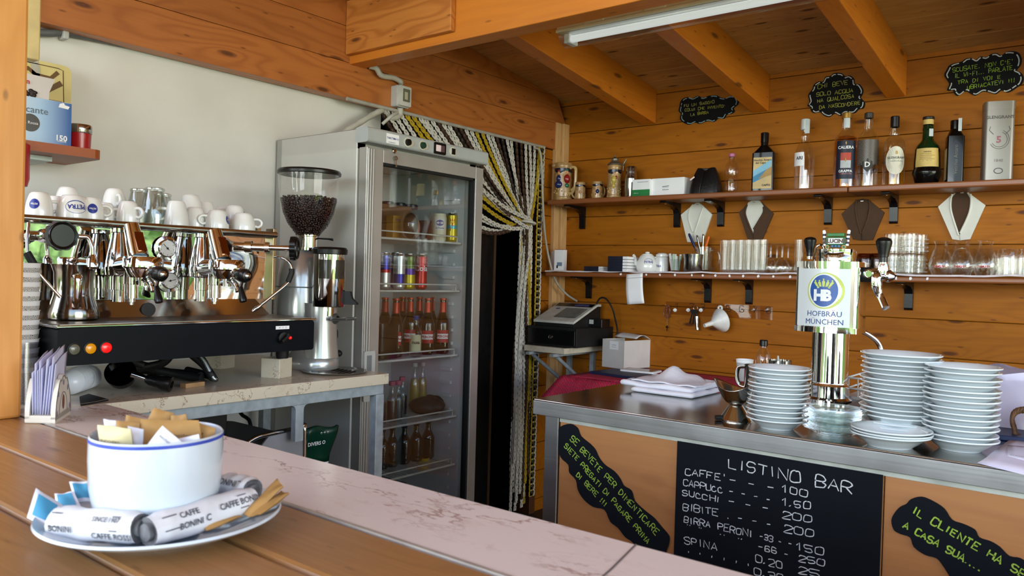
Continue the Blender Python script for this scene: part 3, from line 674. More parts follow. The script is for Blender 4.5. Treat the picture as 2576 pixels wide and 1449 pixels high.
def grinder():
    r=thing('coffee_grinder','silver coffee grinder with a bean-filled clear hopper beside the fridge','coffee grinder',(-2.15,1.623,CT))
    SIL=pm('silver_enamel','b9bab8',.22,.55,.03,6,coat=.5)
    m=MB(); m.lathe([(0,0),(.078,0),(.08,.006),(.079,.03),(.07,.05),(.06,.075),(.058,.1)],40,0,M.Translation((.028,0,0)),sx=1.32,sy=1.05)
    m.lathe([(.08,.0),(.087,.1),(.086,.2),(.078,.3),(.066,.36),(.05,.385),(.038,.395),(0,.396)],40,0,M.Translation((-.025,0,0)))
    m.build('body',SIL,r)
    m=MB(); m.lathe([(.062,.04),(.056,.09),(.053,.16),(.054,.215),(0,.216)],28,0,M.Translation((.075,0,0))); m.build('neck',SIL,r)
    m=MB(); m.lathe([(.080,.262),(.0838,.263),(.0838,.2655),(.080,.2665)],40,0,M.Translation((-.025,0,0))); m.build('seam',pm('seam_grey','6f6f6c',.5),r)
    m=MB(); m.lathe([(.04,.385),(.04,.395),(.034,.396),(.034,.43),(.036,.432),(.036,.437),(0,.437)],32); m.build('collar',CHROME,r)
    m=MB(); m.tube([(.0,.03,.427),(.05,.045,.425),(.066,.05,.423)],[.003,.004,.006],8,flat=.5); m.build('hopper_slide',BLACK,r)
    hp=[(.036,.432),(.045,.444),(.068,.474),(.084,.51),(.0925,.55),(.097,.59),(.0985,.635)]
    m=MB(); m.lathe(hp,44); m.build('hopper',glass('hopper_plastic',(.975,.97,.965),.5,.03),r)
    m=MB(); m.lathe([(.0975,.632),(.103,.634),(.104,.642),(.1,.648),(.06,.651),(0,.652)],44); m.lathe([(.0975,.632),(0,.6325)],44); m.build('hopper_lid',BLACK,r)
    # beans
    m=MB(); rg=random.Random(5)
    def hr(z):
        for (r0,z0),(r1,z1) in zip(hp,hp[1:]):
            if z0<=z<=z1: return r0+(r1-r0)*(z-z0)/(z1-z0)
        return .036
    m.lathe([(0,.437),(.034,.437)]+[(hr(z)-.0065,z) for z in(.45,.47,.49,.51,.53,.545)]+[(.05,.556),(0,.56)],30,1)
    def bean(p,n):
        n=V(n).normalized(); Q=n.to_track_quat('Z','Y').to_matrix().to_4x4()@M.Rotation(rg.uniform(0,6.3),4,'Z')@M.Rotation(rg.uniform(-.4,.4),4,'X')
        m.lathe([(0,-1),(.7,-.72),(1,0),(.7,.72),(0,1)],7,0,M.Translation(p)@Q@M.Rotation(PI/2,4,'X')@M.Diagonal((.0036,.0026,.0052,1)),ang=180)
    z=.44
    while z<.552:
        rr=hr(z)-.0042; k=int(2*PI*rr/.0085); ph=rg.random()
        for i in range(k):
            a=2*PI*(i+ph+rg.uniform(-.25,.25))/k
            if -2.6<a-0<9: bean((rr*math.cos(a),rr*math.sin(a),z+rg.uniform(-.002,.002)),(math.cos(a),math.sin(a),-.3))
        z+=.0062
    for i in range(170):
        a=rg.uniform(0,2*PI);q=.088*math.sqrt(rg.random()); bean((q*math.cos(a),q*math.sin(a),.562-.06*q+rg.uniform(-.003,.003)),(rg.uniform(-.4,.4),rg.uniform(-.4,.4),1))
    o=m.build('coffee_beans',[pm('roast_bean','2a140c',.34,0,.3,90),MBLACK],r); o['kind']='stuff'
    # doser
    D=M.Translation((.115,.0,0))
    m=MB(); m.lathe([(0,.205),(.05,.205),(.0515,.208),(.0515,.375),(0,.376)],40,0,D); m.lathe([(.018,.175),(.018,.206)],18,0,D); d=m.build('doser',pm('doser_chrome','d0cdc4',.07,1,.03),r)
    m=MB()
    for a in(-.95,.1):
        pts=[]
        for i in range(13):
            for j in range(2): pass
        W=[(-.017,-.028),(.017,-.028),(.02,-.024),(.02,.024),(.017,.028),(-.017,.028),(-.02,.024),(-.02,-.024)]
        f=lambda u,v:(.0521*math.cos(a+u/.0521),.0521*math.sin(a+u/.0521),.325+v)
        n=6; vs=[f(-.02+.04*i/n,-.03+.06*j) for i in range(n+1) for j in range(2)]
        m.add(vs,[(2*i,2*i+2,2*i+3,2*i+1) for i in range(n)],0,True,D)
    m.build('doser_window',pm('smoked_window','3a352e',.15,0,.2),r)
    m=MB(); m.lathe([(.052,.372),(.056,.374),(.057,.388),(.052,.395),(0,.398)],36,0,D); m.build('doser_lid',BLACK,r)
    A=P(852,734,0,-2.02)-r.location; d=V((.784,.62,0)); e=V((.62,-.784,0))
    m=MB(); T=M(((d.x,0,e.x,A.x-e.x*.014),(d.y,0,e.y,A.y-e.y*.014),(0,1,0,A.z),(0,0,0,1)))
    m.prism([(-.01,0),(.018,0),(.018,-.028),(-.01,-.028)],.024,0,T); m.prism([(.018,.002),(.040,.002),(.042,-.008),(.047,-.022),(.058,-.032),(.062,-.036),(.062,-.040),(.018,-.040)],.032,0,T); m.build('dosing_lever',MBLACK,r,bev=.003)
    m=MB(); m.lat((.105,.02,.165),(.185,.02,.17),[(0,0),(.024,0),(.018,.02),(.012,.03),(.008,.034)],16)
    for s in(-.022,.022): m.tube(smooth([(.13,.015,.165),(.15,s+.01,.166),(.2,s+.012,.17),(.215,s+.014,.172)],4),.0055,8)
    m.build('portafilter_fork',pm('cast_grey','8d8d8b',.3,.8),r)
    m=MB(); m.lat((.055,.06,.11),(.07,.085,.11),[(0,0),(.02,0),(.02,.018),(.016,.022),(0,.023)],20); m.build('adjust_knob',BLACK,r)
    m=MB(); m.sph((.098,.055,.05),(.02,.014,.012),14); m.build('power_switch',MBLACK,r)
    t=MB(); t.lathe([(0,.001),(.075,.001),(.09,.002),(.1,.006),(.102,.006),(.1,.0025),(.08,0),(0,0)],44)
    for i in range(5):
        a=.5+i*.3; t.strip([(.02*i-.04,-.06+.01*i,.0022),(.02*i-.02,.0,.0025),(.02*i-.05,.06,.0022)],.01,(0,0,1),1)
    tag(t.build('grinder_tray',[DSTEEL,pm('coffee_dust','2c1a10',.8)],loc=(-1.982,1.612,CT+.0004)),'round shiny steel tray dusted with coffee in front of the grinder','tray')
grinder()
# ================================================================== glass-door fridge
FX=-2.06; FY0,FY1=1.784,2.404; S=1.03
def fridge():
    r=thing('glass_door_fridge','tall grey glass-door drinks fridge beside the curtained doorway','fridge',(-2.31,2.03,0))
    BODY=pm('fridge_grey','c3c1ba',.38,.1,.02,4); INN=pm('fridge_liner','d2d5d5',.45,0,.03,4); ALU=pm('aluminium','aeaba6',.35,.45,.04,10)
    top=Z+S*.475
    m=MB(); m.bb((-2.565,FY0,.08),(-2.105,FY0+.04,top)); m.bb((-2.565,FY1-.04,.08),(-2.105,FY1,top)); m.bb((-2.565,FY0,.08),(-2.53,FY1,top)); m.bb((-2.565,FY0,top-.07),(-2.105,FY1,top)); m.bb((-2.565,FY0,.08),(-2.105,FY1,.26))
    wb(m,'cabinet',BODY,r,bev=.003)
    m=MB(); m.bb((-2.529,FY0+.041,.261),(-2.52,FY1-.041,top-.071)); m.bb((-2.52,FY0+.0405,.261),(-2.12,FY0+.048,top-.071)); m.bb((-2.52,FY1-.048,.261),(-2.12,FY1-.0405,top-.071)); m.bb((-2.52,FY0+.041,.2605),(-2.12,FY1-.041,.27))
    for y in(FY0+.05,FY1-.062):
        for i in range(24): m.bb((-2.22,y,.35+i*.053),(-2.16,y+.012,.362+i*.053))
    wb(m,'liner',INN,r)
    m=MB(); m.rbox((-2.11,FY0-.004,Z+S*.427),(-2.045,FY1+.004,top+.003),.012,0,1); h=wb(m,'control_header',pm('header_grey','a9adac',.4,0,.03),r)
    X=-2.0448; fn=lambda y,z:plane((X,y,Z+S*z),(0,1,0),(0,0,1))
    m=MB(); f=fn(1.891,.4505); p=[f(a,b) for a,b in((-.03,-.017),(.03,-.017),(.03,.017),(-.03,.017))]; m.add(p,[(0,1,2,3)]); f2=plane((X+.0006,1.891,Z+S*.4525),(0,1,0),(0,0,1)); txt(m,'TARCTIMA O',f2,.0092,1,bold=.02); f3=plane((X+.0006,1.888,Z+S*.4385),(0,1,0),(0,0,1)); txt(m,'di refrigerazione',f3,.005,1); wb(m,'maker_sticker',[PAPER,BLUE],r)
    for y,nm,c in((1.962,'thermostat_knob',BLACK),(2.036,'power_button',pm('dark_green','1c3a2c',.3))):
        m=MB(); q=V((X,y,Z+S*.45)); m.lat(q,q+V((1,0,0)),[(0,0),(.018,0),(.018,.002),(.013,.0025)],24,1); m.sph(q+V((0,.016,0)),(.002,.02,.013),14,1); m.lat(q+V((.002,0,0)),q+V((1,0,0)),[(0,0),(.0125,0),(.011,.009),(0,.01)],22,0); wb(m,nm,[c,pm('beige_bezel','c9c4b4',.5)],r)
    m=MB(); m.rbox((X-.001,2.096,Z+S*.431),(X+.004,2.158,Z+S*.472),.006,0,0); m.bb((X+.0041,2.104,Z+S*.44),(X+.0046,2.130,Z+S*.463),1); m.bb((X+.0041,2.130,Z+S*.44),(X+.0046,2.150,Z+S*.463),2); wb(m,'temperature_display',[BLACK,pm('display_pink','e0c8cc',.4),pm('display_dark','5a4448',.3)],r)
    m=MB(); q=V((X,2.201,Z+S*.451)); m.sph(q,(.0018,.022,.017),16,1); m.bb((X,2.192,Z+S*.44),(X+.004,2.210,Z+S*.462)); wb(m,'light_switch',[BLACK,pm('beige_bezel','c9c4b4',.5)],r)
    # door
    m=MB(); a,b=FY0+.006,FY1-.006; zt=Z+S*.413; zb=.12
    m.bb((-2.1,a,zb),(FX,a+.075,zt)); m.bb((-2.1,b-.045,zb),(FX,b,zt)); m.bb((-2.1,a+.075,zt-.045),(FX,b-.045,zt)); m.bb((-2.1,a+.075,zb),(FX,b-.045,zb+.08))
    for i in range(3): m.bb((FX,a+.004+i*.011,zb+.01),(FX+.004,a+.010+i*.011,zt-.004))
    d=wb(m,'door_frame',ALU,r,bev=.0015)
    m=MB(); m.bb((-2.104,a+.07,zb+.07),(-2.101,a+.084,zt-.04)); m.bb((-2.09,b-.053,zb+.08),(-2.065,b-.0455,zt-.0455)); m.bb((-2.09,a+.0755,zt-.053),(-2.065,b-.0455,zt-.0455)); wb(m,'door_gasket',MBLACK,r)
    m=MB(); m.bb((-2.082,a+.0755,zb+.0805),(-2.078,b-.0455,zt-.0455)); wb(m,'door_glass',glass('door_pane',(.90,.92,.92),.6,.06,.01),r)
    z0=P(930,1008,0,FX).z; z1=P(930,882,0,FX).z
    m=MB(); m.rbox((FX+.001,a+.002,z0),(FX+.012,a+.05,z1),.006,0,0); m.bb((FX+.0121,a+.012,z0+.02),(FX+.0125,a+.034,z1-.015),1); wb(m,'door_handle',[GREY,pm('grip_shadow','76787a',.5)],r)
    m=MB(); q=P(990,380,0,FX); m.lat(q,q+V((1,0,0)),[(0,0),(.009,0),(.009,.006),(.006,.008),(0,.008)],20); wb(m,'door_lock',CHROME,r)
    m=MB(); k=P(996,398,0,FX+.008); T=plane(k,(0,1,0),(0,0,1))
    m.lat(k,k+V((1,0,0)),[(.004,0),(.008,0),(.008,.0015),(.004,.0015)],16); m.bb((k.x,k.y-.0018,k.z-.032),(k.x+.0015,k.y+.0018,k.z-.006)); m.bb((k.x,k.y+.0018,k.z-.03),(k.x+.0015,k.y+.005,k.z-.024)); wb(m,'key',DSTEEL,r)
    m=MB(); f=fn(1.86,.36); f=plane((-2.0775,P(985,404,0,-2.08).y+.02,P(985,404,0,-2.08).z-.012),(0,1,0),(0,0,1)); txt(m,'Domina',f,.016,0,bold=.03); wb(m,'door_lettering',MBLACK,r)
    for z in(.12,-.065,-.313,-.55,-.738):
        m=MB(); xf=-2.122
        y0,y1=FY0+.062,FY1-.064
        m.tube([(xf,y0,Z+S*z),(xf,y1,Z+S*z)],.0045,8); m.tube([(-2.51,y0,Z+S*z),(-2.51,y1,Z+S*z)],.003,6)
        n=26
        for i in range(n+1): m.tube([(xf,y0+(y1-y0)*i/n,Z+S*z),(-2.51,y0+(y1-y0)*i/n,Z+S*z)],.0019,5)
        s=wb(m,'wire_shelf',pm('white_wire','d4d6d2',.4),r)
        m=MB(); m.tube([(xf,y0,Z+S*z),(xf,y0,Z+S*z+.026),(xf,y1-.02,Z+S*z+.026),(xf,y1-.02,Z+S*z)],.0028,8); m2=m; o=r.location; m2.v=[(p[0]-o.x,p[1]-o.y,p[2]-o.z) for p in m2.v]; g=m2.build('guard_rail',pm('white_wire','d4d6d2',.4),s)
    for x in(-2.16,-2.51):
        for y in(FY0+.05,FY1-.05): m=MB(); m.cyl((x,y,0),(x,y,.08),.022); wb(m,'foot',MBLACK,r)
    return r
fridge()
# things inside: base point from the photo, standing on the shelves
SZ={1:Z+S*.1245,2:Z-S*.0605,3:Z-S*.3085,4:Z-S*.5455,5:Z-S*.7335}
def fy(px,X,y=650): return P(px,y,0,X).y
def bottle(name,label,cat,loc,h,r,mats,prof=None,neck=.3,cap='crown',lab=None,group=None,rz=0,nr=None,liq=None):
    """generic glass bottle; lab=(z0,z1,material,angle half-width, centre angle)"""
    c=thing(name,label,cat,loc,rz,group); nr=nr or r*.38
    P_=prof or [(0,.002),(r*.85,0),(r,.006),(r,h*.50),(r*.96,h*.56),(r*.66,h*.66),(nr*1.12,h*.74),(nr,h*.8),(nr,h*.955)]
    m=MB(); m.lathe(P_,28); m.build('body',mats[0],c)
    if liq:
        fz,lm=liq; pts=[(0,.004)]+[(max(rr-.0025,.001),max(z,.004)) for rr,z in P_ if z<fz and rr>0]
        zz=[(rr,z) for rr,z in P_ if z>=fz]; 
        m=MB(); m.lathe(pts+[(max(pts[-1][0]*.0+ (zz[0][0] if zz else r)-.0025,.002) if zz and pts[-1][1]>fz-.02 else pts[-1][0],fz),(0,fz)],24); m.build('liquid',lm,c)
    tz=P_[-1][1]; tr=P_[-1][0]
    m=MB()
    if cap=='crown': m.lathe([(tr,tz-.002),(tr+.002,tz),(tr+.0015,tz+.006),(0,tz+.007)],18)
    elif cap=='screw': m.lathe([(tr+.001,tz-.012),(tr+.0022,tz-.01),(tr+.0022,tz+.004),(0,tz+.005)],20)
    else: m.lathe([(tr,tz-.004),(tr+.003,tz-.002),(tr+.003,tz+cap[1]),(tr+.001,tz+cap[1]+.003),(0,tz+cap[1]+.003)],22)
    m.build('cap',mats[1],c)
    if lab:
        for (z0,z1,lm,hw,ca) in lab:
            m=MB(); n=14
            def rad(z):
                for (r0,a),(r1,b) in zip(P_,P_[1:]):
                    if a<=z<=b and b>a: return r0+(r1-r0)*(z-a)/(b-a)
                return r
            K=5
            m.grid(lambda u,v:((rad(z0+(z1-z0)*v)+.0006)*math.cos(ca-hw+2*hw*u),(rad(z0+(z1-z0)*v)+.0006)*math.sin(ca-hw+2*hw*u),z0+(z1-z0)*v),n,K); m.build('label',lm,c)
    return c
def wraptext(par,s,r,z,ca,size,m_,name='lettering',bold=.02,rot=False):
    m=MB(); 
    def fn(u,v):
        if rot: u,v=-v,u
        return ((r)*math.cos(ca+u/r),r*math.sin(ca+u/r),z+v)
    txt(m,s,fn,size,0,bold=bold); return m.build(name,m_,par)
FC=-.75   # facing angle from the fridge to the camera
CARD=pm('brown_carton','7a5636',.8,0,.1); GOLD=pm('gold_cap','a8823c',.3,.6)
def carton(label,y0,y1,x0,x1,z,h,mat,text=None,tm=None):
    c=thing('carton',label,'box',((x0+x1)/2,(y0+y1)/2,z),0)
    MB().bb((-(x1-x0)/2,-(y1-y0)/2,0),((x1-x0)/2,(y1-y0)/2,h)).build('box_body',mat,c,bev=.002)
    if text: 
        m=MB(); txt(m,text,plane(((x1-x0)/2+.0005,0,h*.82),(0,1,0),(0,0,1)),.013,0,bold=.02); m.build('lettering',tm,c)
    return c
carton('brown cardboard drinks carton at the back of the top fridge shelf',1.90,2.25,-2.5,-2.31,SZ[1],.14,CARD,'Derby',PAPER)
for i,px in enumerate((975,1005,1035)):
    X=-2.4; tag(MB().lathe([(0,0),(.026,0),(.027,.004),(.027,.016),(.023,.02),(0,.02)],24).build('jar_lid',pm('dark_blue_lid','14162c',.3),loc=(X,fy(px,X,520)+0,SZ[1]+.1405)),'dark round lid, %s of three on the brown carton in the fridge'%('leftmost','middle one','rightmost')[i],'lid','dark lids in the fridge')
carton('small yellow carton at the left of the top fridge shelf',fy(978,-2.26),fy(1000,-2.26),-2.28,-2.24,SZ[1],.092,pm('yellow_carton','c8963c',.6),'Yoga',pm('lilac','8a5a9a',.5))
carton('pinkish carton behind the white bottle in the fridge',fy(1068,-2.31),fy(1090,-2.31),-2.36,-2.3,SZ[1],.092,pm('pink_carton','a8625a',.6))
c=thing('clear_bag','dark oval object wrapped in clear plastic at the middle of the top fridge shelf','bag',(-2.18,fy(1032,-2.18,600),SZ[1]+.002))
MB().sph((0,0,.05),(.03,.028,.05),16).build('content',pm('dark_brown_food','2a211c',.4),c); MB().sph((.012,.018,.042),(.018,.014,.036),14).build('pink_slice',pm('ham_pink','b87a62',.5),c); MB().sph((0,-.004,.054),(.036,.036,.054),16).build('wrap',CLEAR,c)
b=bottle('milk_bottle','white plastic bottle with a blue oval label on the top fridge shelf','bottle',(-2.175,fy(1105,-2.175,600),SZ[1]),.105,.027,(pm('cream_plastic','d8d4bc',.4),pm('cream_plastic','d8d4bc',.4)),prof=[(0,0),(.024,0),(.026,.008),(.0265,.04),(.027,.09),(.026,.098),(.0225,.1),(.0225,.106)],cap='screw')
m=MB(); m.grid(lambda u,v:(.0277*math.cos(FC-.75+1.5*u),.0277*math.sin(FC-.75+1.5*u),.045+.045*v),10,4); m.build('label',pm('label_white','dadbd6',.5),b)
m=MB(); 
pp=[(.0282*math.cos(FC+.55*math.cos(t)),.0282*math.sin(FC+.55*math.cos(t)),.073+.012*math.sin(t)) for t in[2*PI*i/24 for i in range(24)]]+[(.0284*math.cos(FC),.0284*math.sin(FC),.073)]
m.add(pp,[(i,(i+1)%24,24) for i in range(24)]); m.build('oval',BLUE,b)
wraptext(b,'Alta Qualita',.0287,.073,FC,.006,PAPER); wraptext(b,'La Piccola',.0282,.053,FC,.009,BLUE)
bottle('spirit_bottle','tall clear bottle with a gold cap at the back of the top fridge shelf','bottle',(-2.28,fy(1100,-2.28,560),SZ[1]),.21,.036,(CLEAR,GOLD),cap=('x',.014),neck=.3,nr=.017)
def can(label,loc,h,r,bands,name='drink_can',text=None):
    c=thing(name,label,'can',loc,0,'drink cans in the fridge')
    ALUC=pm('can_metal','c6c6c2',.2,1)
    m=MB(); m.lathe([(0,.003),(r*.75,0),(r*.78,.002)],26,0); m.lathe([(r,h-.010),(r*.84,h-.002),(r*.84,h),(r*.8,h),(r*.78,h-.003),(0,h-.003)],26,0); m.build('lid',ALUC,c)
    m=MB(); zz=[0]; mats=[]
    prof=[(r*.78,.002),(r,.010)]
    m.lathe(prof,26,0); mats.append(bands[0][1])
    z=.010
    for i,(t,mt) in enumerate(bands):
        z2=.010+(h-.02)*t; mats.append(mt); m.lathe([(r,z),(r,z2)],26,i+1); z=z2
    m.build('body',mats,c)
    if text: wraptext(c,text[0],r+.0006,h*.6,FC,text[1],text[2],rot=text[3])
    return c
CB=pm('can_blue','232c8c',.25,.6); CS=pm('can_silver','d4d6d6',.25,.6); CY=pm('can_yellow','c8b428',.3,.4); CR=pm('can_red','b81c1c',.25,.3); CP=pm('can_purple','5a3a98',.3,.4); CG=pm('can_green','5a6a2c',.3,.5); CT2=pm('can_teal','58b0b8',.3,.3)
X=-2.17
can('slim blue and silver energy drink can at the left end of the can shelf',(X,fy(967,X,700),SZ[2]),.135,.0225,((.45,CS),(.55,CR),(1,CB)))
can('slim gold-topped purple can behind the two blue and silver cans',(X-.07,fy(996,X-.07,700),SZ[2]),.14,.0225,((.6,CP),(.75,pm('can_gold','b08c3c',.3,.6)),(1,CP)))
can('slim silver and blue energy drink can in front row',(X,fy(1004,X,700),SZ[2]),.135,.0225,((.1,CS),(.42,CB),(1,CS)))
can('slim yellow-green can with purple middle left of the red can',(X,fy(1029,X,700),SZ[2]),.135,.0225,((.4,CY),(.6,CP),(1,CG)))
can('tall red cola can at the right of the can shelf in the fridge',(X,fy(1059,X,700),SZ[2]),.137,.0235,((.25,CR),(1,CR)),text=('Cola',.03,PAPER,False))
can('yellow iced-tea can with red lettering right of the white bottle',(X,fy(1136,X,600),SZ[1]),.118,.0215,((.45,CY),(.6,CT2),(1,CY)),text=('THE',.026,CR,True))
BEER=glass('beer_glass',(.42,.24,.12),.75,.06); FOIL=pm('red_foil','b8402c',.35,.4); REDL=pm('red_label','b41c24',.45); 
AMB=pm('amber_beer','1e100a',.15)
beers=[(966,-2.28,'behind the left label'),(994,-2.19,'leftmost of those with a full red label'),(1010,-2.31,'second row, left'),(1030,-2.26,'behind the cream-labelled bottle'),(1052,-2.31,'second row, middle'),(1074,-2.19,'third from the right in the front row'),(1090,-2.28,'second row, right'),(1112,-2.18,'rightmost in the front row')]
for i,(px,X,w) in enumerate(beers):
    q=(X,fy(px,X,870),SZ[3])
    b=bottle('beer_bottle','brown red-foiled beer bottle on middle fridge shelf, '+w,'bottle',q,.225,.0295,(BEER,FOIL),liq=(.15,AMB),lab=[(.045,.095,REDL,.8,FC),(.165,.205,FOIL,3.14,0)],group='beer bottles in the fridge',nr=.0125)
    m=MB(); m.grid(lambda u,v:(.0304*math.cos(FC-.8+1.6*u),.0304*math.sin(FC-.8+1.6*u),.060+.02*v),10,2); m.build('name_band',PAPER,b)
    wraptext(b,'PERONI',.0309,.07,FC,.014,REDL,bold=.03)
b=bottle('small_bottle','small bottle with a cream label in front of the beers on the middle fridge shelf','bottle',(-2.145,fy(1045,-2.145,885),SZ[3]),.16,.024,(CLEAR,pm('blue_cap','20408c',.4)),cap='screw',lab=[(.02,.085,pm('cream_label','c8c4a0',.5),.9,FC)])
wraptext(b,'nusa',.0252,.055,FC,.017,MBLACK,bold=.03)
c=thing('wrapped_pack','black plastic-wrapped pack at the left end of the middle fridge shelf','pack',(-2.21,fy(955,-2.21,850),SZ[3]))
MB().rbox((-.06,-.05,0),(.06,.05,.13),.02).build('pack_body',pm('black_wrap','0e0f12',.2,0,.1,10,bump=.3,bs=20),c,bev=.01)
JU=pm('juice_yellow','a8984c',.3); CLR2=CLEAR
for i,(px,X,w) in enumerate(((958,-2.18,'at the far left end'),(985,-2.19,'second from the left'),(1000,-2.19,'just right of the left pair'),(1010,-2.26,'with a pink cap behind the front ones'),(1040,-2.31,'first of the back row'),(1060,-2.31,'middle of the back row'),(1085,-2.31,'right of the back row'))):
    jm=(CLEAR,[pm('pink_cap','b86a7a',.4),GREY][i>3])
    bottle('juice_bottle','slim clear bottle on the lower fridge shelf, '+w,'bottle',(X,fy(px,X,1030),SZ[4]),.20 if i>3 else .155,.022,jm,liq=((.13,JU) if i>3 else (.08,pm('dark_juice','3a2a30',.3))),cap='screw',group='slim bottles on the lower fridge shelf',nr=.010)
for i,(px,X) in enumerate(((1075,-2.2),(1110,-2.26))):
    c=thing('folded_bag','crumpled dark grey bag on the lower fridge shelf, '+('in front' if i==0 else 'behind it to the right'),'bag',(X,fy(px,X,1030),SZ[4]+.001))
    m=MB(); m.grid(lambda u,v:((.07)*(math.cos(2*PI*u))*math.sin(PI*v)*(1+.1*math.sin(7*u*6.28)),.075*math.sin(2*PI*u)*math.sin(PI*v),.035-.035*math.cos(PI*v)*(1+.15*math.sin(5*2*PI*u)*math.sin(PI*v))),28,10); m.build('bag_body',pm('dark_grey_bag','1c1f23',.55,0,.2),c)
for i,px in enumerate((960,985,1015,1045,1075)):
    X=-2.26; bottle('water_bottle','dark bottle standing on the lowest fridge shelf, '+('first','second','third','fourth','fifth')[i]+' from the left','bottle',(X,fy(px,X,1170),SZ[5]),.16,.026,(glass('dark_bottle',(.25,.27,.3),.5,.06),MBLACK),cap='screw',group='dark bottles on the lowest fridge shelf')
c=thing('dark_crate','dark blue crate at the bottom of the fridge','crate',(-2.31,2.0,.2705)); MB().bb((-.15,-.17,0),(.15,.12,.2)).build('crate_body',pm('navy_crate','1d2534',.5),c,bev=.004)
c=thing('yellow_cup','yellow plastic measuring cup at the bottom of the fridge','cup',(-2.21,fy(1085,-2.21,1200),.4)); c.location.z=.471; 
c.location.x=-2.26
MB().lathe([(0,0),(.025,0),(.028,.05),(.026,.05),(.023,.003),(0,.003)],24).build('bowl',pm('yellow_plastic','c8a41c',.4),c); MB().tube([(.02,.02,.03),(.04,.06,.03),(.045,.075,.03)],.005,8,flat=.5).build('handle',pm('yellow_plastic','c8a41c',.4),c)
# ------------------------------------------------------------------ below the marble counter
def bin_():
    r=thing('steel_bin','rectangular stainless steel pan with a bent rim under the marble counter','container',(-2.0,1.265,0))
    m=MB(); m.rbox((-.3,-.42,.02),(.08,.18,.775),.03); m.build('pan_body',pm('pan_steel','5c5c5e',.45,.3,.05),r,bev=.004)
    m=MB(); m.tube(smooth([(.09,-.4,.772),(.09,-.12,.772),(.09,-.04,.776),(.09,.01,.797),(.09,.05,.803),(.09,.165,.806),(.09,.182,.795),(.09,.182,.5)],4),.007,8); m.build('rim',CHROME,r)
    p=[(-.03,.5),(.18,.5),(.18,.802),(.06,.796),(.03,.765)]; m=MB(); m.prism(p,.006,0,M(((0,0,1,.083),(1,0,0,0),(0,1,0,0),(0,0,0,1)))); m.build('side_plate',pm('plate_steel','8f9096',.45,.25,.05),r)
bin_()
def greenbag():
    q=P(800,1120,0,-2.1)
    r=thing('green_bag','dark green coffee bag folded over, standing under the marble counter','bag',(q.x,q.y-.055,0))
    G=pm('green_foil','0c3a2a',.35,0,.15,12,bump=.3,bs=14)
    m=MB(); m.rbox((-.06,-.055,.0),(.06,.055,.63),.02); m.build('lower_bag',G,r,bev=.006)
    def f(u,v): return (.07-.02*math.cos(3*v)+.004*math.sin(9*u),-.065+.12*u+.005*v,  .655+.12*v+.006*math.sin(6*u))
    m=MB(); m.grid(f,10,6); o=m.build('folded_top',G,r,solid=.01)
    m=MB(); txt(m,'DIVERS O',plane((.089,-.02,.725),(0,1,0),(0,0,1)),.016,0,bold=.02); txt(m,'* * * * *',plane((.092,.02,.755),(0,1,0),(0,0,1)),.018,0,bold=.03); m.build('lettering',PAPER,r)
    m=MB(); m.strip([(.066,-.066,.70),(.066,-.066,.67),(.064,-.06,.652),(.062,.05,.650)],.004,(1,0,0)); m.build('pale_edge',PAPER,r)
greenbag()
tag(MB().bb((-.2,-.25,0),(.2,.25,.08)).build('black_crate',MBLACK,loc=(-2.28,1.05,.78),bev=.004),'black flat tray stored under the left of the marble counter','tray')
tag(MB().tube(smooth([(-2.45,1.5,.9),(-2.3,1.48,.8),(-2.2,1.46,.72),(-2.3,1.45,.2)],5),.006,8).build('mains_cable',MBLACK),'black mains cable hanging under the marble counter','cable')
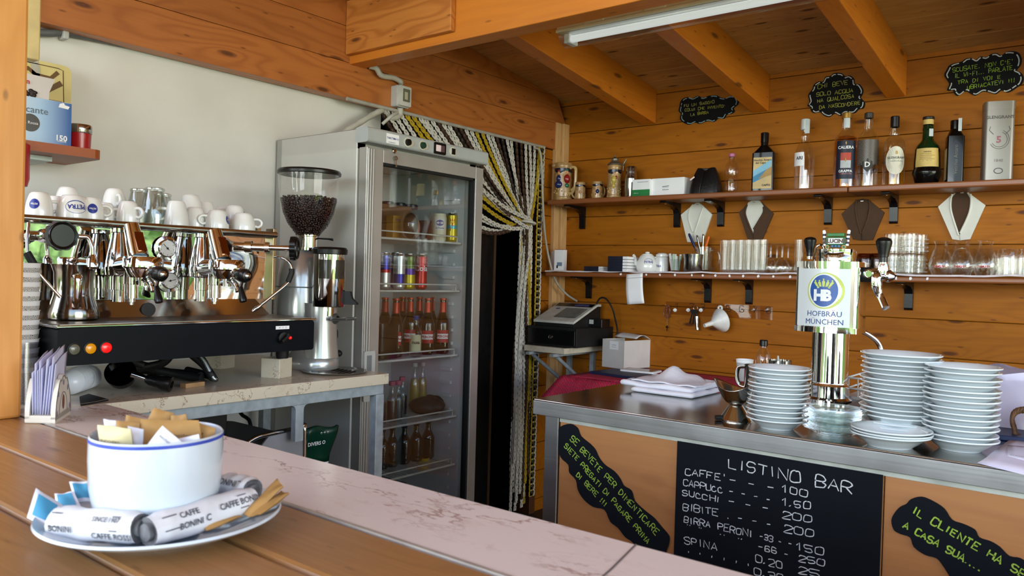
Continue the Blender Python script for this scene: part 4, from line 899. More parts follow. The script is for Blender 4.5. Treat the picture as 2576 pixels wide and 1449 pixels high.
# ------------------------------------------------------------------ switch box, conduits
def conduits():
    q=P(1018,242,0,-2.5); z0=P(1015,268,0,-2.45).z; z1=P(1015,214,0,-2.45).z; ya=P(1004,240,0,-2.45).y; yb=P(1040,240,0,-2.44).y
    r=thing('switch_box','grey surface-mounted switch box with a clear window on the wooden lintel','switch',(-2.4995,(ya+yb)/2,z0))
    h=z1-z0; w=(yb-ya)
    MB().rbox((0,-w/2,0),(.035,w/2,h),.008,0,0).build('box_body',GREY,r,bev=.002)
    MB().rbox((.0351,-w*.46,h*.04),(.05,w*.46,h*.97),.006,0,0).build('cover',pm('pale_grey','c4c4be',.4),r,bev=.002)
    m=MB(); m.rbox((.0502,-w*.2,h*.25),(.0515,w*.34,h*.85),.003,0,0); m.bb((.0515,-w*.08,h*.35),(.052,w*.16,h*.7),1); m.build('window',[pm('smoke_window','6a6a58',.15),pm('switch_cream','b8b09a',.4)],r)
    yc=(ya+yb)/2
    def pipe(n,l,pts,rad,rib=0):
        p=smooth(pts,8); return tag(MB().tube(p,[rad*(1+rib*(i%2)) for i in range(len(p))],10).build(n,pm('pipe_grey','b9b6aa',.5)),l,'conduit')
    a=P(933,162,0,-2.47)
    pipe('conduit','grey flexible conduit curving from the beam down to the switch box',[(-2.485,2.16,Z+.84),a+V((0,.03,-.01)),P(960,190,0,-2.47),P(990,196,0,-2.48),P(1008,206,0,-2.48),(-2.48,yc-.004,z1+.012)],.0105,.12)
    pipe('conduit','ribbed grey conduit looping from the switch box to the fridge top',[(-2.48,yc,z0-.001),P(1005,290,0,-2.485),P(985,297,0,-2.49),P(965,282,0,-2.5),P(945,285,0,-2.49),(-2.5,1.99,Z+.515),(-2.5,1.98,Z+.492)],.0115,.16)
    pipe('conduit','thin straight grey conduit rising from the fridge top to the door curtain rail',[P(962,312,0,-2.47),P(985,292,0,-2.45),P(1000,284,0,-2.46)],.007)
    p=smooth([(-2.575,.5,Z+.62),P(80,80,0,-2.55),P(160,82,0,-2.555),P(270,102,0,-2.555),P(420,135,0,-2.56)],6)
    tag(MB().tube(p,.011,10).build('wall_pipe',pm('dark_pipe','5d5f60',.5)),'dark grey pipe running along the top of the white wall','pipe')
    c=P(160,82,0,-2.555); tag(MB().bb((-.014,-.008,-.022),(.022,.008,.02)).build('pipe_clip',GREY,loc=c,bev=.003),'grey clip holding the pipe on the white wall','clip')
conduits()
# ------------------------------------------------------------------ strip curtain in the doorway
def curtain():
    X=-2.487; tie=P(1325,560,0,X); zr=Z+.683
    r=thing('strip_curtain','white, brown and yellow plastic strip curtain tied back in the doorway','curtain',(X,tie.y,0))
    cols=[pm('strip_white','cfccc4',.5,0,.08,40),pm('strip_brown','3a261c',.5,0,.1,40),pm('strip_yellow','b89a1a',.5,0,.1,40),pm('strip_dark','221a16',.5,0,.1,40)]
    rg=random.Random(11)
    order=[1,0,0,0,2,2,0,0,0,1,0,0,3,1,0,0,2,2,0,0,1,3,0,0,1,1,0,0,0,2,0]
    N=len(order)
    m=MB(); m.tube([(0,2.05-tie.y,zr+.004),(0,3.385-tie.y,zr+.004)],.008,10); m.build('curtain_rod',pm('rod_grey','a8a49a',.5),r)
    def links(m,pts,w,mat,ns):
        L=[0]
        for a,b in zip(pts,pts[1:]): L.append(L[-1]+(b-a).length)
        tot=L[-1]; s=0; step=.0165; k=0
        def at(t):
            for i in range(1,len(L)):
                if L[i]>=t: q=(t-L[i-1])/max(1e-9,L[i]-L[i-1]); return pts[i-1].lerp(pts[i],q)
            return pts[-1]
        P_=[];W=[]
        while s<tot:
            P_.append(at(s)); W.append(w*(1. if k%3 else .45)); s+=step*(.35 if k%3==2 or k%3==0 else 1.3); k+=1
        if len(P_)<2: return
        # link plates of alternating width with a small raised rib
        for off in(.0012,-.0012): m.strip([p+V((off,0,0)) for p in P_],W,(1,0,0) if off>0 else (-1,0,0),mat)
        for i in range(1,len(P_)-1,3): m.strip([P_[i]+V((.0018,0,0)),P_[i].lerp(P_[i+1],.5)+V((.0018,0,0))],.004,(1,0,0),1)
    RIB=pm('strip_rib','6a625a',.6)
    for i,c in enumerate(order):
        y=2.22+(3.375-2.22)*i/(N-1)-tie.y
        dx=rg.uniform(-.012,.008); ty=rg.uniform(-.03,.03); tz=tie.z+rg.uniform(-.03,.03)
        dist=abs(y); sag=.02+.10*dist*dist
        if i<4: sag+=.16-.03*i
        p0=V((dx*.3,y,zr)); p3=V((dx,ty,tz))
        pts=[]
        for k in range(15):
            t=k/14; q=p0.lerp(p3,t); q.z-=sag*4*t*(1-t)*(.6+.4*t); q.y+=(-.02 if y<0 else .0)*math.sin(PI*t); q.x+=.01*math.sin(PI*t); pts.append(q)
        m=MB(); links(m,pts,.0205,0,0)
        # hanging tail to the floor
        sp=rg.uniform(-.065,.075); low=V((rg.uniform(-.012,.012),sp+.0,rg.uniform(.03,.3)))
        tl=[p3]+[V((dx+(low.x-dx)*t,ty+(sp-ty)*min(1,t*2.2)+.008*math.sin(8*t+i),tz+(low.z-tz)*t)) for t in[.06,.15,.3,.5,.7,.85,1.]]
        links(m,smooth(tl,5),.022,0,0)
        m.build('strand',[cols[c],RIB],r)
    for y,cc in((3.372,0),(3.36,2),(3.35,0),(3.34,2)):
        m=MB(); links(m,[V((.006,y-tie.y,zr)),V((.006,y-tie.y-.005,1.5)),V((.006,y-tie.y,1.0)),V((.006,y-tie.y-.004,.1))],.02,0,0); m.build('strand',[cols[cc],RIB],r)
    m=MB(); m.tube([(.035*math.cos(t)+.005,.045*math.sin(t),tie.z-.005*math.sin(t)) for t in[2*PI*k/20 for k in range(21)]],.007,6); m.build('tie_back',cols[0],r)
curtain()
p=smooth([P(1345,372,0,-2.46),P(1358,380,0,-2.46),(-2.46,P(1363,420,0,-2.46).y,P(1363,420,0,-2.46).z),P(1366,520,0,-2.46),P(1372,600,0,-2.46),P(1385,668,0,-2.45),P(1400,710,0,-2.44),P(1425,740,0,-2.42),P(1452,758,0,-2.36)],6)
tag(MB().tube(p,.006,8).build('cable',pm('cable_grey','a8a396',.5)),'grey cable running down the wall corner to the cash register','cable')
# ------------------------------------------------------------------ little shelf on the white wall
def wallshelf():
    X1=-2.33; e=P(258,390,0,X1); z=e.z; r=thing('wall_shelf','short brown shelf with a rounded end on the white wall','shelf',(-2.575,.62,z))
    L=e.y-.62
    pts=[(0,0),(.245,0),(.245,L-.02)]+[(.225+.02*math.cos(t),L-.02+.02*math.sin(t)) for t in(.5,1.,1.57)]+[(0,L)]
    m=MB(); m.prism(pts,.026,0,M.Translation((0,0,-.013))); m.build('board',pm('brown_board','9a4e24',.4,0,.08,8),r,bev=.004)
    MB().bb((.01,L-.16,-.026),(.16,L-.1,-.0135)).build('bracket',pm('pale_metal','aab4b0',.4,.4),r)
    return z+.013
sz=wallshelf()
def sx(px,py,X): return P(px,py,0,X)
a=sx(176,300,-2.36).y; ht=sx(176,262,-2.36).z-sz
c=thing('powder_box','white and blue box lettered 150 on the wall shelf','box',(-2.40,a-.12,sz))
m=MB(); m.bb((-.05,-.12,0),(.05,.12,ht),0); m.build('box_body',pm('box_white','c8dce4',.5),c,bev=.001)
k=NT('blue_fade'); tc=k.n('TexCoord').outputs['Object']; sp=k.n('SeparateXYZ',{0:tc}).outputs; k.set(Base_Color=k.ramp(k.math('MULTIPLY_ADD',sp[1],4.2,.5),[(.3,lin('cfe0ea')),(.66,lin('a4c4e2')),(.98,lin('2c5a9c'))]),Roughness=.45)
MB().bb((.0503,-.119,.001),(.0508,.1195,ht-.001)).build('printed_face',k.m,c)
fp=lambda y,z:plane((.0515,y,z),(0,1,0),(0,0,1))
m=MB(); txt(m,'dolcificante',fp(.0,ht*.72),.026,0); m.build('script_lettering',pm('grey_ink','5a6670',.5),c)
m=MB(); txt(m,'150',fp(.095,ht*.17),.021,0,bold=.03); txt(m,'bustine',fp(.095,ht*.1),.008,0); m.prism([(-.013,-.004),(.012,-.006),(.016,.002),(.004,.004),(0,.01),(-.01,.006)],.0004,0,M(((0,0,1,.0515),(1,0,0,.098),(0,1,0,ht*.9),(0,0,0,1)))); m.build('white_lettering',PAPER,c)
m=MB(); q=V((.0512,.015,ht*.42)); m.lat(q,q+V((1,0,0)),[(.024,0),(0,.0003)],30,0); txt(m,'La Rossa',plane((.052,.015,ht*.42),(0,1,0),(0,0,1)),.011,1); m.build('round_badge',[pm('badge_grey','4a4a46',.4),PAPER],c)
c=thing('red_jar','red jar with a chrome lid at the end of the wall shelf','jar',(-2.40,P(201,345,0,-2.40).y,sz))
rr=mm(26,P(201,345,0,-2.40)); h=mm(64,P(201,345,0,-2.40))
MB().lathe([(0,0),(rr*.93,0),(rr*.95,.003),(rr,h*.6),(rr,h*.66),(0,h*.66)],32).build('body',pm('red_enamel','a8141c',.3,0,.05,coat=.4),c); MB().lathe([(rr*1.03,h*.66),(rr*1.06,h*.68),(rr*1.06,h*.95),(rr,h),(0,h)],32).build('lid',DSTEEL,c)
c=thing('coffee_poster','cream metal coffee sign with a steaming cup leaning on the wall behind the box','sign',(-2.53,sx(178,300,-2.53).y-.16,sz))
yh=sx(170,168,-2.53).z-sz
MB().rbox((-.004,-.15,0),(.004,.158,yh),.02,0,0).build('plate',pm('cream_tin','d6c684',.4,0,.03),c)
gp=lambda y,z:plane((.0046,y,z),(0,1,0),(0,0,1))
m=MB(); f=gp(.09,yh*.5); m.add([f(-.09,-.024),f(.042,-.024),f(.042,.024),f(-.09,.024)],[(0,1,2,3)]); m.build('name_panel',pm('brown_panel','8a6428',.5),c)
m=MB(); txt(m,'NUOVIVO',plane((.0055,.062,yh*.5),(0,1,0),(0,0,1)),.034,0,bold=.03); m.build('lettering',pm('cream_ink','e8dcb0',.5),c)
m=MB(); f=gp(.06,yh*.72); m.strip([f(-.06,.03),f(-.02,.045),f(.0,.03),f(.04,.028),f(.06,.05)],.012,(1,0,0)); m.strip([f(-.03,0),f(.03,-.01),f(.07,.02)],.016,(1,0,0)); m.strip([f(-.1,yh*.24),f(.06,yh*.235),f(.074,yh*.22),f(.08,-.1)],.0025,(1,0,0)); m.build('cup_drawing',pm('brown_ink','6a4a20',.5),c)
m=MB(); f=gp(.03,yh*.88); m.strip(smooth([f(-.02,.05),f(.02,.03),f(.03,-.01),f(.01,-.04),f(.03,-.07)],4),[.03]*5+[.022]*12,(1,0,0)); m.build('steam_drawing',pm('steam_grey','b8b4a4',.6),c)
c=thing('bean_bag','white coffee bag printed with dark beans behind the blue box','bag',(-2.47,sx(112,230,-2.47).y-.05,sz))
hb=sx(120,200,-2.47).z-sz
m=MB(); m.prism([(-.1,0),(.05,0),(.055,hb*.8),(.07,hb),(-.1,hb*1.02)],.04,0,M(((0,0,1,-.02),(1,0,0,0),(0,1,0,0),(0,0,0,1)))); m.build('bag_body',pm('bag_white','d8d0cc',.35,0,.05,8),c,bev=.006)
m=MB(); 
for i in range(70):
    q=(.0225,rg.uniform(-.09,.02),hb*rg.uniform(.64,.78)); m.sph(q,(.0015,.007,.005),7,0,None,5)
m.build('bean_print',pm('bean_print','2a1a1a',.5),c)
m=MB(); txt(m,'Saltan',plane((.0225,-.02,hb*.9),(0,1,0),(0,0,1)),.02,0,bold=.02); m.build('lettering',pm('red_ink','b8203c',.5),c)
tag(MB().bb((-.02,-.02,0),(.02,.02,.4)).build('yellow_roll',pm('yellow_tube','d8c48a',.5),loc=(-2.33,.845,P(72,160,0,-2.33).z+.01),bev=.004),'cream and blue tall sign edge showing beside the pillar above the shelf','sign')
tag(MB().lathe([(0,0),(.045,0),(.05,.02),(.05,.11),(.02,.125),(0,.125)],24).build('red_cylinder',pm('red_paint','b01820',.3),loc=(-2.35,P(62,420,0,-2.35).y-.04,P(62,470,0,-2.35).z)),'narrow red cylinder hanging below the wall shelf beside the pillar','cylinder')
# ================================================================== back wall: shelves and everything on them
def zup(): return Z+.409
SHELFW=wood('shelf_board','6e3a1a','8f5228',0,1,.4,0,.9,.4,.1,.3,tint=.03)
xj=P(2132,478,1,3.4).x
r=thing('upper_shelf','long brown upper shelf on black brackets holding the liquor bottles','shelf',(-1.2,3.5,zup()))
MB().bb((-2.472+1.2,-.1,-.025),(xj+1.2-.001,.098,0)).build('board',SHELFW,r,bev=.006); MB().bb((xj+1.2+.001,-.1,-.025),(2.2,.098,0)).build('board',SHELFW,r,bev=.006)
def zlo(x): return Z+.031+(x+2.48)*.0088
r=thing('lower_shelf','long brown lower shelf lined with white paper, carrying glasses and teapot','shelf',(-1.2,3.5,zlo(-1.2)))
m=MB(); m.box((.5,0,-.011),(3.54,.197,.022),R=M.Rotation(-math.atan(.0088),3,'Y')); m.build('board',SHELFW,r,bev=.006)
m=MB(); rg=random.Random(2); n=90
top=[];
for i in range(n+1):
    x=-1.27+3.5*i/n; top.append((x,-.104+rg.uniform(-.002,.002),x*.0088+.002+max(0,.006*math.sin(i*.9)*math.sin(i*.31))))
m.strip([V(t)+V((0,.05,0)) for t in top],.1,(0,0,1)); m.strip([V(t)-V((0,0,.002)) for t in top],.007,(0,-1,0)); m.build('paper_liner',pm('liner_paper','d8ccd0',.8),r)
m=MB()
for px in(1561,1625,1660,1697,1740,1768,1799,1835,1869,1907,1945,1987,2254,2290,2333):
    q=P(px,696,1,3.398); s=.0062
    pts=[(s*rg.uniform(.6,1.2)*math.cos(a),s*1.15*rg.uniform(.7,1.1)*math.sin(a)) for a in[i*PI/3 for i in range(6)]]
    mt=MB(); mt.prism(pts,.0008,0,M(((1,0,0,q.x+1.2),(0,0,-1,-.1004),(0,1,0,zlo(q.x)-.0112-zlo(-1.2)),(0,0,0,1)))); mt.build('paper_tab',PAPER,r)
def brackets():
    base=None
    prof=[(0,0),(-.165,0),(-.165,-.009),(-.06,-.02),(-.024,-.034),(-.016,-.05),(-.014,-.112),(-.008,-.118),(0,-.118)]
    lab=['first upper shelf bracket from the left, above the register','upper shelf bracket left of the white napkin fold','upper shelf bracket right of the white napkin fold','upper shelf bracket left of the all-brown napkin fold','upper shelf bracket right of the all-brown napkin fold','lower shelf bracket left of the hanging paper note','lower shelf bracket above the funnel','lower shelf bracket right of the funnel, over the number strip','lower shelf bracket right of the beer tap']
    for i,(px,up) in enumerate(((1465,1),(1703,1),(1813,1),(2083,1),(2248,1),(1481,0),(1781,0),(1885,0),(2287,0))):
        x=P(px,545 if up else 720,1,3.59).x; z=(zup()-.0255) if up else zlo(x)-.0235
        if base is None:
            base=thing('shelf_bracket','black L-shaped '+lab[i],'bracket',(x,3.599,z),0,'black shelf brackets')
            m=MB(); m.prism(prof,.032,0,M(((0,0,1,-.016),(1,0,0,0),(0,1,0,0),(0,0,0,1)))); m.build('bracket_arm',BLACK,base,bev=.004)
            m=MB(); m.cyl((0,-.135,-.012),(0,-.135,-.006),.005,n=10); m.build('screw',DSTEEL,base)
        else: dup(base,(x,3.599,z),0,'black '+lab[i])
brackets()
# ---- signs cut as clouds with chalk lettering
BOARD=pm('chalkboard_black','0d0d0e',.6,0,.15,20,spec=.15); CHALK=pm('chalk_white','c9cdcf',.9,0,.12,60); CHY=pm('chalk_yellow','b4b24a',.9,0,.1,60); CHG=pm('chalk_green','94b43e',.9,0,.1,60); CHB=pm('chalk_blue','8fa8b0',.9,0,.1,60)
def closed(p,k=3):
    n=len(p); out=[]
    for i in range(n):
        a,b,c,d=[V((q[0],q[1],0)) for q in(p[i-1],p[i],p[(i+1)%n],p[(i+2)%n])]
        for j in range(k):
            t=j/k; v=.5*((2*b)+(c-a)*t+(2*a-5*b+4*c-d)*t*t+(3*b-a-3*c+d)*t**3); out.append((v.x,v.y))
    return out
def pxsign(name,label,cat,poly,Y,th,mat,lines,w,tmat,border=None,lim=None,up=(0,0,1)):
    """flat board on the wall plane Y; poly and text lines traced where they stand"""
    pts=[P(x,y,1,Y) for x,y in closed(poly)]
    c=V((sum(p.x for p in pts)/len(pts),Y,sum(p.z for p in pts)/len(pts)))
    r=thing(name,label,cat,c)
    T=M(((1,0,0,0),(0,0,-1,0),(0,1,0,0),(0,0,0,1)))
    lo=[(p.x-c.x,p.z-c.z) for p in pts]
    m=MB(); m.prism(lo,th,0,T); m.build('board',mat,r)
    if border:
        m=MB(); n=len(lo); i=0; rg=random.Random(len(lo))
        while i<n:
            L=rg.randint(4,7); seg=[]
            for k in range(L): 
                q=lo[(i+k)%n]; f=.93; seg.append(V((q[0]*f,-th-.0004,q[1]*f)))
            m.strip(smooth(seg,2),w*2,(0,-1,0)); i+=L-0 if rg.random()<.5 else L+1
        m.build('chalk_border',border,r)
    m=MB()
    for s,p0,p1,h in lines:
        a=P(p0[0],p0[1],1,Y)-c; b=P(p1[0],p1[1],1,Y)-c; a.y=b.y=0
        ux=(b-a); L=ux.length; ux.normalize(); uz=V((-ux.z,0,ux.x)) if up is None else V(up)
        size=mm(h,P(p0[0],p0[1],1,Y)); k=size/6
        tot=sum((5.4 if ch not in "I'!.,1" else 5.4*.66) for ch in s)-1.4
        adv=5.4*L/(tot*k); sc=L/(tot*k)
        fn=lambda u,v:a+ux*u*sc+uz*v+V((0,-th-.0005,0))
        chalk(m,s,fn,size,w,0)
    m.build('chalk_lettering',tmat,r)
    return r
def zz(sx,sy,k,pts): return [(sx+x/k,sy+y/k) for x,y in pts]
A=zz(1340,240,4.954,[(1840,90),(1870,45),(1930,22),(1990,38),(2060,5),(2120,30),(2200,5),(2290,0),(2345,25),(2410,38),(2470,12),(2535,12),(2572,60),(2560,115),(2508,160),(2522,200),(2480,232),(2425,240),(2390,290),(2320,288),(2260,332),(2200,320),(2150,330),(2090,355),(2020,340),(1955,366),(1890,345),(1845,310),(1838,265),(1850,230),(1822,195),(1832,140)])
f=lambda x,y,sx,sy,k:(sx+x/k,sy+y/k)
K=(1340,240,4.954)
pxsign('chalk_sign','black cloud sign reading FU UN SAGGIO, nearest the corner','sign',A,3.597,.003,BOARD,[("FU UN SAGGIO",f(1890,148,*K),f(2265,98,*K),6.8),("COLUI CHE INVENTO'",f(1900,200,*K),f(2400,150,*K),6.6),("LA BIRRA",f(1970,258,*K),f(2195,228,*K),6.8)],.0019,CHY,CHB)
K=(1960,0,4.182)
B=zz(*K,[(600,768),(660,772),(700,806),(745,795),(790,830),(800,880),(850,890),(888,950),(875,1000),(862,1030),(905,1080),(890,1140),(842,1150),(800,1190),(745,1192),(700,1190),(650,1222),(590,1195),(530,1232),(470,1215),(430,1180),(370,1192),(335,1165),(330,1132),(298,1112),(320,1070),(308,1000),(350,940),(368,890),(420,858),(462,858),(490,810),(540,800),(570,775)])
pxsign('chalk_sign','black cloud sign reading CHI BEVE SOLO ACQUA, above the liquor bottles','sign',B,3.597,.003,BOARD,[("CHI BEVE",f(410,935,*K),f(725,888,*K),10.2),("SOLO ACQUA",f(395,1018,*K),f(780,968,*K),9.3),("HA QUALCOSA",f(405,1082,*K),f(790,1030,*K),9.3),("DA NASCONDERE",f(425,1150,*K),f(855,1100,*K),8.5)],.0021,CHY,CHALK)
C_=zz(*K,[(1790,690),(1850,665),(1920,650),(1960,620),(2020,610),(2070,632),(2120,595),(2180,602),(2230,570),(2290,560),(2340,582),(2400,545),(2470,540),(2525,560),(2552,620),(2540,690),(2500,740),(2552,770),(2575,830),(2552,890),(2505,920),(2460,952),(2400,975),(2340,952),(2280,992),(2200,970),(2140,965),(2060,1007),(1990,970),(1950,960),(1880,1010),(1840,982),(1830,950),(1768,952),(1790,880),(1738,800),(1760,740)])
pxsign('chalk_sign','black cloud sign reading SCUSATE, at the far right above the tin','sign',C_,3.597,.003,BOARD,[("SCUSATE, NON C'E'",f(1825,760,*K),f(2460,668,*K),10.2),("IL WI-FI... PARLATE",f(1850,822,*K),f(2455,735,*K),10.2),("TRA DI VOI E",f(1880,888,*K),f(2330,828,*K),9.3),("UBRIACATEVI !!!",f(1980,940,*K),f(2480,862,*K),9.3)],.0021,CHG,CHALK)
# ---- folded napkins pinned to the wall
NB=pm('napkin_brown','4a3220',.85,0,.08,30,bump=.2,bs=200); NW=pm('napkin_white','d9d6cc',.85,0,.03,20,bump=.15,bs=200)
def napkin(label,out,left,right,inner,mo,mi,K):
    Y=3.5985; pts=[P(*f(x,y,*K),1,Y) for x,y in out]; c=V((sum(p.x for p in pts)/len(pts),Y,sum(p.z for p in pts)/len(pts)))
    r=thing('folded_napkin',label,'napkin',c,0,'folded cloth napkins on the wall')
    T=lambda d:M(((1,0,0,0),(0,0,-1,d),(0,1,0,0),(0,0,0,1)))
    L=lambda q:[(P(*f(x,y,*K),1,Y).x-c.x,P(*f(x,y,*K),1,Y).z-c.z) for x,y in q]
    m=MB(); m.prism(L(out),.004,0,T(0)); m.build('back_fold',mo if inner is None else mo,r)
    if inner: m=MB(); m.prism(L(inner),.004,0,T(-.004)); m.build('inner_fold',mi,r,bev=.001)
    for nm,q in(('left_lapel',left),('right_lapel',right)):
        l=L(q); m=MB(); m.prism(l,.006,0,T(-.0045)); 
        n=len(l); e=[V((x,-.010,z)) for x,z in l[-3:]+l[:1]]
        m.tube(smooth(e,5),.0045,8); m.build(nm,mo,r,bev=.002)
    q=P(*f(*out[0],*K),1,Y)-c; m=MB(); m.bb((q.x-.006,-.0115,q.z-.012),(q.x+.006,-.009,q.z-.010)); m.build('staple',DSTEEL,r)
K5=(1900,460,3.623); K4=(1340,500,4.026)
napkin('white folded napkin on the wall behind the utensil glass',[(1680,35),(1730,70),(1825,160),(1725,440),(1575,440),(1510,165),(1635,60)],[(1635,60),(1510,165),(1575,440),(1640,440),(1630,340),(1590,210),(1600,110)],[(1740,80),(1825,160),(1725,440),(1650,440),(1650,340),(1690,220),(1720,130)],[(1680,35),(1635,60),(1600,110),(1590,200),(1630,340),(1655,340),(1700,200),(1740,90)],NW,NW,K4)
napkin('brown folded napkin with a white inner fold, second from the left',[(2250,12),(2310,25),(2445,150),(2330,415),(2240,412),(2185,410),(2095,140),(2190,38)],[(2180,60),(2095,140),(2185,410),(2240,412),(2238,360),(2200,270),(2160,150)],[(2345,85),(2445,150),(2330,415),(2242,412),(2246,310),(2300,220),(2345,140)],[(2250,10),(2190,38),(2165,90),(2165,180),(2235,370),(2250,290),(2338,140),(2340,70),(2310,25)],NB,NW,K4)
napkin('all-brown folded napkin on the wall above the beer tap',[(980,145),(1030,150),(1180,270),(1075,520),(975,525),(895,515),(790,285),(930,155)],[(930,155),(790,285),(895,515),(970,525),(970,465),(935,350),(920,230)],[(1040,160),(1180,270),(1075,520),(985,525),(980,465),(1030,330),(1050,220)],[(960,150),(1030,150),(1040,200),(1020,330),(975,460),(940,340),(925,200)],NB,NB,K5)
napkin('white folded napkin with a brown inner fold, rightmost on the wall',[(1890,70),(1925,75),(1965,105),(2100,205),(1960,515),(1870,525),(1800,515),(1670,220),(1800,105),(1835,90)],[(1800,105),(1670,220),(1800,515),(1868,525),(1856,480),(1790,270),(1785,160)],[(1965,105),(2100,205),(1960,515),(1874,525),(1872,460),(1950,290),(1972,180)],[(1890,72),(1830,95),(1785,150),(1790,250),(1856,478),(1872,465),(1945,290),(1975,170),(1922,78)],NW,NB,K5)
# ---- upper shelf: steins, boxes, bottles
def U(px,Y=3.5): return V((P(px,440,1,Y).x,Y,zup()))
def face(p): return math.atan2(CAM.y-p.y,CAM.x-p.x)
TAN=pm('stein_tan','b08a58',.25,0,.22,45,coat=.4); TAN2=pm('stein_cream','c8a870',.25,0,.12,40,coat=.4)
SKIN=pm('glaze_skin','c89068',.25); SB=pm('glaze_blue','1e2c5c',.2,coat=.5); SR=pm('glaze_red','8e1c1c',.2,coat=.5); SG=pm('glaze_green','1f6a4c',.2,coat=.5); SY=pm('glaze_yellow','c8b050',.2,coat=.5); SN=pm('glaze_navy','14162c',.2,coat=.5)
def stein(label,px,wpx,hpx,ha,figs,lid=False,spout=False,handle=True,Y=3.5,squareh=False):
    p=U(px,Y); h=mm(hpx,p); rr=mm(wpx,p)/2; r=thing('beer_stein',label,'stein',p,0,'painted ceramic steins'); fa=face(p)
    m=MB(); m.lathe([(0,0),(rr*1.04,0),(rr*1.06,h*.03),(rr*1.02,h*.06),(rr*1.04,h*.1),(rr*.98,h*.12),(rr*.99,h*.3),(rr*.96,h*.7),(rr*.94,h*.86),(rr*.98,h*.88),(rr*.98,h*.93),(rr*.95,h*.98),(rr*.93,h),(rr*.85,h*.99),(rr*.82,h*.8),(rr*.8,h*.1),(0,h*.1)],36)
    if spout: m.sph((rr*.95*math.cos(fa-1.45),rr*.95*math.sin(fa-1.45),h*.93),(rr*.34,rr*.34,h*.07),12)
    m.build('body',TAN if h>.11 else TAN,r)
    # moulded relief: ground swirls and painted figures
    m=MB(); rg=random.Random(px)
    def on(u,z,d=0): a=fa+u; q=(rr*.965+d); return V((q*math.cos(a),q*math.sin(a),z*h))
    for i in range(26):
        m.sph(on(rg.uniform(-1.4,1.4),rg.uniform(.14,.34)),(rr*.1,rr*.1,h*.022),8,0,None,6)
    for i in range(18): m.sph(on(rg.uniform(-1.5,1.5),.07),(rr*.09,rr*.09,h*.018),8,0,None,6)
    m.build('moulded_relief',TAN2,r)
    m=MB(); n=10
    m.grid(lambda u,v:on(-1.3+2.6*u,.78+.07*v-(.1*math.sin(PI*v)*abs(math.sin(5*u))),.0006),20,4); m.build('painted_band',SN,r)
    mats=[SKIN,SB,SR,SG,SY,SN]
    for k,(u,parts) in enumerate(figs):
        m=MB()
        for (du,z,su,sz,mi) in parts: m.sph(on(u+du,z,-rr*.12),(rr*su*.5,rr*su*.5,h*sz),12,mi,None,8)
        m.build('painted_figure',mats,r)
    if handle:
        m=MB(); c=math.cos(ha);s=math.sin(ha)
        prof=[(.93,.86),(1.25,.88),(1.62,.84),(1.66,.7),(1.62,.45),(1.5,.3),(1.2,.2),(.95,.2)] if squareh else [(.93,.7),(1.35,.76),(1.7,.62),(1.72,.42),(1.45,.24),(.97,.16)]
        m.tube(smooth([(rr*a*c,rr*a*s,h*b) for a,b in prof],5),rr*.17,10); m.build('handle',TAN2,r)
    if lid:
        m=MB(); m.lathe([(rr*.99,h*.985),(rr*1.06,h),(rr*1.04,h*1.02),(rr*.8,h*1.06),(rr*.55,h*1.1),(rr*.48,h*1.14),(rr*.5,h*1.17),(rr*.3,h*1.21),(rr*.12,h*1.24),(rr*.1,h*1.28),(0,h*1.3)],30); l=m.build('pewter_lid',pm('pewter','8a8578',.4,.8,.12),r)
        m=MB(); c=math.cos(.15);s=math.sin(.15); m.tube([(rr*.95*c,rr*.9*s,h*1.0),(rr*1.3*c,rr*s,h*.98),(rr*1.45*c,rr*s,h*1.05),(rr*1.75*c,rr*s,h*1.15)],[.004,.005,.005,.003],8); m.tube([(rr*1.28*c,rr*s,h*.98),(rr*1.28*c,rr*s,h*.82)],.003,6); m.build('thumb_lever',pm('pewter','8a8578',.4,.8,.12),l)
man=lambda t,b:[(0,.74,.42,.055,0),(0,.8,.4,.03,3),(0,.57,.75,.13,t),(.22,.5,.3,.08,t),(0,.4,.55,.07,b),(-.08,.27,.25,.09,b),(.1,.27,.25,.09,b),(.1,.19,.3,.02,5)]
wom=[(0,.72,.4,.055,0),(0,.78,.42,.03,2),(0,.58,.6,.1,1),(.0,.42,.9,.11,1),(.15,.55,.3,.06,0)]
stein('large painted stein jug with a spout, couple in blue and red, at the shelf corner',1417,47,96,-.05,[(-.55,wom),(.45,man(2,3))],spout=True,squareh=True)
stein('small tan stein mug with its handle to the left',1461,27,46,PI+.1,[(0,[(0,.45,.6,.1,0)])])
stein('small painted stein mug with a blue figure, handle hidden behind',1504,28,46,1.3,[(0,[(0,.62,.35,.06,0),(0,.45,.7,.13,1),(-.3,.3,.4,.05,2)])])
stein('tall painted stein with a pointed pewter lid',1546,36,86,.4,[(-.1,[(0,.74,.38,.05,0),(0,.55,.75,.13,4),(0,.38,.6,.09,4),(-.35,.5,.3,.16,4),(.35,.62,.4,.06,2)])],lid=True,handle=False)
p=U(1588); h=mm(80,p); rr=mm(32,p)/2
r=thing('cocktail_shaker','brushed steel cocktail shaker beside the pewter-lidded stein','shaker',p)
MB().lathe([(0,0),(rr*.85,0),(rr*.88,.004),(rr,h*.35),(rr*.98,h*.62)],32).build('tin',DSTEEL,r); MB().lathe([(rr*.985,h*.62),(rr*.9,h*.68),(rr*.82,h*.8),(rr*.82,h*.805)],32).build('shoulder',DSTEEL,r); MB().lathe([(rr*.84,h*.81),(rr*.8,h*.97),(rr*.74,h),(0,h)],32).build('cap',DSTEEL,r)
def boxat(name,label,cat,x0,x1,y0,y1,z,h,mat,rz=0,bev=.002):
    r=thing(name,label,cat,((x0+x1)/2,(y0+y1)/2,z),rz); w=x1-x0;d=y1-y0
    MB().bb((-w/2,-d/2,0),(w/2,d/2,h)).build('box_body',mat,r,bev=bev); return r,w,d
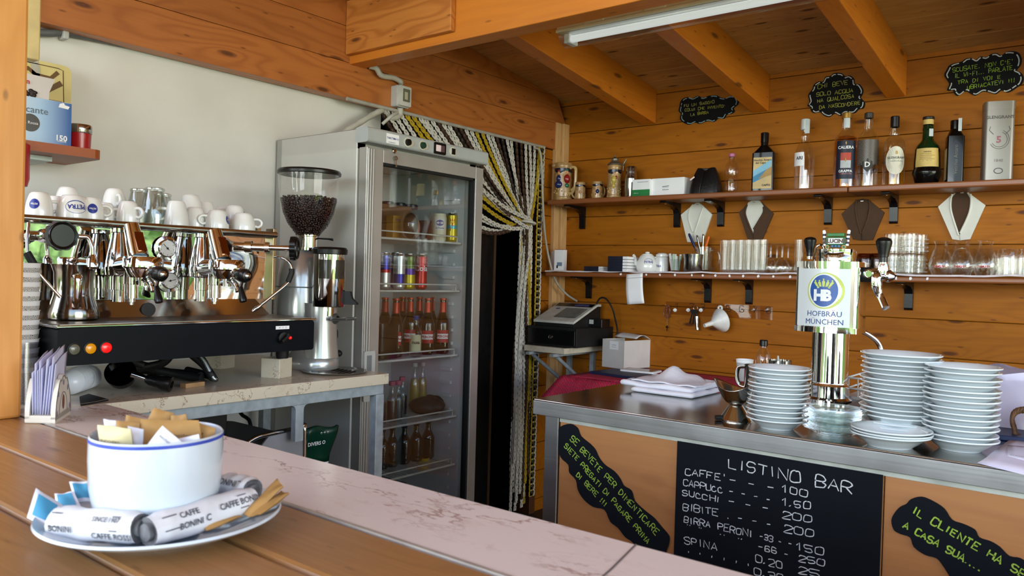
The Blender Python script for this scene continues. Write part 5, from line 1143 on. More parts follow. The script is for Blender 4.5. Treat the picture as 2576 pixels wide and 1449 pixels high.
fr=lambda d,w:plane((0,-d/2-.0004,0),(1,0,0),(0,0,1))
a=U(1594,3.44).x;b=U(1638,3.44).x; h=mm(43,U(1615,3.44))
r,w,d=boxat('small_box','small white and green box left of the larger white box','box',a,b,3.43,3.56,zup(),h,PAPER)
MB().bb((-w/2-.0003,-d/2-.0006,.0005),(w/2+.0003,-d/2,h*.4)).build('green_band',pm('box_green','1f7a3c',.5),r); m=MB(); q=fr(d,w); m.strip([q(-.02,h*.84),q(w*.4,h*.84)],.0018,(0,-1,0),0); txt(m,'BOX mini',plane((-w*.25,-d/2-.001,h*.2),(1,0,0),(0,0,1)),.006,1); m.build('print',[pm('grey_ink','5a6670',.5),PAPER],r)
a=U(1640,3.45).x;b=U(1722,3.45).x; h=mm(45,U(1680,3.45))
r,w,d=boxat('white_box','white cardboard box lying on the upper shelf beside the black pouch','box',a,b,3.45,3.57,zup(),h,PAPER)
m=MB(); q=fr(d,w); m.strip([q(-w*.16,h*.52),q(w*.04,h*.55)],.003,(0,-1,0)); m.strip([q(-w*.16,h*.46),q(w*.03,h*.49)],.0012,(0,-1,0))
for i in range(4): m.strip([q(-w*.15+i*w*.05,h*.34),q(-w*.12+i*w*.05,h*.345)],.004,(0,-1,0))
m.build('print',pm('grey_ink','5a6670',.5),r)
p=U(1777,3.49); w=mm(78,p); h=mm(64,p)
r=thing('black_pouch','black leather pouch with a zip pull between the white box and plastic bottle','bag',p,.05)
LEA=pm('black_leather','0d0d0f',.38,0,.2,12,bump=.25,bs=90)
def pouch(u,v):
    a=2*PI*u; t=v; s=1-.42*t**2.2; e=.55
    cx=math.copysign(abs(math.cos(a))**e,math.cos(a)); sy=math.copysign(abs(math.sin(a))**e,math.sin(a))
    return (w/2*s*cx,.05*(1-.75*t**1.5)*sy,h*(t-.12*t**3*math.exp(-(cx*3)**2))*1.06)
m=MB(); m.grid(pouch,40,12); m.prism([(w/2*math.cos(t)*.9,.045*math.sin(t)) for t in[2*PI*i/20 for i in range(20)]],.004); m.add([pouch(i/40,1) for i in range(40)],[list(range(40))]); m.build('pouch_body',LEA,r)
m=MB(); m.tube(smooth([(-.01,-.052,.0),(-.008,-.052,h*.3),(-.004,-.035,h*.75),(0,-.012,h*.95)],4),.0022,6); m.build('seam',LEA,r)
m=MB(); m.box((-w*.34,-.047,h*.62),(.026,.003,.007),R=M.Rotation(-.6,3,'Y')); m.build('zip_pull',CHROME,r)
p=U(1840); h=mm(100,p); 
PINKC=pm('pink_cap_b','b8688c',.4)
bottle('water_bottle','clear ribbed plastic water bottle with a pink cap on the upper shelf','bottle',p,h,mm(34,p)/2,(glass('pet',(.95,.93,.94),.75,.07),PINKC),prof=[(0,.004),(.011,0),(.016,.006),(mm(34,p)/2,.02),(mm(34,p)/2,h*.4),(mm(34,p)/2*.93,h*.43),(mm(34,p)/2,h*.46),(mm(34,p)/2,h*.66),(mm(34,p)/2*.8,h*.76),(mm(34,p)/2*.45,h*.85),(mm(34,p)/2*.4,h*.95)],cap=('x',h*.05))
BLK=pm('black_glass','0a0807',.12,0,.05,spec=.3,coat=.12)
def sqbottle(name,label,px,wpx,dpt,hpx,rz,mat,capm,sh=.62,Y=3.5,neckf=.34):
    p=U(px,Y); h=mm(hpx,p); w=mm(wpx,p); r=thing(name,label,'bottle',p,rz)
    m=MB(); m.rbox((-w/2,-dpt/2,0),(w/2,dpt/2,h*sh),.008); 
    n=8
    for i in range(n):
        pass
    A=[];k=24
    def ring(t,z):
        out=[]
        for j in range(k):
            a=2*PI*j/k; e=1-.55*(1-t)
            cx=math.copysign(abs(math.cos(a))**(.4+.6*t),math.cos(a)); sy=math.copysign(abs(math.sin(a))**(.4+.6*t),math.sin(a))
            rw=(w/2*.99)*(1-t)+w*neckf/2*t; rd=(dpt/2*.99)*(1-t)+w*neckf/2*t; out.append((rw*cx,rd*sy,z))
        return out
    R_=[ring(t,h*(sh-.002+(.13)*(1-math.cos(t*PI/2))**.0*t)) for t in(0,.25,.5,.75,1)]
    vs=[q for rr_ in R_ for q in rr_]; m.add(vs,[(a*k+j,a*k+(j+1)%k,(a+1)*k+(j+1)%k,(a+1)*k+j) for a in range(4) for j in range(k)],0,True)
    m.lathe([(w*neckf/2,h*(sh+.127)),(w*neckf/2,h*.86)],24); m.build('body',mat,r)
    m=MB(); m.lathe([(w*neckf/2*1.06,h*.84),(w*neckf/2*1.1,h*.99),(w*neckf/2,h),(0,h)],24); m.build('cap',capm,r)
    return r,w,dpt,h
r,w,d,h=sqbottle('liquor_bottle','flat black liquor bottle with a blue and cream seaside label',1921,54,.05,150,.12,BLK,BLK,.66)
lf=lambda x,z,l=.001:V((x,-d/2-l,z))
m=MB(); lw=w*.42; m.add([lf(-lw,h*.06),lf(lw,h*.06),lf(lw,h*.58),lf(-lw,h*.58)],[(0,1,2,3)]); m.build('label',pm('cream_lab','cdb27c',.5),r)
m=MB(); m.add([lf(-lw,h*.2,.0014),lf(lw*.9,h*.42,.0014),lf(lw*.95,h*.54,.0014),lf(-lw,h*.36,.0014)],[(0,1,2,3)],0); m.add([lf(-lw,h*.16,.0016),lf(lw,h*.3,.0016),lf(lw,h*.42,.0016),lf(-lw,h*.26,.0016)],[(0,1,2,3)],1); m.add([lf(-lw*.4,h*.22,.0018),lf(lw,h*.28,.0018),lf(lw,h*.42,.0018),lf(lw*.5,h*.38,.0018)],[(0,1,2,3)],2); m.build('seaside_picture',[pm('sky_blue','7fb8d4',.5),pm('sea_blue','3a86b0',.5),pm('rock_tan','b08a4c',.5)],r)
m=MB(); txt(m,'Vecchio Amaro',plane((0,-d/2-.0015,h*.535),(1,0,0),(0,0,1)),.0125,0,bold=.02); txt(m,'del Capo',plane((-.008,-d/2-.0015,h*.485),(1,0,0),(0,0,1)),.0125,0,bold=.02); txt(m,'CAFFO',plane((lw*.45,-d/2-.0015,h*.115),(1,0,0),(0,0,1)),.012,0,bold=.04); m.build('lettering',pm('dark_ink','2a1c14',.5),r)
SEAL=pm('tax_seal','c8d0d4',.6)
p=U(2022); h=mm(178,p); rr=mm(47,p)/2
b=bottle('clear_spirit_bottle','clear glass spirit bottle with a partly hidden white label','bottle',p,h,rr,(CLEAR,pm('white_cap','c9cfd2',.4)),prof=[(0,.006),(rr*.8,0),(rr,.008),(rr,h*.5),(rr*.97,h*.56),(rr*.7,h*.64),(rr*.52,h*.67),(rr*.42,h*.72),(rr*.36,h*.86),(rr*.38,h*.87)],cap=('x',h*.13))
fa=face(p); m=MB(); m.grid(lambda u,v:((rr+.0006)*math.cos(fa-1.35+1.3*u),(rr+.0006)*math.sin(fa-1.35+1.3*u),h*(.34+.19*v)),10,2); m.build('label',PAPER,b); wraptext(b,'ARI',rr+.001,h*.45,fa-.55,.02,MBLACK,bold=.03)
m=MB(); m.bb((-.002,-.0,h*.8),(.018,.002,h*.99)); o=m.build('tax_seal',SEAL,b); o.location=(rr*.45*math.cos(fa),rr*.45*math.sin(fa),0)
AMBL=pm('amber_liquor','b87a14',.08,0,.04,coat=.3,trans=.5); GOLDL=glass('gold_liquid',(.86,.62,.16),.35,.03); PALEL=glass('pale_liquid',(.9,.76,.26),.35,.03)
p=U(2126); h=mm(190,p); rr=mm(57,p)/2; fa=face(p)
b=bottle('grappa_bottle','tall amber grappa bottle with a dark blue label and gold cap','bottle',p,h,rr,(CLEAR,GOLD),prof=[(0,.006),(rr*.85,0),(rr,.008),(rr,h*.6),(rr*.95,h*.66),(rr*.7,h*.72),(rr*.45,h*.77),(rr*.38,h*.82),(rr*.38,h*.94)],cap=('x',h*.055),liq=(h*.69,GOLDL),lab=[(h*.12,h*.62,pm('label_navy','141a30',.5),.85,fa)])
wraptext(b,'CALIERA',rr+.0012,h*.53,fa,.017,PAPER); wraptext(b,'GRAPPA',rr+.0012,h*.22,fa,.015,PAPER); wraptext(b,'INVECCHIATA',rr+.0012,h*.185,fa,.008,SR)
m=MB(); m.grid(lambda u,v:((rr+.0012)*math.cos(fa-.42+.84*u),(rr+.0012)*math.sin(fa-.42+.84*u),h*(.36+.1*v)),8,2,0); m.grid(lambda u,v:((rr+.0012)*math.cos(fa-.42+.84*u),(rr+.0012)*math.sin(fa-.42+.84*u),h*(.26+.1*v)),8,2,1); m.build('picture',[pm('label_red','b8402c',.5),pm('label_pale','b8bcc0',.5)],b)
m=MB(); m.sph(((rr+.0008)*math.cos(fa),(rr+.0008)*math.sin(fa),h*.585),(.0025,.006,.007),10); m.sph(((rr+.0015)*math.cos(fa),(rr+.0015)*math.sin(fa),h*.37),(.002,.007,.009),10); m.build('emblem',pm('label_gold','c8a05c',.5),b)
m=MB(); m.grid(lambda u,v:((rr*.38+.001)*math.cos(fa-.7+1.4*u),(rr*.38+.001)*math.sin(fa-.7+1.4*u),h*(.8+.13*v)),6,1); m.build('tax_seal',SEAL,b)
p=U(2181); h=mm(188,p); rr=mm(49,p)/2; fa=face(p)
b=bottle('clear_spirit_bottle','clear bottle with a grey woven-pattern wrap and letter D','bottle',p,h,rr,(CLEAR,pm('dark_stopper','3a3432',.4)),prof=[(0,.012),(rr*.85,0),(rr,.006),(rr,h*.62),(rr*.95,h*.67),(rr*.68,h*.73),(rr*.48,h*.77),(rr*.42,h*.82),(rr*.38,h*.92),(rr*.36,h*.94)],cap=('x',h*.055))
k=NT('woven_wrap'); tc=k.n('TexCoord').outputs['Object']; wv=k.n('TexWave',{'Vector':tc,'Scale':110.,'Distortion':2.5,'Detail':1.},bands_direction='DIAGONAL').outputs[0]; k.set(Base_Color=k.ramp(wv,[(.35,lin('2c2826')),(.75,lin('7c736a'))]),Roughness=.4); WOV=k.m
m=MB(); m.grid(lambda u,v:((rr+.0006)*math.cos(fa-1.5+3*u),(rr+.0006)*math.sin(fa-1.5+3*u),h*(.3+.33*v)),24,3); 
tri=[fa+t for t in(-.6,.6)]
m.build('wrap',WOV,b)
m=MB(); g=lambda u,z:((rr+.0012)*math.cos(fa+u),(rr+.0012)*math.sin(fa+u),h*z); m.add([g(-.8,.31),g(-.4,.25),g(0,.2),g(.4,.25),g(.8,.31),g(.4,.345),g(0,.38),g(-.4,.345)],[(0,1,7),(1,2,6,7),(2,3,5,6),(3,4,5)]); m.build('diamond_label',pm('dark_label','2c2a28',.5),b); wraptext(b,'D',rr+.0018,h*.3,fa,.03,PAPER)
p=U(2247); h=mm(176,p); rr=mm(51,p)/2; fa=face(p)
b=bottle('whisky_bottle','clear whisky bottle with an oval cream label and black cap','bottle',p,h,rr,(CLEAR,BLACK),prof=[(0,.01),(rr*.85,0),(rr,.008),(rr,h*.58),(rr*.94,h*.64),(rr*.6,h*.7),(rr*.42,h*.73),(rr*.46,h*.76),(rr*.36,h*.8),(rr*.34,h*.86)],cap=('x',h*.135),liq=(h*.5,PALEL))
m=MB(); n=26; g=lambda t,s:(fa+.18+ s*.95*math.cos(t),h*(.36+s*.2*math.sin(t)))
rows=[]
vs=[((rr+.0007)*math.cos(fa+.2),(rr+.0007)*math.sin(fa+.2),h*.36)]
for s_ in(.5,1.):
    for i in range(n): a,z=g(2*PI*i/n,s_); vs.append(((rr+.0009)*math.cos(a),(rr+.0009)*math.sin(a),z))
m.add(vs,[(0,1+i,1+(i+1)%n) for i in range(n)]+[(1+i,1+n+i,1+n+(i+1)%n,1+(i+1)%n) for i in range(n)]); m.build('label',pm('cream_oval','dcd6c4',.5),b)
wraptext(b,'GLENGRANT',rr+.0013,h*.4,fa+.25,.0125,MBLACK,bold=.01); wraptext(b,'single malt scotch whisky',rr+.0013,h*.35,fa+.25,.0045,pm('grey_ink','5a6670',.5)); wraptext(b,'B',rr+.0013,h*.47,fa+.25,.018,GOLD)
p=U(2331); h=mm(172,p); rr=mm(67,p)/2; fa=face(p); GRB=pm('green_glass','0c2a10',.08,0,.05,coat=.6,trans=.0)
b=bottle('amaro_bottle','rounded green amaro bottle with a cream label and dark lower half','bottle',p,h,rr,(BLK,pm('cap_dark','241a18',.4)),prof=[(0,0),(rr*.72,0),(rr*.78,h*.02),(rr*.9,h*.12),(rr,h*.17),(rr*.98,h*.21),(rr*.9,h*.24),(rr*.9,h*.3),(rr*.84,h*.52),(rr*.76,h*.57),(rr*.5,h*.63),(rr*.38,h*.67),(rr*.36,h*.8),(rr*.4,h*.81),(rr*.36,h*.84),(rr*.35,h*.97)],cap=('x',h*.02),lab=[(h*.255,h*.525,pm('cream_lab2','d2b468',.5),1.0,fa),(h*.885,h*.965,pm('cream_lab2','d2b468',.5),3.14,0)])
m=MB(); m.lathe([(rr*.845,h*.523),(rr*.765,h*.572),(rr*.505,h*.632),(rr*.385,h*.672),(rr*.365,h*.8),(rr*.405,h*.81),(rr*.365,h*.842),(rr*.355,h*.88)],28); m.build('green_shoulder',GRB,b)
wraptext(b,'AMARO',rr*.88,h*.47,fa,.008,pm('brown_ink','6a4a20',.5))
m=MB()
for i in range(7):
    z=.44-.025*i; m.strip([((rr*.885+.001)*math.cos(fa+t),(rr*.885+.001)*math.sin(fa+t),h*z) for t in(-.6,-.3,0,.3,.6 if i%2 else .3)],.0012,(math.cos(fa),math.sin(fa),0))
m.build('small_print',pm('brown_ink','6a4a20',.5),b)
m=MB(); a=fa+.5; m.box((rr*.42*math.cos(a),rr*.42*math.sin(a),h*.76),(.002,.016,.03),R=M.Rotation(a,3,'Z')); m.build('tax_seal',SEAL,b)
r,w,d,h=sqbottle('liquor_bottle','square black bottle turned sideways with raised lettering, beside the tin',2399,38,.07,160,.3,BLK,BLK,.74,neckf=.55)
m=MB(); 
def fn(u,v): return V((v+.0,-d/2-.0012,h*.36+u))
txt(m,'Vecchio Amaro',lambda u,v:V((-v,-d/2-.0012,h*.37+u)),.018,0); m.build('raised_lettering',pm('ink_grey','6c6656',.3),r)
m=MB(); m.add([(-w/2-.0008,-d*.42,h*.06),(-w/2-.0008,d*.42,h*.06),(-w/2-.0008,d*.42,h*.55),(-w/2-.0008,-d*.42,h*.55)],[(0,3,2,1)]); m.build('side_label',pm('cream_lab','cdb27c',.5),r)
m=MB(); m.box((w*.22,-d*.3,h*.92),(.012,.002,.05)); m.build('tax_seal',SEAL,r)
p=U(2506); h=mm(199,p); w=mm(60,p)
r=thing('whisky_tin','tall grey whisky tin box at the right end of the upper shelf','tin',p,.28)
TIN=pm('tin_grey','8c8780',.35,.5,.04,6)
m=MB(); m.rbox((-w*.55,-w*.42,0),(w*.55,w*.42,h*.975),.015); m.build('tin_body',TIN,r); MB().rbox((-w*.56,-w*.43,h*.9),(w*.56,w*.43,h),.016).build('lid',TIN,r,bev=.002)
F_=lambda x,z:plane((x,-w*.42-.0006,z),(1,0,0),(0,0,1))
m=MB(); txt(m,'GLENGRANT',F_(0,h*.8),.016,0,bold=.02); txt(m,'1840',F_(0,h*.26),.016,2); txt(m,'5',F_(-.002,h*.52),.034,1,bold=.03)
q=F_(0,h*.52); 
for s_ in(1,.8): m.strip([q(.032*s_*math.cos(t),.035*s_*math.sin(t)) for t in[PI*1.15+i*.13 for i in range(31)]],.0016,(0,-1,0),0)
for s_ in(-1,1): m.strip([q(s_*.02,.02),q(s_*.034,.036),q(s_*.03,.05)],.002,(0,-1,0),0)
q=F_(0,h*.13); m.strip([q(.014*math.cos(t),.01*math.sin(t)) for t in[2*PI*i/20 for i in range(21)]],.003,(0,-1,0),0); m.build('print',[pm('tin_ink','4c4844',.5),SR,pm('tin_ink2','7a6a66',.5)],r)
m=MB(); S_=lambda y,z:(w*.55+.0006,y,z)
o=[(-.010,.0),(.010,.0),(.011,.1),(.004,.125),(.004,.16),(-.004,.16),(-.004,.125),(-.011,.1)]
m.add([S_(a,h*.22+b) for a,b in o],[tuple(range(8))],0); m.add([S_(a,h*.22+b) for a,b in((-.005,.16),(.005,.16),(.005,.19),(-.005,.19))],[(0,1,2,3)],1); m.build('bottle_picture',[pm('pic_yellow','c8a02c',.5),pm('pic_cap','4a3a30',.5)],r)
# ---- lower shelf
def Lp(px,Y=3.5): 
    x=P(px,690,1,Y).x; return V((x,Y,zlo(x)+.0025))
p=Lp(1393,3.5); q=Lp(1409,3.46)
r=thing('device_box','white cardboard device box with a printed photo, standing at the left shelf end','box',q,.15); w=mm(26,q);h=mm(54,q)
MB().bb((-w/2,-.02,0),(w/2,.02,h)).build('box_body',PAPER,r,bev=.001)
m=MB(); F2=lambda x,z:plane((x,-.0206,z),(1,0,0),(0,0,1)); g=F2(.004,h*.28); m.add([g(-.014,-.006),g(.016,-.006),g(.016,.014),g(-.014,.014)],[(0,1,2,3)],0); g=F2(-.008,h*.2); m.add([g(-.005,-.008),g(.004,-.008),g(.004,.008),g(-.005,.008)],[(0,1,2,3)],1); m.bb((-w/2,-.0202,h-.002),(w/2,.0202,h+.0006),2); m.build('print',[pm('photo_blue','7a90a8',.4),MBLACK,SR],r)
r=thing('device_box','white leaflet box tucked behind the device box','box',p,-.2); MB().bb((-.022,-.006,0),(.014,.006,h*.93)).build('box_body',PAPER,r,bev=.002)
x0=Lp(1486,3.46); 
for i in range(3):
    q=V((Lp(1505,3.46).x,3.46,x0.z+.0085*i)); r=thing('booklet','navy booklet, '+('lowest','middle one','topmost')[i]+' of the low stack beside the pen-box stack','booklet',q,0,'navy booklets in the low stack')
    w=mm(42,q); MB().bb((-w/2,-.07,0),(w/2,.07,.008)).build('cover',pm('navy_cover','14182c',.5),r); MB().bb((w/2,-.068,.001),(w/2+.022,.068,.007)).build('pages',PAPER,r)
q=Lp(1562,3.45); w=mm(42,q); h=mm(38,q)
for i in range(5):
    r=thing('booklet',('lowest','second','third','fourth','topmost')[i]+' navy booklet of the film-wrapped stack left of the teapot','booklet',(q.x,3.46,q.z+i*h/5),0,'navy booklets in the wrapped stack')
    MB().bb((-w/2,-.07,0),(w/2,.07,h/5-.0004)).build('cover',pm('navy_cover','14182c',.5),r); MB().bb((w/2,-.068,.001),(w/2+.026,.068,h/5-.0015)).build('pages',PAPER,r)
def teapot():
    p=Lp(1627,3.48); h=mm(50,p); rr=mm(54,p)/2
    r=thing('teapot','white teapot with a blue oval mark and spout to the left','teapot',p)
    m=MB(); m.lathe([(0,0),(rr*.8,0),(rr*.95,h*.1),(rr,h*.25),(rr*.92,h*.5),(rr*.7,h*.78),(rr*.55,h*.86),(0,h*.87)],36); m.build('body',WHITE,r)
    MB().lathe([(rr*.5,h*.86),(rr*.48,h*.9),(rr*.2,h*.95),(rr*.22,h),(rr*.12,h*1.03),(0,h*1.04)],26).build('lid',WHITE,r)
    m=MB(); m.tube(smooth([(-rr*.75,-.004,h*.3),(-rr*1.1,-.006,h*.45),(-rr*1.22,-.006,h*.7),(-rr*1.42,-.006,h*.86)],5),[.014]*3+[.012]*3+[.010]*3+[.008]*4+[.007]*3,10); m.build('spout',WHITE,r)
    m=MB(); m.tube(smooth([(rr*.7,.01,h*.74),(rr*1.2,.02,h*.72),(rr*1.3,.02,h*.45),(rr*.9,.012,h*.3)],5),.005,8); m.build('handle',WHITE,r)
    fa=face(p); q=rr*.93
    m=MB(); ell=lambda s,t:(fa+.15+s*.42*math.cos(t),h*(.5+s*.17*math.sin(t)))
    pts=[(( q+.001)*math.cos(ell(1,t)[0]),(q+.001)*math.sin(ell(1,t)[0]),ell(1,t)[1]) for t in[2*PI*i/28 for i in range(29)]]
    m.strip(pts,.0014,(math.cos(fa),math.sin(fa),0)); txt(m,'PETRA',lambda u,v:((q+.001)*math.cos(fa+.15+u/q),(q+.001)*math.sin(fa+.15+u/q),h*.5+v),.014,0,bold=.03); m.build('logo',BLUE,r)
teapot()
def canister():
    p=Lp(1664,3.5); h=mm(48,p); rr=mm(34,p)/2; r=thing('sugar_canister','white lidded ceramic canister between the teapot and the sachet glass','canister',p)
    m=MB(); m.lathe([(0,0),(rr*.9,0),(rr*.98,.004),(rr,h*.5),(rr*.9,h*.78),(rr*.78,h*.8)],30); m.build('body',WHITE,r); MB().lathe([(rr*.84,h*.8),(rr*.9,h*.83),(rr*.9,h*.93),(rr*.6,h),(0,h)],30).build('lid',WHITE,r)
    fa=face(p); wraptext(r,'TRA',rr+.0008,h*.32,fa-.5,.016,BLUE,'logo')
canister()
def sachetglass():
    p=Lp(1698,3.47); h=mm(30,p); rr=mm(33,p)/2; r=thing('sachet_glass','small flared glass filled with white and green sachets','glass',p,0)
    m=MB(); m.lathe([(0,.003),(rr*.6,0),(rr*.62,.004),(rr*.98,h*1.1),(rr*.94,h*1.1),(rr*.56,.008),(0,.007)],28); m.build('glass_body',CLEAR,r)
    rg=random.Random(4)
    for i in range(12):
        a=2*PI*i/12; q=V((rr*.45*math.cos(a),rr*.45*math.sin(a),.01)); H=h*rg.uniform(1.35,1.6)
        s=thing('sachet','thin %s sachet standing in the flared glass on the lower shelf'%('white' if i%3 else 'pale green'),'sachet',p+q,rg.uniform(0,3),'sachets in the flared glass')
        s.rotation_euler=(rg.uniform(-.12,.12)-.18*math.sin(a),.18*math.cos(a),rg.uniform(-.5,.5))
        m=MB(); m.bb((-.006,-.0009,0),(.006,.0009,H-.01)); m.build('packet',PAPER if i%3 else pm('sachet_green','b8ccb4',.7),s)
sachetglass()
p=Lp(1742,3.46); h=mm(46,p); rr=mm(50,p)/2
r=thing('steel_pot','small round stainless steel pot in front of the utensil mug','pot',p)
MB().lathe([(0,0),(rr*.88,0),(rr*.92,.004),(rr*.93,h*.7),(rr*1.0,h*.9),(rr*1.02,h),(rr*.97,h),(rr*.88,h*.7),(rr*.86,.01),(0,.01)],40).build('pot_body',DSTEEL,r)
pmug=Lp(1768,3.545); h=mm(66,pmug); rr=mm(44,pmug)/2
r=thing('glass_mug','clear glass beer mug holding knives and cutlery','mug',pmug)
MB().lathe([(0,.008),(rr*.95,0),(rr,.006),(rr*.96,h*.5),(rr,h),(rr*.93,h),(rr*.88,h*.5),(rr*.9,.014),(0,.012)],32).build('glass_body',CLEAR,r)
m=MB(); m.tube(smooth([(rr*.95,-.002,h*.85),(rr*1.7,-.004,h*.85),(rr*2.0,-.004,h*.55),(rr*1.6,-.002,h*.2),(rr*.95,0,h*.18)],5),.0065,10); m.build('handle',CLEAR,r)
def tool(name,label,x0,y0,x1,y1,mat,wd,group=None,blade=True):
    a=P(x0,y0,1,3.545);b=P(x1,y1,1,3.545)
    d=(a-b).normalized(); r=thing(name,label,name.split('_')[-1],b)
    L=(a-b).length
    lo=V((pmug.x,3.545,pmug.z+.013))-b
    m=MB(); m.tube(smooth([(0,0,0),d*L*.4,d*L*.8,d*L],4),[wd*.7]*3+[wd]*8+[wd*.8]*2,10,flat=.55); m.build('handle',mat,r)
    m=MB(); m.tube([V((0,0,0)),lo.lerp(V((0,0,0)),.3),lo+V((d.x*-.01,0,0))],[.006,.007,.003],6,flat=.2); m.build('blade',DSTEEL,r)
tool('table_knife','blue-handled knife leaning left in the glass mug',1733,588,1752,632,pm('handle_blue','1c2a5c',.35),.010)
tool('table_knife','silver knife standing left of centre in the glass mug',1753,592,1763,640,DSTEEL,.008)
tool('table_fork','silver fork standing in the middle of the glass mug',1769,588,1767,640,DSTEEL,.008)
tool('serving_spoon','orange-handled spoon leaning right in the glass mug',1783,594,1772,632,pm('handle_orange','e86a14',.35),.011)
# glassware
def proto(kind):
    if kind=='tall':
        m=MB(); r,h=.0208,.150; m.lathe([(0,.012),(r*.75,0),(r*.86,0),(r*.9,.004),(r,h*.96),(r*1.03,h*.97),(r*1.03,h),(r*.93,h),(r*.82,.016),(0,.014)],22)
    if kind=='wine':   # upside down: rim on the shelf, foot on top
        m=MB(); m.lathe([(.026,0),(.033,.022),(.031,.04),(.018,.062),(.005,.072),(.0042,.115),(.006,.122),(.03,.128),(.031,.131),(0,.132)],24); m.lathe([(.0245,0),(.0315,.022),(.029,.04),(.016,.06),(0,.066)],22)
    if kind=='bulb':   # upside down tasting glass
        m=MB(); m.lathe([(.031,0),(.0425,.026),(.0437,.04),(.0365,.072),(.026,.10),(.0205,.114),(.024,.126),(.0275,.131),(.0265,.134),(0,.135)],28); m.lathe([(.0295,0),(.041,.026),(.042,.04),(.0345,.072),(.022,.102),(0,.108)],26)
    if kind=='tumbler':
        m=MB(); r,h=.039,.10; m.lathe([(r*.97,0),(r,.004),(r*.9,h*.7),(r*.86,h*.92),(r*.78,h),(0,h*.97)],26); m.lathe([(r*.92,0.0),(r*.85,h*.7),(0,h*.85)],24)
    if kind=='etched':
        m=MB(); r,h=.032,.082
        m.lathe([(0,.01),(r*.85,0),(r*.92,.003)]+[(r*(.92+.02*math.sin(i*1.3)+.02*i/12),.005+h*.8*i/12) for i in range(13)]+[(r,h),(r*.94,h),(r*.86,.012),(0,.012)],20)
        rg=random.Random(8)
        for j in range(4):
            for i in range(12):
                a=2*PI*(i+.5*(j%2))/12; m.sph((r*.97*math.cos(a),r*.97*math.sin(a),.015+.016*j),(.005,.005,.0055),6,0,None,5)
    if kind=='amber':
        m=MB(); r,h=.038,.088; m.lathe([(r*.98,0),(r,.004),(r*.92,h*.7),(r*.86,h*.92),(r*.76,h),(0,h*.97)],26); m.lathe([(r*.93,0),(r*.85,h*.7),(0,h*.85)],24)
    return m
GLS=glass('shelf_glass',(.975,.98,.97),.9,.055,.03)
PR={}
def glassware(kind,name,label,px,Y,group,mat=None,dz=0):
    p=Lp(px,Y)+V((0,0,dz)); o=PR.get((kind,mat))
    if o is None:
        o=proto(kind).build(name,mat or GLS,loc=p); PR[(kind,mat)]=o; tag(o,label,'glass',group); return o
    c=o.copy(); COL.objects.link(c); c.location=p; c.name=name; c['label']=label; return c
ordn=['first','second','third','fourth','fifth','sixth','seventh']
for i,px in enumerate((1821,1841,1861,1881,1901,1919)): glassware('tall','highball_glass','tall clear highball glass, %s from the left in the front row'%ordn[i],px,3.45,'tall highball glasses on the lower shelf')
for i,px in enumerate((1830,1851,1872,1893,1913)): glassware('tall','highball_glass','tall clear highball glass, %s from the left in the back row'%ordn[i],px,3.53,'tall highball glasses on the lower shelf')
for i,(px,Y) in enumerate(((1937,3.45),(1953,3.53),(1966,3.45),(1981,3.53))): glassware('wine','wine_glass','upturned stemmed glass right of the highball glasses, %s from the left'%ordn[i],px,Y,'upturned stemmed glasses')
glassware('tall','highball_glass','tall clear glass half hidden behind the left tap handle',2008,3.5,'tall highball glasses on the lower shelf')
glassware('wine','wine_glass','upturned stemmed glass behind the left tap handle',2016,3.56,'upturned stemmed glasses')
AMG=glass('amber_tumbler_glass',(.45,.22,.14),.7,.06)
for i,px in enumerate((2175,2207)): glassware('amber','amber_tumbler',('dark red-brown tumbler showing just right of the beer tap box','dark red-brown tumbler partly hidden by the right tap handle')[i],px,3.5,'dark amber tumblers',AMG)
for i,px in enumerate((2243,2262,2285,2310)):
    for k in range(2 if i!=3 else 2): glassware('etched','etched_tumbler','dimpled clear tumbler, %s of pair %s from the left right of the tap handle'%(('lower','upper')[k],ordn[i]),px,3.45 if i%2==0 else 3.54,'stacked dimpled tumblers',None,.0835*k)
RED=pm('red_print','b8182c',.5)
for i,(px,Y) in enumerate(((2366,3.45),(2418,3.45),(2478,3.45),(2392,3.54),(2447,3.54))):
    o=glassware('bulb','tasting_glass','upturned bulb-shaped glass with red print, %s'%('leftmost in the front row','middle of the front row','rightmost in the front row','left one in the back row','right one in the back row')[i],px,Y,'upturned bulb glasses')
    q=V(o.location); fa=face(q)-.15; m=MB(); txt(m,'nastro',lambda u,v:(.0445*math.cos(fa+u/.0445),.0445*math.sin(fa+u/.0445),.035+v),.015,0,bold=.03); m.build('red_lettering',RED,o)
for i,(px,Y) in enumerate(((2532,3.45),(2553,3.54),(2580,3.47),(2510,3.55))): glassware('tumbler','tumbler','upturned clear tumbler at the right shelf end, %s'%('in front','behind the front one','cut by the photo edge','behind the last bulb glass')[i],px,Y,'upturned tumblers')
# ---- paper note, number strip with hooks, keys, rosary, funnel
pn=[(1576,690),(1617,687),(1621,763),(1578,766)]
c=P(1598,727,1,3.39); r=thing('paper_note','white blank paper note hanging from the lower shelf edge','paper',c)
m=MB(); q=[P(x,y,1,3.39)-c for x,y in pn]; m.grid(lambda u,v:(q[0].lerp(q[1],u)).lerp(q[3].lerp(q[2],u),v)+V((0,-.008*math.sin(PI*v)*1,0)),6,8); m.build('sheet',PAPER,r,solid=.0006); m=MB(); m.strip([q[0].lerp(q[3],.14)+V((0,-.0045,0)),q[1].lerp(q[2],.14)+V((0,-.0045,0))],.003,(0,-1,0)); m.build('pad_line',pm('note_grey','b0b0b4',.8),r)
a=P(1675,758,1,3.597);b=P(1943,795,1,3.597); zt=P(1675,758,1,3.597).z; zb=P(1675,790,1,3.597).z
r=thing('number_strip','clear plastic hook strip numbered 1 to 8 on the back wall','rack',((a.x+b.x)/2,3.5985,(zt+zb)/2)); w=b.x-a.x; h=zt-zb
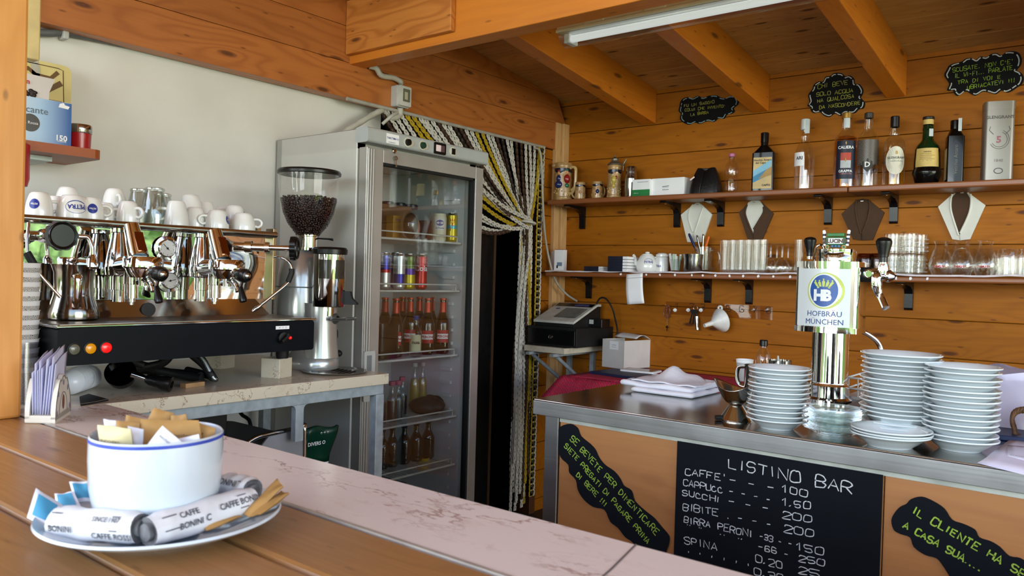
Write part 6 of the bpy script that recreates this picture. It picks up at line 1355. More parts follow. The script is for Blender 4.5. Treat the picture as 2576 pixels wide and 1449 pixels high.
MB().bb((-w/2,-.003,-h/2),(w/2,0,h/2)).build('strip',glass('strip_plastic',(.95,.91,.84),.4,.05),r)
m=MB()
for i,px in enumerate((1702,1735,1763,1798,1829,1861,1895,1929)):
    x=P(px,770,1,3.597).x-r.location.x; chalk(m,str(i+1),lambda u,v:(x+u,-.0036,-.002+v),.03,.0024,0,.15)
m.build('hand_numbers',MBLACK,r)
for i,px in enumerate((1699,1732,1764,1861,1895,1930)):
    q=P(px,780,1,3.597)-r.location; m=MB(); m.lat((q.x,-.003,q.z),(q.x,-.02,q.z),[(0,0),(.009,0),(.009,.004),(.003,.005),(.003,.013),(.005,.015),(0,.017)],14); m.build('hook',PAPER if i<3 else CLEAR,r)
def rosary():
    q=P(1680,768,1,3.58); r=thing('rosary','beaded rosary with a small cross hanging from the first hook','rosary',q)
    m=MB()
    for k in range(2):
        pts=smooth([(0,0,0),(-.018+.012*k,0,-.02),(-.02+.02*k,-.004*k,-.05),(0,0,-.062),(.012-.006*k,0,-.04),(.01,0,-.012),(0,0,0)],8); m.tube(pts,.0009,5)
        for p_ in pts[::2]: m.sph(p_,.0032,7,1,None,5)
    m.tube([(0,0,-.062),(0,0,-.1)],.0008,5)
    for z in(-.07,-.08,-.09): m.sph((0,0,z),.003,7,1,None,5)
    m.build('beads',[DSTEEL,pm('bead_rose','7a4438',.4)],r)
    m=MB(); m.bb((-.0025,-.0015,-.128),(.0025,.0015,-.1)); m.bb((-.009,-.0015,-.112),(.009,.0015,-.107)); m.build('cross',CHROME,r)
rosary()
def keys():
    q=P(1750,770,1,3.575); r=thing('key_bunch','bunch of keys with a black strap and silver fob on the number strip','keys',q)
    m=MB(); m.tube([(.011*math.cos(t),0,.011*math.sin(t)-.01) for t in[2*PI*i/16 for i in range(17)]],.0014,6); m.build('ring',CHROME,r)
    for i,(dx,rot) in enumerate(((-.012,.25),(-.004,.08),(.004,-.06))):
        m=MB(); R=M.Translation((dx,-.003*i,-.018))@M.Rotation(rot,4,'Y'); m.lathe([(0,0),(.011,0),(.011,.002),(0,.002)],16,0,R@M.Translation((0,0,-.01))@M.Rotation(PI/2,4,'X')); m.bb((-.003,-.001,-.07),(.003,.001,-.018),0,R); m.bb((.003,-.001,-.068),(.0055,.001,-.05),0,R); m.build('key',pm('dark_key','1c1b1a',.4,.4),r)
    m=MB(); m.cyl((.016,-.006,-.115),(.008,-.004,-.05),.0095,n=16); m.build('fob',CHROME,r)
keys()
def funnel():
    q=P(1814,806,1,3.56); rr=mm(29,q); r=thing('funnel','white plastic funnel hanging by its tab from the number strip','funnel',q)
    ax=V((-.62,-.72,-.28)).normalized()
    T=ax.to_track_quat('Z','Y').to_matrix().to_4x4()
    m=MB(); m.lathe([(rr*1.03,-.004),(rr*1.05,.0),(rr*1.0,.004),(rr*.9,.012),(rr*.3,.05),(rr*.22,.056),(rr*.17,.1),(rr*.13,.1),(rr*.17,.056),(rr*.85,.010),(rr*1.0,-.002)],40,0,M.Rotation(.0,4,'X')@(V((-.45,-.86,-.25)).to_track_quat('Z','Y').to_matrix().to_4x4())); m.build('cone',pm('white_plastic','dcdcd8',.35),r)
    m=MB(); k=V((-.004,-.006,rr*1.0)); m.tube([k+V((.009*math.cos(t),0,.009*math.sin(t)+.004)) for t in[2*PI*i/18 for i in range(19)]],.005,8); m.build('hanging_tab',pm('white_plastic','dcdcd8',.35),r)
funnel()
# ---- register corner
zr_=Z-.352; 
cB=P(1421,877,2,zr_); xB=cB.x; yB=cB.y
r=thing('register_shelf','small cream stone wall shelf carrying the cash register','shelf',(-2.3,3.35,zr_))
MB().bb((-2.466+2.3,yB-3.35,-.03),(xB+2.3,3.598-3.35,0)).build('slab',CREAM,r,bev=.003)
for x in(-2.42,xB-.06): 
    m=MB(); m.bb((x+2.3-.012,.22,-.28),(x+2.3+.012,.245,-.031)); m.bb((x+2.3-.012,-.15,-.045),(x+2.3+.012,.22,-.031)); m.tube([(x+2.3,.225,-.24),(x+2.3,-.1,-.05)],.01,6); m.build('bracket',FR,r)
d0=P(1326,812,1,yB+.02).x; d1=P(1450,820,1,yB+.02).x; hd=mm(50,P(1400,840,1,yB+.02))
r=thing('till_box','black metal till box with a round lock on the stone shelf','till',((d0+d1)/2,yB+.2,zr_)); w=d1-d0
MB().bb((-w/2,-.175,.004),(w/2,.19,hd)).build('case',MBLACK,r,bev=.002); MB().bb((-w/2+.008,-.181,.012),(w/2-.008,-.1755,hd-.012)).build('drawer_front',BLACK,r,bev=.002)
m=MB(); m.lat((0,-.181,hd*.5),(0,-.2,hd*.5),[(0,0),(.011,0),(.011,.004),(.008,.005),(.005,.004),(0,.004)],20); m.build('lock',CHROME,r)
def register():
    z=zr_+hd; a=P(1346,795,1,yB+.05); b=P(1446,806,1,yB+.05)
    w=b.x-a.x; cx=(a.x+b.x)/2-.01; D=.25; H=mm(42,P(1450,780,1,yB+.2))*1.25
    r=thing('cash_register','white and black cash register with sloping keypad on top of the black till box','cash register',(cx,yB+.06,z)); 
    m=MB(); pr=[(0,.0),(0,.02),(D*.86,H-.005),(D,H-.005),(D,0)]; m.prism(pr,w-.01,0,M(((0,0,1,-w/2+.005),(1,0,0,0),(0,1,0,0),(0,0,0,1)))); m.build('base',MBLACK,r,bev=.003)
    pr=[(-.008,.018),(-.008,.030),(D*.86,H+.008),(D*1.0,H+.008),(D*1.0,H-.004),(D*.86,H-.004)]; m=MB(); m.prism(pr,w,0,M(((0,0,1,-w/2),(1,0,0,0),(0,1,0,0),(0,0,0,1)))); m.build('top_cover',pm('register_white','c8c6be',.4),r,bev=.003)
    sl=V((0,D*.86+.008,H+.008-.03)).normalized(); n=V((0,-sl.z,sl.y))
    fp=lambda u,t,l=.0012: V((u,-.008,.030))+sl*t+n*l
    SLn=math.hypot(D*.86+.008,H-.022)
    m=MB(); rg=random.Random(9)
    m.add([fp(-w*.12,SLn*.2),fp(w*.42,SLn*.2),fp(w*.42,SLn*.72),fp(-w*.12,SLn*.72)],[(0,1,2,3)],0)
    kp=m.build('keypad',[pm('key_dark','3a3936',.5)],r)
    m=MB(); m2=MB()
    for i in range(11):
        for j in range(6):
            u=-w*.11+w*.52*(i+.5)/11; t=SLn*(.21+.5*(j+.5)/6); du=w*.52/11*.4; dt=SLn*.5/6*.38
            q=[fp(u-du,t-dt,.003),fp(u+du,t-dt,.003),fp(u+du,t+dt,.003),fp(u-du,t+dt,.003)]; g=[fp(u-du,t-dt),fp(u+du,t-dt),fp(u+du,t+dt),fp(u-du,t+dt)]
            (m).add(q+g,[(0,1,2,3),(4,5,1,0),(5,6,2,1),(6,7,3,2),(7,4,0,3)])
    m.build('keys',pm('key_grey','77746c',.5),kp)['kind']='stuff'
    m=MB(); m.add([fp(-w*.47,SLn*.8),fp(w*.47,SLn*.8),fp(w*.47,SLn*.98),fp(-w*.47,SLn*.98)],[(0,1,2,3)],0); m.add([fp(w*.0,SLn*.84,.002),fp(w*.36,SLn*.84,.002),fp(w*.36,SLn*.92,.002),fp(0,SLn*.92,.002)],[(0,1,2,3)],1); m.build('display',[BLACK,pm('lcd_blue','4a5a9c',.3)],r)
    m=MB(); g=fp(-w*.3,SLn*.66); m.add([fp(-w*.3+.014*math.cos(t),SLn*.66+.009*math.sin(t)) for t in[2*PI*i/18 for i in range(18)]],[tuple(range(18))]); m.build('badge',BLUE,r)
    return cx,w,z,H
cx,w,z,H=register()
q=P(1520,800,1,3.5); 
r=thing('power_adapter','black power adapter box behind the register on the till box','adapter',(q.x,3.46,zr_+hd)); MB().bb((-.05,-.03,0),(.03,.05,.045)).build('adapter_body',BLACK,r,bev=.003); MB().bb((-.046,-.0305,.018),(-.02,-.03,.04)).build('grey_label',GREY,r)
p=smooth([P(1500,765,1,3.5),P(1510,750,1,3.5),P(1525,752,1,3.5),P(1540,775,1,3.5),P(1547,800,1,3.52),P(1553,830,1,3.55),P(1550,850,1,3.55),(P(1548,855,1,3.56).x,3.57,.9)],6)
tag(MB().tube(p,.0045,8).build('power_cable',MBLACK),'black power cable looping behind the cash register','cable')
# ---- table with the red cloth
zt_=Z-.455
cl=P(1415,942,2,zt_+.01)
r=thing('side_table','table under the red cloth behind the steel bar','table',(-1.6,3.3,0)); x0,x1=cl.x+.01,-.95; y0=cl.y+.01
MB().bb((x0+1.6,y0-3.3,zt_-.03),(x1+1.6,.29,zt_)).build('table_top',SHELFW,r)
for x in(x0+.05,x1-.05):
    for y in(y0+.05,3.55): MB().bb((x+1.6-.02,y-3.3-.02,0),(x+1.6+.02,y-3.3+.02,zt_-.03)).build('leg',FR,r)
k=NT('red_ribbed'); tc=k.n('TexCoord').outputs['Object']; wv=k.n('TexWave',{'Vector':tc,'Scale':42.,'Distortion':.2},bands_direction='X').outputs[0]; nz=k.n('TexNoise',{'Vector':tc,'Scale':14.}).outputs[0]
k.set(Base_Color=k.ramp(nz,[(.3,lin('ae1c40')),(.7,lin('c8264e'))]),Roughness=.7,Normal=k.n('Bump',{'Strength':.8,'Height':wv,'Distance':.004}).outputs[0])
c=thing('red_cloth','red ribbed cloth draped over the side table behind the steel bar','tablecloth',(x0,y0,zt_))
m=MB(); W=x1-x0+.02
m.grid(lambda u,v:(W*u,(3.59-y0)*v,.004+.0012*math.sin(9*u+4*v)),24,10)
m.grid(lambda u,v:(-.02+W*u-.10*(1-v)*(1-u)**3,-.012-.08*(1-v)+.006*math.sin(26*u),.004-.15*(1-v)+.0*u),40,8)
m.grid(lambda u,v:(-.012-.04*(1-u)-.05*(1-u)*(1-v),(3.59-y0)*v-.05*(1-u)*(1-v),.004-.14*(1-u)),6,12); m.build('cloth',k.m,c,solid=.003)
def whitebox():
    a=P(1514,922,2,zt_+.007); b=P(1568,930,2,zt_+.007); d=P(1621,921,2,zt_+.007)
    h=mm(72,b); ux=(b-a); w=ux.length; rz=math.atan2(ux.y,ux.x)
    r=thing('white_carton','open white cardboard box on the red cloth beside the register','box',(b.x,b.y,zt_+.0075),rz); dd=min((d-b).length,.2)
    t=.002
    m=MB(); m.bb((-w,0,0),(0,t,h)); m.bb((-w,dd-t,0),(0,dd,h)); m.bb((-w,0,0),(-w+t,dd,h)); m.bb((-t,0,0),(0,dd,h)); m.bb((-w,0,0),(0,dd,t)); m.build('box_body',pm('carton_white','cfcbc8',.7,0,.03),r)
    m=MB(); m.grid(lambda u,v:(-w+w*u,dd-dd*.55*v,h+.03*math.sin(PI*v*.9)*(1-.2*u)),8,6); m.build('flap',pm('carton_white','cfcbc8',.7,0,.03),r,solid=.0015)
    m=MB(); f1=plane((-w*.45,-.0005,h*.8),(1,0,0),(0,0,1)); m.add([f1(-.03,-.02),f1(.03,-.02),f1(.03,.022),f1(-.03,.022)],[(0,1,2,3)],0); f2=plane((-w*.45,-.001,h*.82),(1,0,0),(0,0,1)); txt(m,'ROTOLI',f2,.008,1); f3=plane((-w*.45,-.001,h*.75),(1,0,0),(0,0,1)); txt(m,'57 x 40 mm',f3,.006,1); m.build('label',[PAPER,pm('grey_ink','5a6670',.5)],r)
whitebox()
q=P(1580,944,2,zt_+.008)
r=thing('blue_folder','dark blue folder lying on the red cloth under the tablet','folder',(q.x,q.y,zt_+.0065),-.1); MB().bb((-.15,-.1,0),(.14,.1,.012)).build('cover',pm('folder_blue','1c2648',.5),r,bev=.002)
q=P(1612,934,2,zt_+.02)
r=thing('tablet','white-edged tablet lying on the blue folder','tablet',(q.x,q.y,zt_+.019),.1); MB().rbox((-.085,-.055,0),(.085,.055,.008),.008).build('case',PAPER,r); MB().bb((-.07,-.047,.0081),(.07,.047,.0085)).build('screen',pm('tablet_screen','6a645e',.15),r)
# ================================================================== steel bar with the price board
def bar():
    r=thing('steel_bar','stainless steel topped bar with wood-look front panels at the right','bar',(-.3,1.9,0))
    o=r.location; B=lambda lo,hi,m: m.bb(V(lo)-o,V(hi)-o)
    x0,x1=-1.232,.75
    TOPS=pm('bar_top_steel','a09a94',.14,1,.08,6); APR=brushed('apron_steel','b4b7ba',.34,0)
    m=MB(); B((x0,1.662,CT-.004),(x1,2.15,CT),m); m.build('top',TOPS,r,bev=.002)
    m=MB(); B((-.93,2.1505,CT-.004),(x1,2.56,CT-.0002),m); m.build('drainer',TOPS,r,bev=.001)
    m=MB(); B((x0,1.66,CT-.04),(x1,1.6645,CT-.0045),m); B((x0,1.6645,CT-.04),(x0+.004,2.15,CT-.0045),m); m.build('apron',APR,r,bev=.001)
    for x in(x0+.034,.60):
        m=MB(); B((x,1.668,0),(x+.042,1.71,CT-.04),m); m.build('leg',APR,r,bev=.002)
        m=MB(); B((x,2.1,0),(x+.042,2.14,CT-.04),m); m.build('leg',APR,r,bev=.002)
    LAM=wood('front_laminate','7e4c26','a4703e',0,1,5.,0,.7,.45,.15,.35,tint=.02)
    for a,b in((x0+.078,-.815),(-.813,-.378),(-.376,.6)):
        m=MB(); B((a,1.675,.12),(b,1.69,CT-.052),m); m.build('front_panel',LAM,r,bev=.001)
    m=MB(); B((x0+.078,1.672,CT-.0515),(.6,1.6735,CT-.0405),m); m.build('light_strip',pm('pale_strip','b4b8ae',.4,.3),r)
    m=MB(); B((x0+.08,2.08,.05),(.6,2.09,CT-.05),m); m.build('back_panel',STEEL,r)
    return r
bar()
K8=(1340,1020,2.0841)
g=lambda x,y:f(x,y,*K8)
TX=[("LISTINO BAR",(1025,325),(1670,462),25),("CAFFE'",(800,362),(1010,398),16),("- - -",(1035,402),(1270,450),14),("100",(1315,455),(1440,478),18),
("CAPPUcc",(790,418),(995,460),15),("- - - -",(1030,460),(1250,510),12),("1,50",(1315,525),(1455,545),18),("SUcCHI",(785,470),(980,510),14),("- - -",(1030,512),(1240,555),12),("200",(1310,592),(1465,614),17),
("BIBITE",(790,548),(970,578),16),(". - - -",(1015,590),(1255,640),12),("200",(1318,665),(1475,690),18),("BIRRA PERONI",(795,612),(1150,690),16),("-33 - -",(1190,698),(1360,745),14),("150",(1390,758),(1525,785),18),
('" "',(805,652),(890,670),14),('" "',(975,702),(1105,728),14),("-66 -",(1185,752),(1345,795),14),("250",(1395,818),(1530,840),15),("SPINA",(795,722),(965,758),17),("0,20",(1168,818),(1310,856),17),("25",(1395,880),(1500,900),16),("' ' ' ' ' '",(810,790),(1140,865),16),("0,30",(1160,885),(1315,920),16)]
pb=[g(765,165),g(1840,345),g(1830,1060),g(752,1060)]
pts=[P(x,y,1,1.674) for x,y in pb]
def sharp(name,label,cat,q,Y,th,mat,lines,w,tmat,up=(0,0,1)):
    c=V((sum(p.x for p in q)/len(q),Y,sum(p.z for p in q)/len(q))); r=thing(name,label,cat,c)
    m=MB(); m.prism([(p.x-c.x,p.z-c.z) for p in q],th,0,M(((1,0,0,0),(0,0,-1,0),(0,1,0,0),(0,0,0,1)))); m.build('board',mat,r)
    m=MB(); num=MB(); head=MB(); dash=MB(); M0=m
    for s,p0,p1,h in lines:
        m=M0
        if h>20: m=head
        elif s[0].isdigit(): m=num
        elif s[0] in '-.': m=dash
        a=P(*g(*p0),1,Y-th)-c; b=P(*g(*p1),1,Y-th)-c; a.y=b.y=0
        ux=b-a; L=ux.length; ux.normalize(); size=mm(h,P(*g(*p0),1,Y)); k=size/6
        tot=sum((5.4 if ch not in "I'!.,1" else 5.4*.66) for ch in s)-1.4; sc=L/(tot*k)
        uz=V((0,0,1)) if up else V((-ux.z,0,ux.x))
        chalk(m,s,lambda u,v:a+ux*u*sc+uz*v+V((0,-th-.0006,0)),size,w*(1.25 if h>20 else 1),0,.3)
    M0.build('chalk_lettering',tmat,r)
    for q_,n_ in((head,'heading_lettering'),(num,'price_lettering'),(dash,'dash_marks')):
        if q_.v: q_.build(n_,tmat,r)
    return r
q=[V((pts[0].x,1.6740,CT-.05)),V((pts[1].x,1.674,CT-.05)),V((pts[1].x,1.674,.30)),V((pts[0].x,1.674,.30))]
sharp('price_board','large black price board headed LISTINO BAR on the bar front','sign',q,1.671,.003,pm('board_navy','0c1016',.7,0,.12,8,spec=.12),TX,.0019,CHALK)
L8=lambda p:[P(*g(x,y),1,1.674) for x,y in p]
def loz(pl):
    return [P(x,y,1,1.674) for x,y in closed([g(*p) for p in pl])]
so_=[(150,110),(200,96),(238,118),(255,160),(300,198),(330,230),(350,272),(380,310),(430,345),(462,385),(480,420),(520,446),(538,500),(590,550),(640,590),(682,640),(716,682),(716,722),(700,772),(690,815),(640,830),(570,815),(532,722),(490,690),(450,640),(410,608),(380,546),(320,530),(270,490),(240,440),(230,390),(195,350),(190,310),(150,270),(133,200),(135,150)]
SLATE=pm('sign_slate','0e1218',.7,0,.12,8,spec=.12)
sharp('chalk_sign','wavy black sign with green writing SE BEVETE PER DIMENTICARE on left panel','sign',loz(so_),1.6735,.003,SLATE,[("SE BEVETE PER DIMENTICARE",(196,178),(645,680),15),("SIETE PREGATI DI PAGARE PRIMA",(165,215),(600,725),13),("DI BERE !!!",(228,368),(378,532),13)],.0024,CHG,None)
so2=[(1985,490),(2040,477),(2100,500),(2160,540),(2200,598),(2260,620),(2320,650),(2342,690),(2400,710),(2450,740),(2500,788),(2560,800),(2620,850),(2700,960),(2640,1060),(2400,1040),(2240,960),(2160,850),(2120,800),(2060,782),(2000,740),(1980,690),(1930,672),(1895,650),(1882,600),(1900,560),(1928,530),(1960,515)]
sharp('chalk_sign','wavy black sign with green writing IL CLIENTE on the right bar panel','sign',loz(so2),1.6735,.003,SLATE,[("IL CLIENTE HA SE",(1990,562),(2575,905),19),("A CASA SUA....",(1940,640),(2345,868),17)],.0028,CHG,None)
# ---- saucers and plates
def away(p,d): 
    h=V((p.x-CAM.x,p.y-CAM.y,0)).normalized(); return V((p.x,p.y,p.z))+h*d
def saucer_mb(R,h):
    m=MB(); t=.0034
    m.lathe([(0,.0025),(R*.46,.0025),(R*.48,0),(R*.54,0),(R*.56,.0025),(R*.66,h*.30),(R*.80,h*.64),(R*.93,h*.9),(R*.995,h*.97),(R,h+.0006),(R*.99,h+.002),(R*.955,h+.0018),(R*.785,h*.64+t),(R*.64,h*.30+t),(R*.54,.0062),(0,.0058)],44); return m
SAUC=pm('saucer_porcelain','d3dcdf',.1,0,.015,6,coat=.5)
def stack(px,yb,R,n,ytop,h,lab,group,mat=SAUC,name='saucer',cx=None,seed=1):
    p=P(px,yb,2,CT); c=away(p,R*.47); c.z=CT+.0003
    zt=P(px,ytop,1,c.y).z-CT; pitch=(zt-h)/(n-1) if n>1 else 0
    rg=random.Random(seed); base=None; w=['lowest','second','third','fourth','fifth','sixth','seventh','eighth','ninth','tenth','eleventh','twelfth','thirteenth','fourteenth','fifteenth','sixteenth','seventeenth']
    z=0
    for i in range(n):
        l='%s from the bottom %s'%(w[i],lab) if 0<i<n-1 else ('lowest one %s'%lab if i==0 else 'topmost one %s'%lab)
        loc=(c.x+rg.uniform(-.0025,.0025),c.y+rg.uniform(-.0025,.0025),c.z+i*pitch+(0 if i in(0,n-1) else rg.uniform(-.0016,.0016)))
        if base is None: base=saucer_mb(R,h).build(name,mat,loc=loc); tag(base,group+', '+l,'plate' if name!='saucer' else 'saucer',group)
        else:
            o=base.copy(); COL.objects.link(o); o.location=loc; o.name=name; o['label']=group+', '+l
    return c
stack(1955,1083,.0665,12,925,.022,'in the pile left of the beer tap','white espresso saucers',seed=3)
stack(2262,1106,.080,16,890,.026,'in the tallest pile right of the tap','white cappuccino saucers',seed=4)
stack(2240,1131,.0755,3,1078,.025,'in the low front pile','white saucers')
stack(2412,1138,.0685,14,921,.0235,'in the rightmost pile','white coffee saucers',seed=6)
GP=glass('plate_glass',(.92,.95,.94),.7,.055)
stack(2097,1098,.066,9,1028,.014,'in front of the beer tap','clear glass saucers',GP,'glass_saucer',seed=5)
# ---- beer tap
def beertap():
    yc=2.25; cxy=P(2086,950,1,yc); x=cxy.x
    r=thing('beer_tap','chrome beer tap column with a white badge box and black handles','beer tap',(x,yc,CT))
    o=r.location; Zr=lambda y,Y=yc-.05: P(2086,y,1,Y).z-CT
    zb,zt=Zr(838,2.17),Zr(661,2.17)
    rad=mm(88,P(2086,950,1,yc-.03))/2
    m=MB(); m.lathe([(0,0),(rad*1.28,0),(rad*1.28,.008),(rad*1.12,.014),(rad*1.1,.045),(rad*1.02,.05),(rad,.055),(rad,zb+.01)],48); m.build('column',CHROME,r)
    W=mm(154,P(2086,740,1,2.17))/2; D=.055; bul=.042
    fr=[(-W+2*W*i/18, -D-bul*math.cos((i/18-.5)*PI*.82)+bul*math.cos(.41*PI)) for i in range(19)]
    ol=fr+[(W,D*.6),(W-.02,D),(-W+.02,D),(-W,D*.6)]
    def slab(z0,z1,s,mat,nm,bev=0): m=MB(); m.prism([(a*s,b*s) for a,b in ol],z1-z0,0,M.Translation((0,0,z0)),True); return m.build(nm,mat,r,bev=bev)
    slab(zb+.012,zt-.010,.985,CHROME,'badge_box'); slab(zt-.012,zt+.004,1.01,CHROME,'top_band',.002); slab(zb,zb+.014,1.01,CHROME,'bottom_band',.002)
    def surf(u,v,l=0.):     # front of the box
        t=(u+W)/(2*W); return V((u*.985,(-D-bul*math.cos((t-.5)*PI*.82)+bul*math.cos(.41*PI))*.985-.0012-l,zb+(zt-zb)*.5+v))
    H=(zt-zb); U0=W*.05
    m=MB(); m.grid(lambda u,v:surf(-W*.90+W*1.72*u,-H*.415+H*.83*v),24,2); bd=m.build('badge',pm('badge_white','d2d8da',.3,0,.02,4,coat=.4),r)
    def ell(m,cx,cz,a,b,mi,l,n=40):
        vs=[surf(cx,cz,l)]
        for s in(.5,1.): vs+=[surf(cx+a*s*math.cos(2*PI*i/n),cz+b*s*math.sin(2*PI*i/n),l) for i in range(n)]
        m.add(vs,[(0,1+i,1+(i+1)%n) for i in range(n)]+[(1+i,1+n+i,1+n+(i+1)%n,1+(i+1)%n) for i in range(n)],mi)
    YG=pm('emblem_lime','b8c45c',.4); BL=pm('emblem_blue','1d4c94',.35); WH=pm('emblem_white','dfe4e6',.4); NV=pm('emblem_navy','22407e',.4)
    ez=H*.10; a=W*.56; b=H*.25
    m=MB(); ell(m,U0+W*.02,ez,a*1.06,b*1.04,0,.0004); ell(m,U0-W*.01,ez+H*.002,a*.92,b*.97,1,.0008); ell(m,U0-W*.02,ez,a*.80,b*.91,2,.0012); m.build('emblem',[YG,WH,BL],r)
    m=MB(); S=lambda u,v:surf(U0-W*.02+u*W,ez+v*H,.0018)
    txt(m,'H',lambda u,v:surf(U0-W*.17+u,ez-H*.065+v,.0018),H*.21,0,bold=.055); txt(m,'B',lambda u,v:surf(U0+W*.12+u*.9,ez-H*.065+v,.0022),H*.21,0,bold=.055)
    m.build('monogram',WH,r)
    m=MB()
    m.add([S(-.22,.035),S(.22,.035),S(.2,.055),S(-.2,.055)],[(0,1,2,3)])
    for k in range(5):
        u=-.26+.13*k; m.add([S(u*.72-.035,.058),S(u*.72+.035,.058),S(u*1.05+.05,.115+(.014 if k==2 else 0)),S(u*1.05,.135+(.02 if k==2 else 0)),S(u*1.05-.05,.115+(.014 if k==2 else 0))],[(0,1,2,3,4)])
    for k in range(5):
        u=-.26+.13*k; ell(m,U0-W*.02+u*1.05*W,ez+H*(.142+(.02 if k==2 else 0)),W*.03,H*.010,0,.0018,12)
    m.build('crown',YG,r)
    m=MB(); txt(m,'HOFBRÄU',lambda u,v:surf(U0+u,-H*.22+v,.0006),H*.108,0); txt(m,'MÜNCHEN',lambda u,v:surf(U0+u,-H*.335+v,.0006),H*.108,0); m.build('lettering',NV,r)
    # round cap on top
    zc0=zt+.004; zc1=Zr(626,2.2)
    m=MB(); rr=mm(90,P(2095,640,1,2.22))/2; m.lathe([(0,zc0),(rr,zc0),(rr,zc0+(zc1-zc0)*.45),(rr*1.02,zc0+(zc1-zc0)*.5),(rr*1.02,zc1),(0,zc1+.001)],40,0,M.Translation((mm(9,P(2086,640,1,2.2)),0,0))); m.build('top_cap',CHROME,r)
    def handle(px,yb_,yt_,Y,nm,l):
        b=P(px,yb_,1,Y)-o; t=P(px,yt_,1,Y)-o; h=t.z-b.z; b.y=Y-o.y
        m=MB(); m.lathe([(0,0),(h*.16,0),(h*.16,h*.2),(h*.19,h*.22),(h*.2,h*.35),(h*.30,h*.72),(h*.31,h*.84),(h*.24,h*.95),(h*.1,h),(0,h)],26,0,M.Translation(b)); q=m.build(nm,BLACK,r)
        MB().lathe([(h*.15,-h*.14),(h*.15,0)],20,0,M.Translation(b)).build('handle_ferrule',CHROME,q)
        return b
    handle(2037,645,596,2.30,'tap_handle',0)
    hb=handle(2222,660,597,2.25,'tap_handle',0)
    hz=P(2222,692,1,2.25).z-CT
    m=MB(); m.lat((W*.98,0,hz),(W*.98+.02,0,hz),[(0,0),(.02,0),(.02,.02),(0,.02)],24); m.build('collar',MBLACK,r)
    m=MB(); L=hb.x-W
    m.lat((W+.018,0,hz),(hb.x+.03,0,hz-.004),[(0,0),(.018,0),(.018,.02),(.012,.024),(.012,.035),(.017,.04),(.017,L+.0),(.01,L+.008),(.006,L+.012)],24)
    m.lat((hb.x,0,hz),(hb.x,0,hb.z-.01),[(0,0),(.014,0),(.016,.012),(.012,.03),(.012,hb.z-hz-.01)],20)
    m.lat((hb.x-.03,-.016,hz+.002),(hb.x-.03,-.03,hz+.002),[(0,0),(.013,0),(.013,.008),(.009,.01),(.009,.006),(0,.006)],20)
    s1=P(2228,775,1,2.22)-o
    q0,q1,q2=[P(a_,b_,1,2.235)-o for a_,b_ in((2204,700),(2207,728),(2217,750))]
    m.tube(smooth([(q0.x,-.004,hz),q0,q1,q2,s1],5),[.014]*6+[.0135]*4+[.0115]*2+[.0098]*9,14); m.build('faucet',CHROME,r)
    m=MB(); m.tube(smooth([(-W*.7,.02,zt),(-W*.62,0,zt+.02),(-W*.5,-.01,zt+.048),(-W*.38,0,zt+.05),(-W*.28,.0,zt+.035)],5),.0035,8); m.build('wire_loop',CHROME,r)
    # painted wooden ornament standing on the cap
    p=V(P(2097,624,1,2.22)); r2=thing('wooden_ornament','small green painted wooden sign ornament on wheels standing on the beer tap','ornament',(p.x,2.24,CT+zc1+.0012))
    k=mm(1,P(2097,600,1,2.24))
    GRN=pm('ornament_green','2f6a3c',.5)
    MB().bb((-24*k,-.006,10*k),(24*k,.006,30*k)).build('sign_plate',GRN,r2,bev=.002); MB().bb((-21*k,-.008,31*k),(21*k,.008,40*k)).build('roof',pm('ornament_green2','3a7a44',.5),r2,bev=.002)
    m=MB(); m.bb((-18*k,-.0065,13*k),(18*k,-.006,27*k)); rg=random.Random(6)
    m.build('white_panel',PAPER,r2); m=MB(); txt(m,'ILLUCINO',plane((0,-.0067,20*k),(1,0,0),(0,0,1)),13*k,0,bold=.05); m.build('lettering',pm('ornament_brown','5a3c2c',.5),r2)
    for sx_ in(-1,1):
        m=MB(); 
        for j in range(7): m.cyl((sx_*(27+.4*j)*k,0,(8+j*5)*k),(sx_*(27+.4*j)*k,0,(13+j*5)*k),4*k,n=12,mat=j%2)
        m.sph((sx_*30*k,0,44*k),4.2*k,10,0); m.build('striped_pole',[PAPER,pm('pole_navy','1c2444',.5)],r2)
        m=MB(); m.lat((sx_*20*k,-.004,5*k),(sx_*20*k,.004,5*k),[(0,0),(5.2*k,0),(5.2*k,.008),(0,.008)],18); m.lat((sx_*20*k,-.0045,5*k),(sx_*20*k,-.004,5*k),[(0,0),(3*k,0),(3*k,.001)],14,1); m.build('wheel',[pm('wheel_tan','b89a5c',.5),GRN],r2)
    m=MB(); 
    for j in(-1,0,1): m.sph((j*8*k,-.002,7*k),4*k,10)
    m.build('blue_beads',pm('bead_blue','4a7aa0',.5),r2)
beertap()
# ---- things standing around on the bar
def gravy():
    p=away(P(1850,1062,2,CT),.028); r=thing('gravy_boat','stainless steel gravy boat on a flared foot left of the saucer pile','gravy boat',p,0)
    hh=P(1850,962,1,p.y).z-CT
    m=MB(); m.lathe([(0,0),(.036,0),(.0365,.003),(.02,.028),(.0145,.036),(.016,.04)],36); m.build('foot',DSTEEL,r)
    def bw(u,v):
        a=2*PI*u; t=v; rr=.014+.030*t**.5; z=.038+(hh-.038)*t
        c=math.cos(a);s=math.sin(a); sp=max(0,-c)**4
        x=rr*c*(1.0+.28*sp*t); y=rr*s*(.92-.2*sp*t)
        z+=(t**2)*(.006*sp+.004*max(0,c)**3-.016*abs(s)**2)
        return (x,y,z)
    m=MB(); m.grid(bw,48,14); m.build('bowl',DSTEEL,r,solid=.0012)
    m=MB(); pts=smooth([(.05,0,hh*.92),(.072,0,hh*.9),(.078,0,hh*.68),(.056,0,hh*.55),(.035,0,hh*.5)],5); m.tube(pts,.006,8,flat=.35); m.build('handle',DSTEEL,r)
gravy()
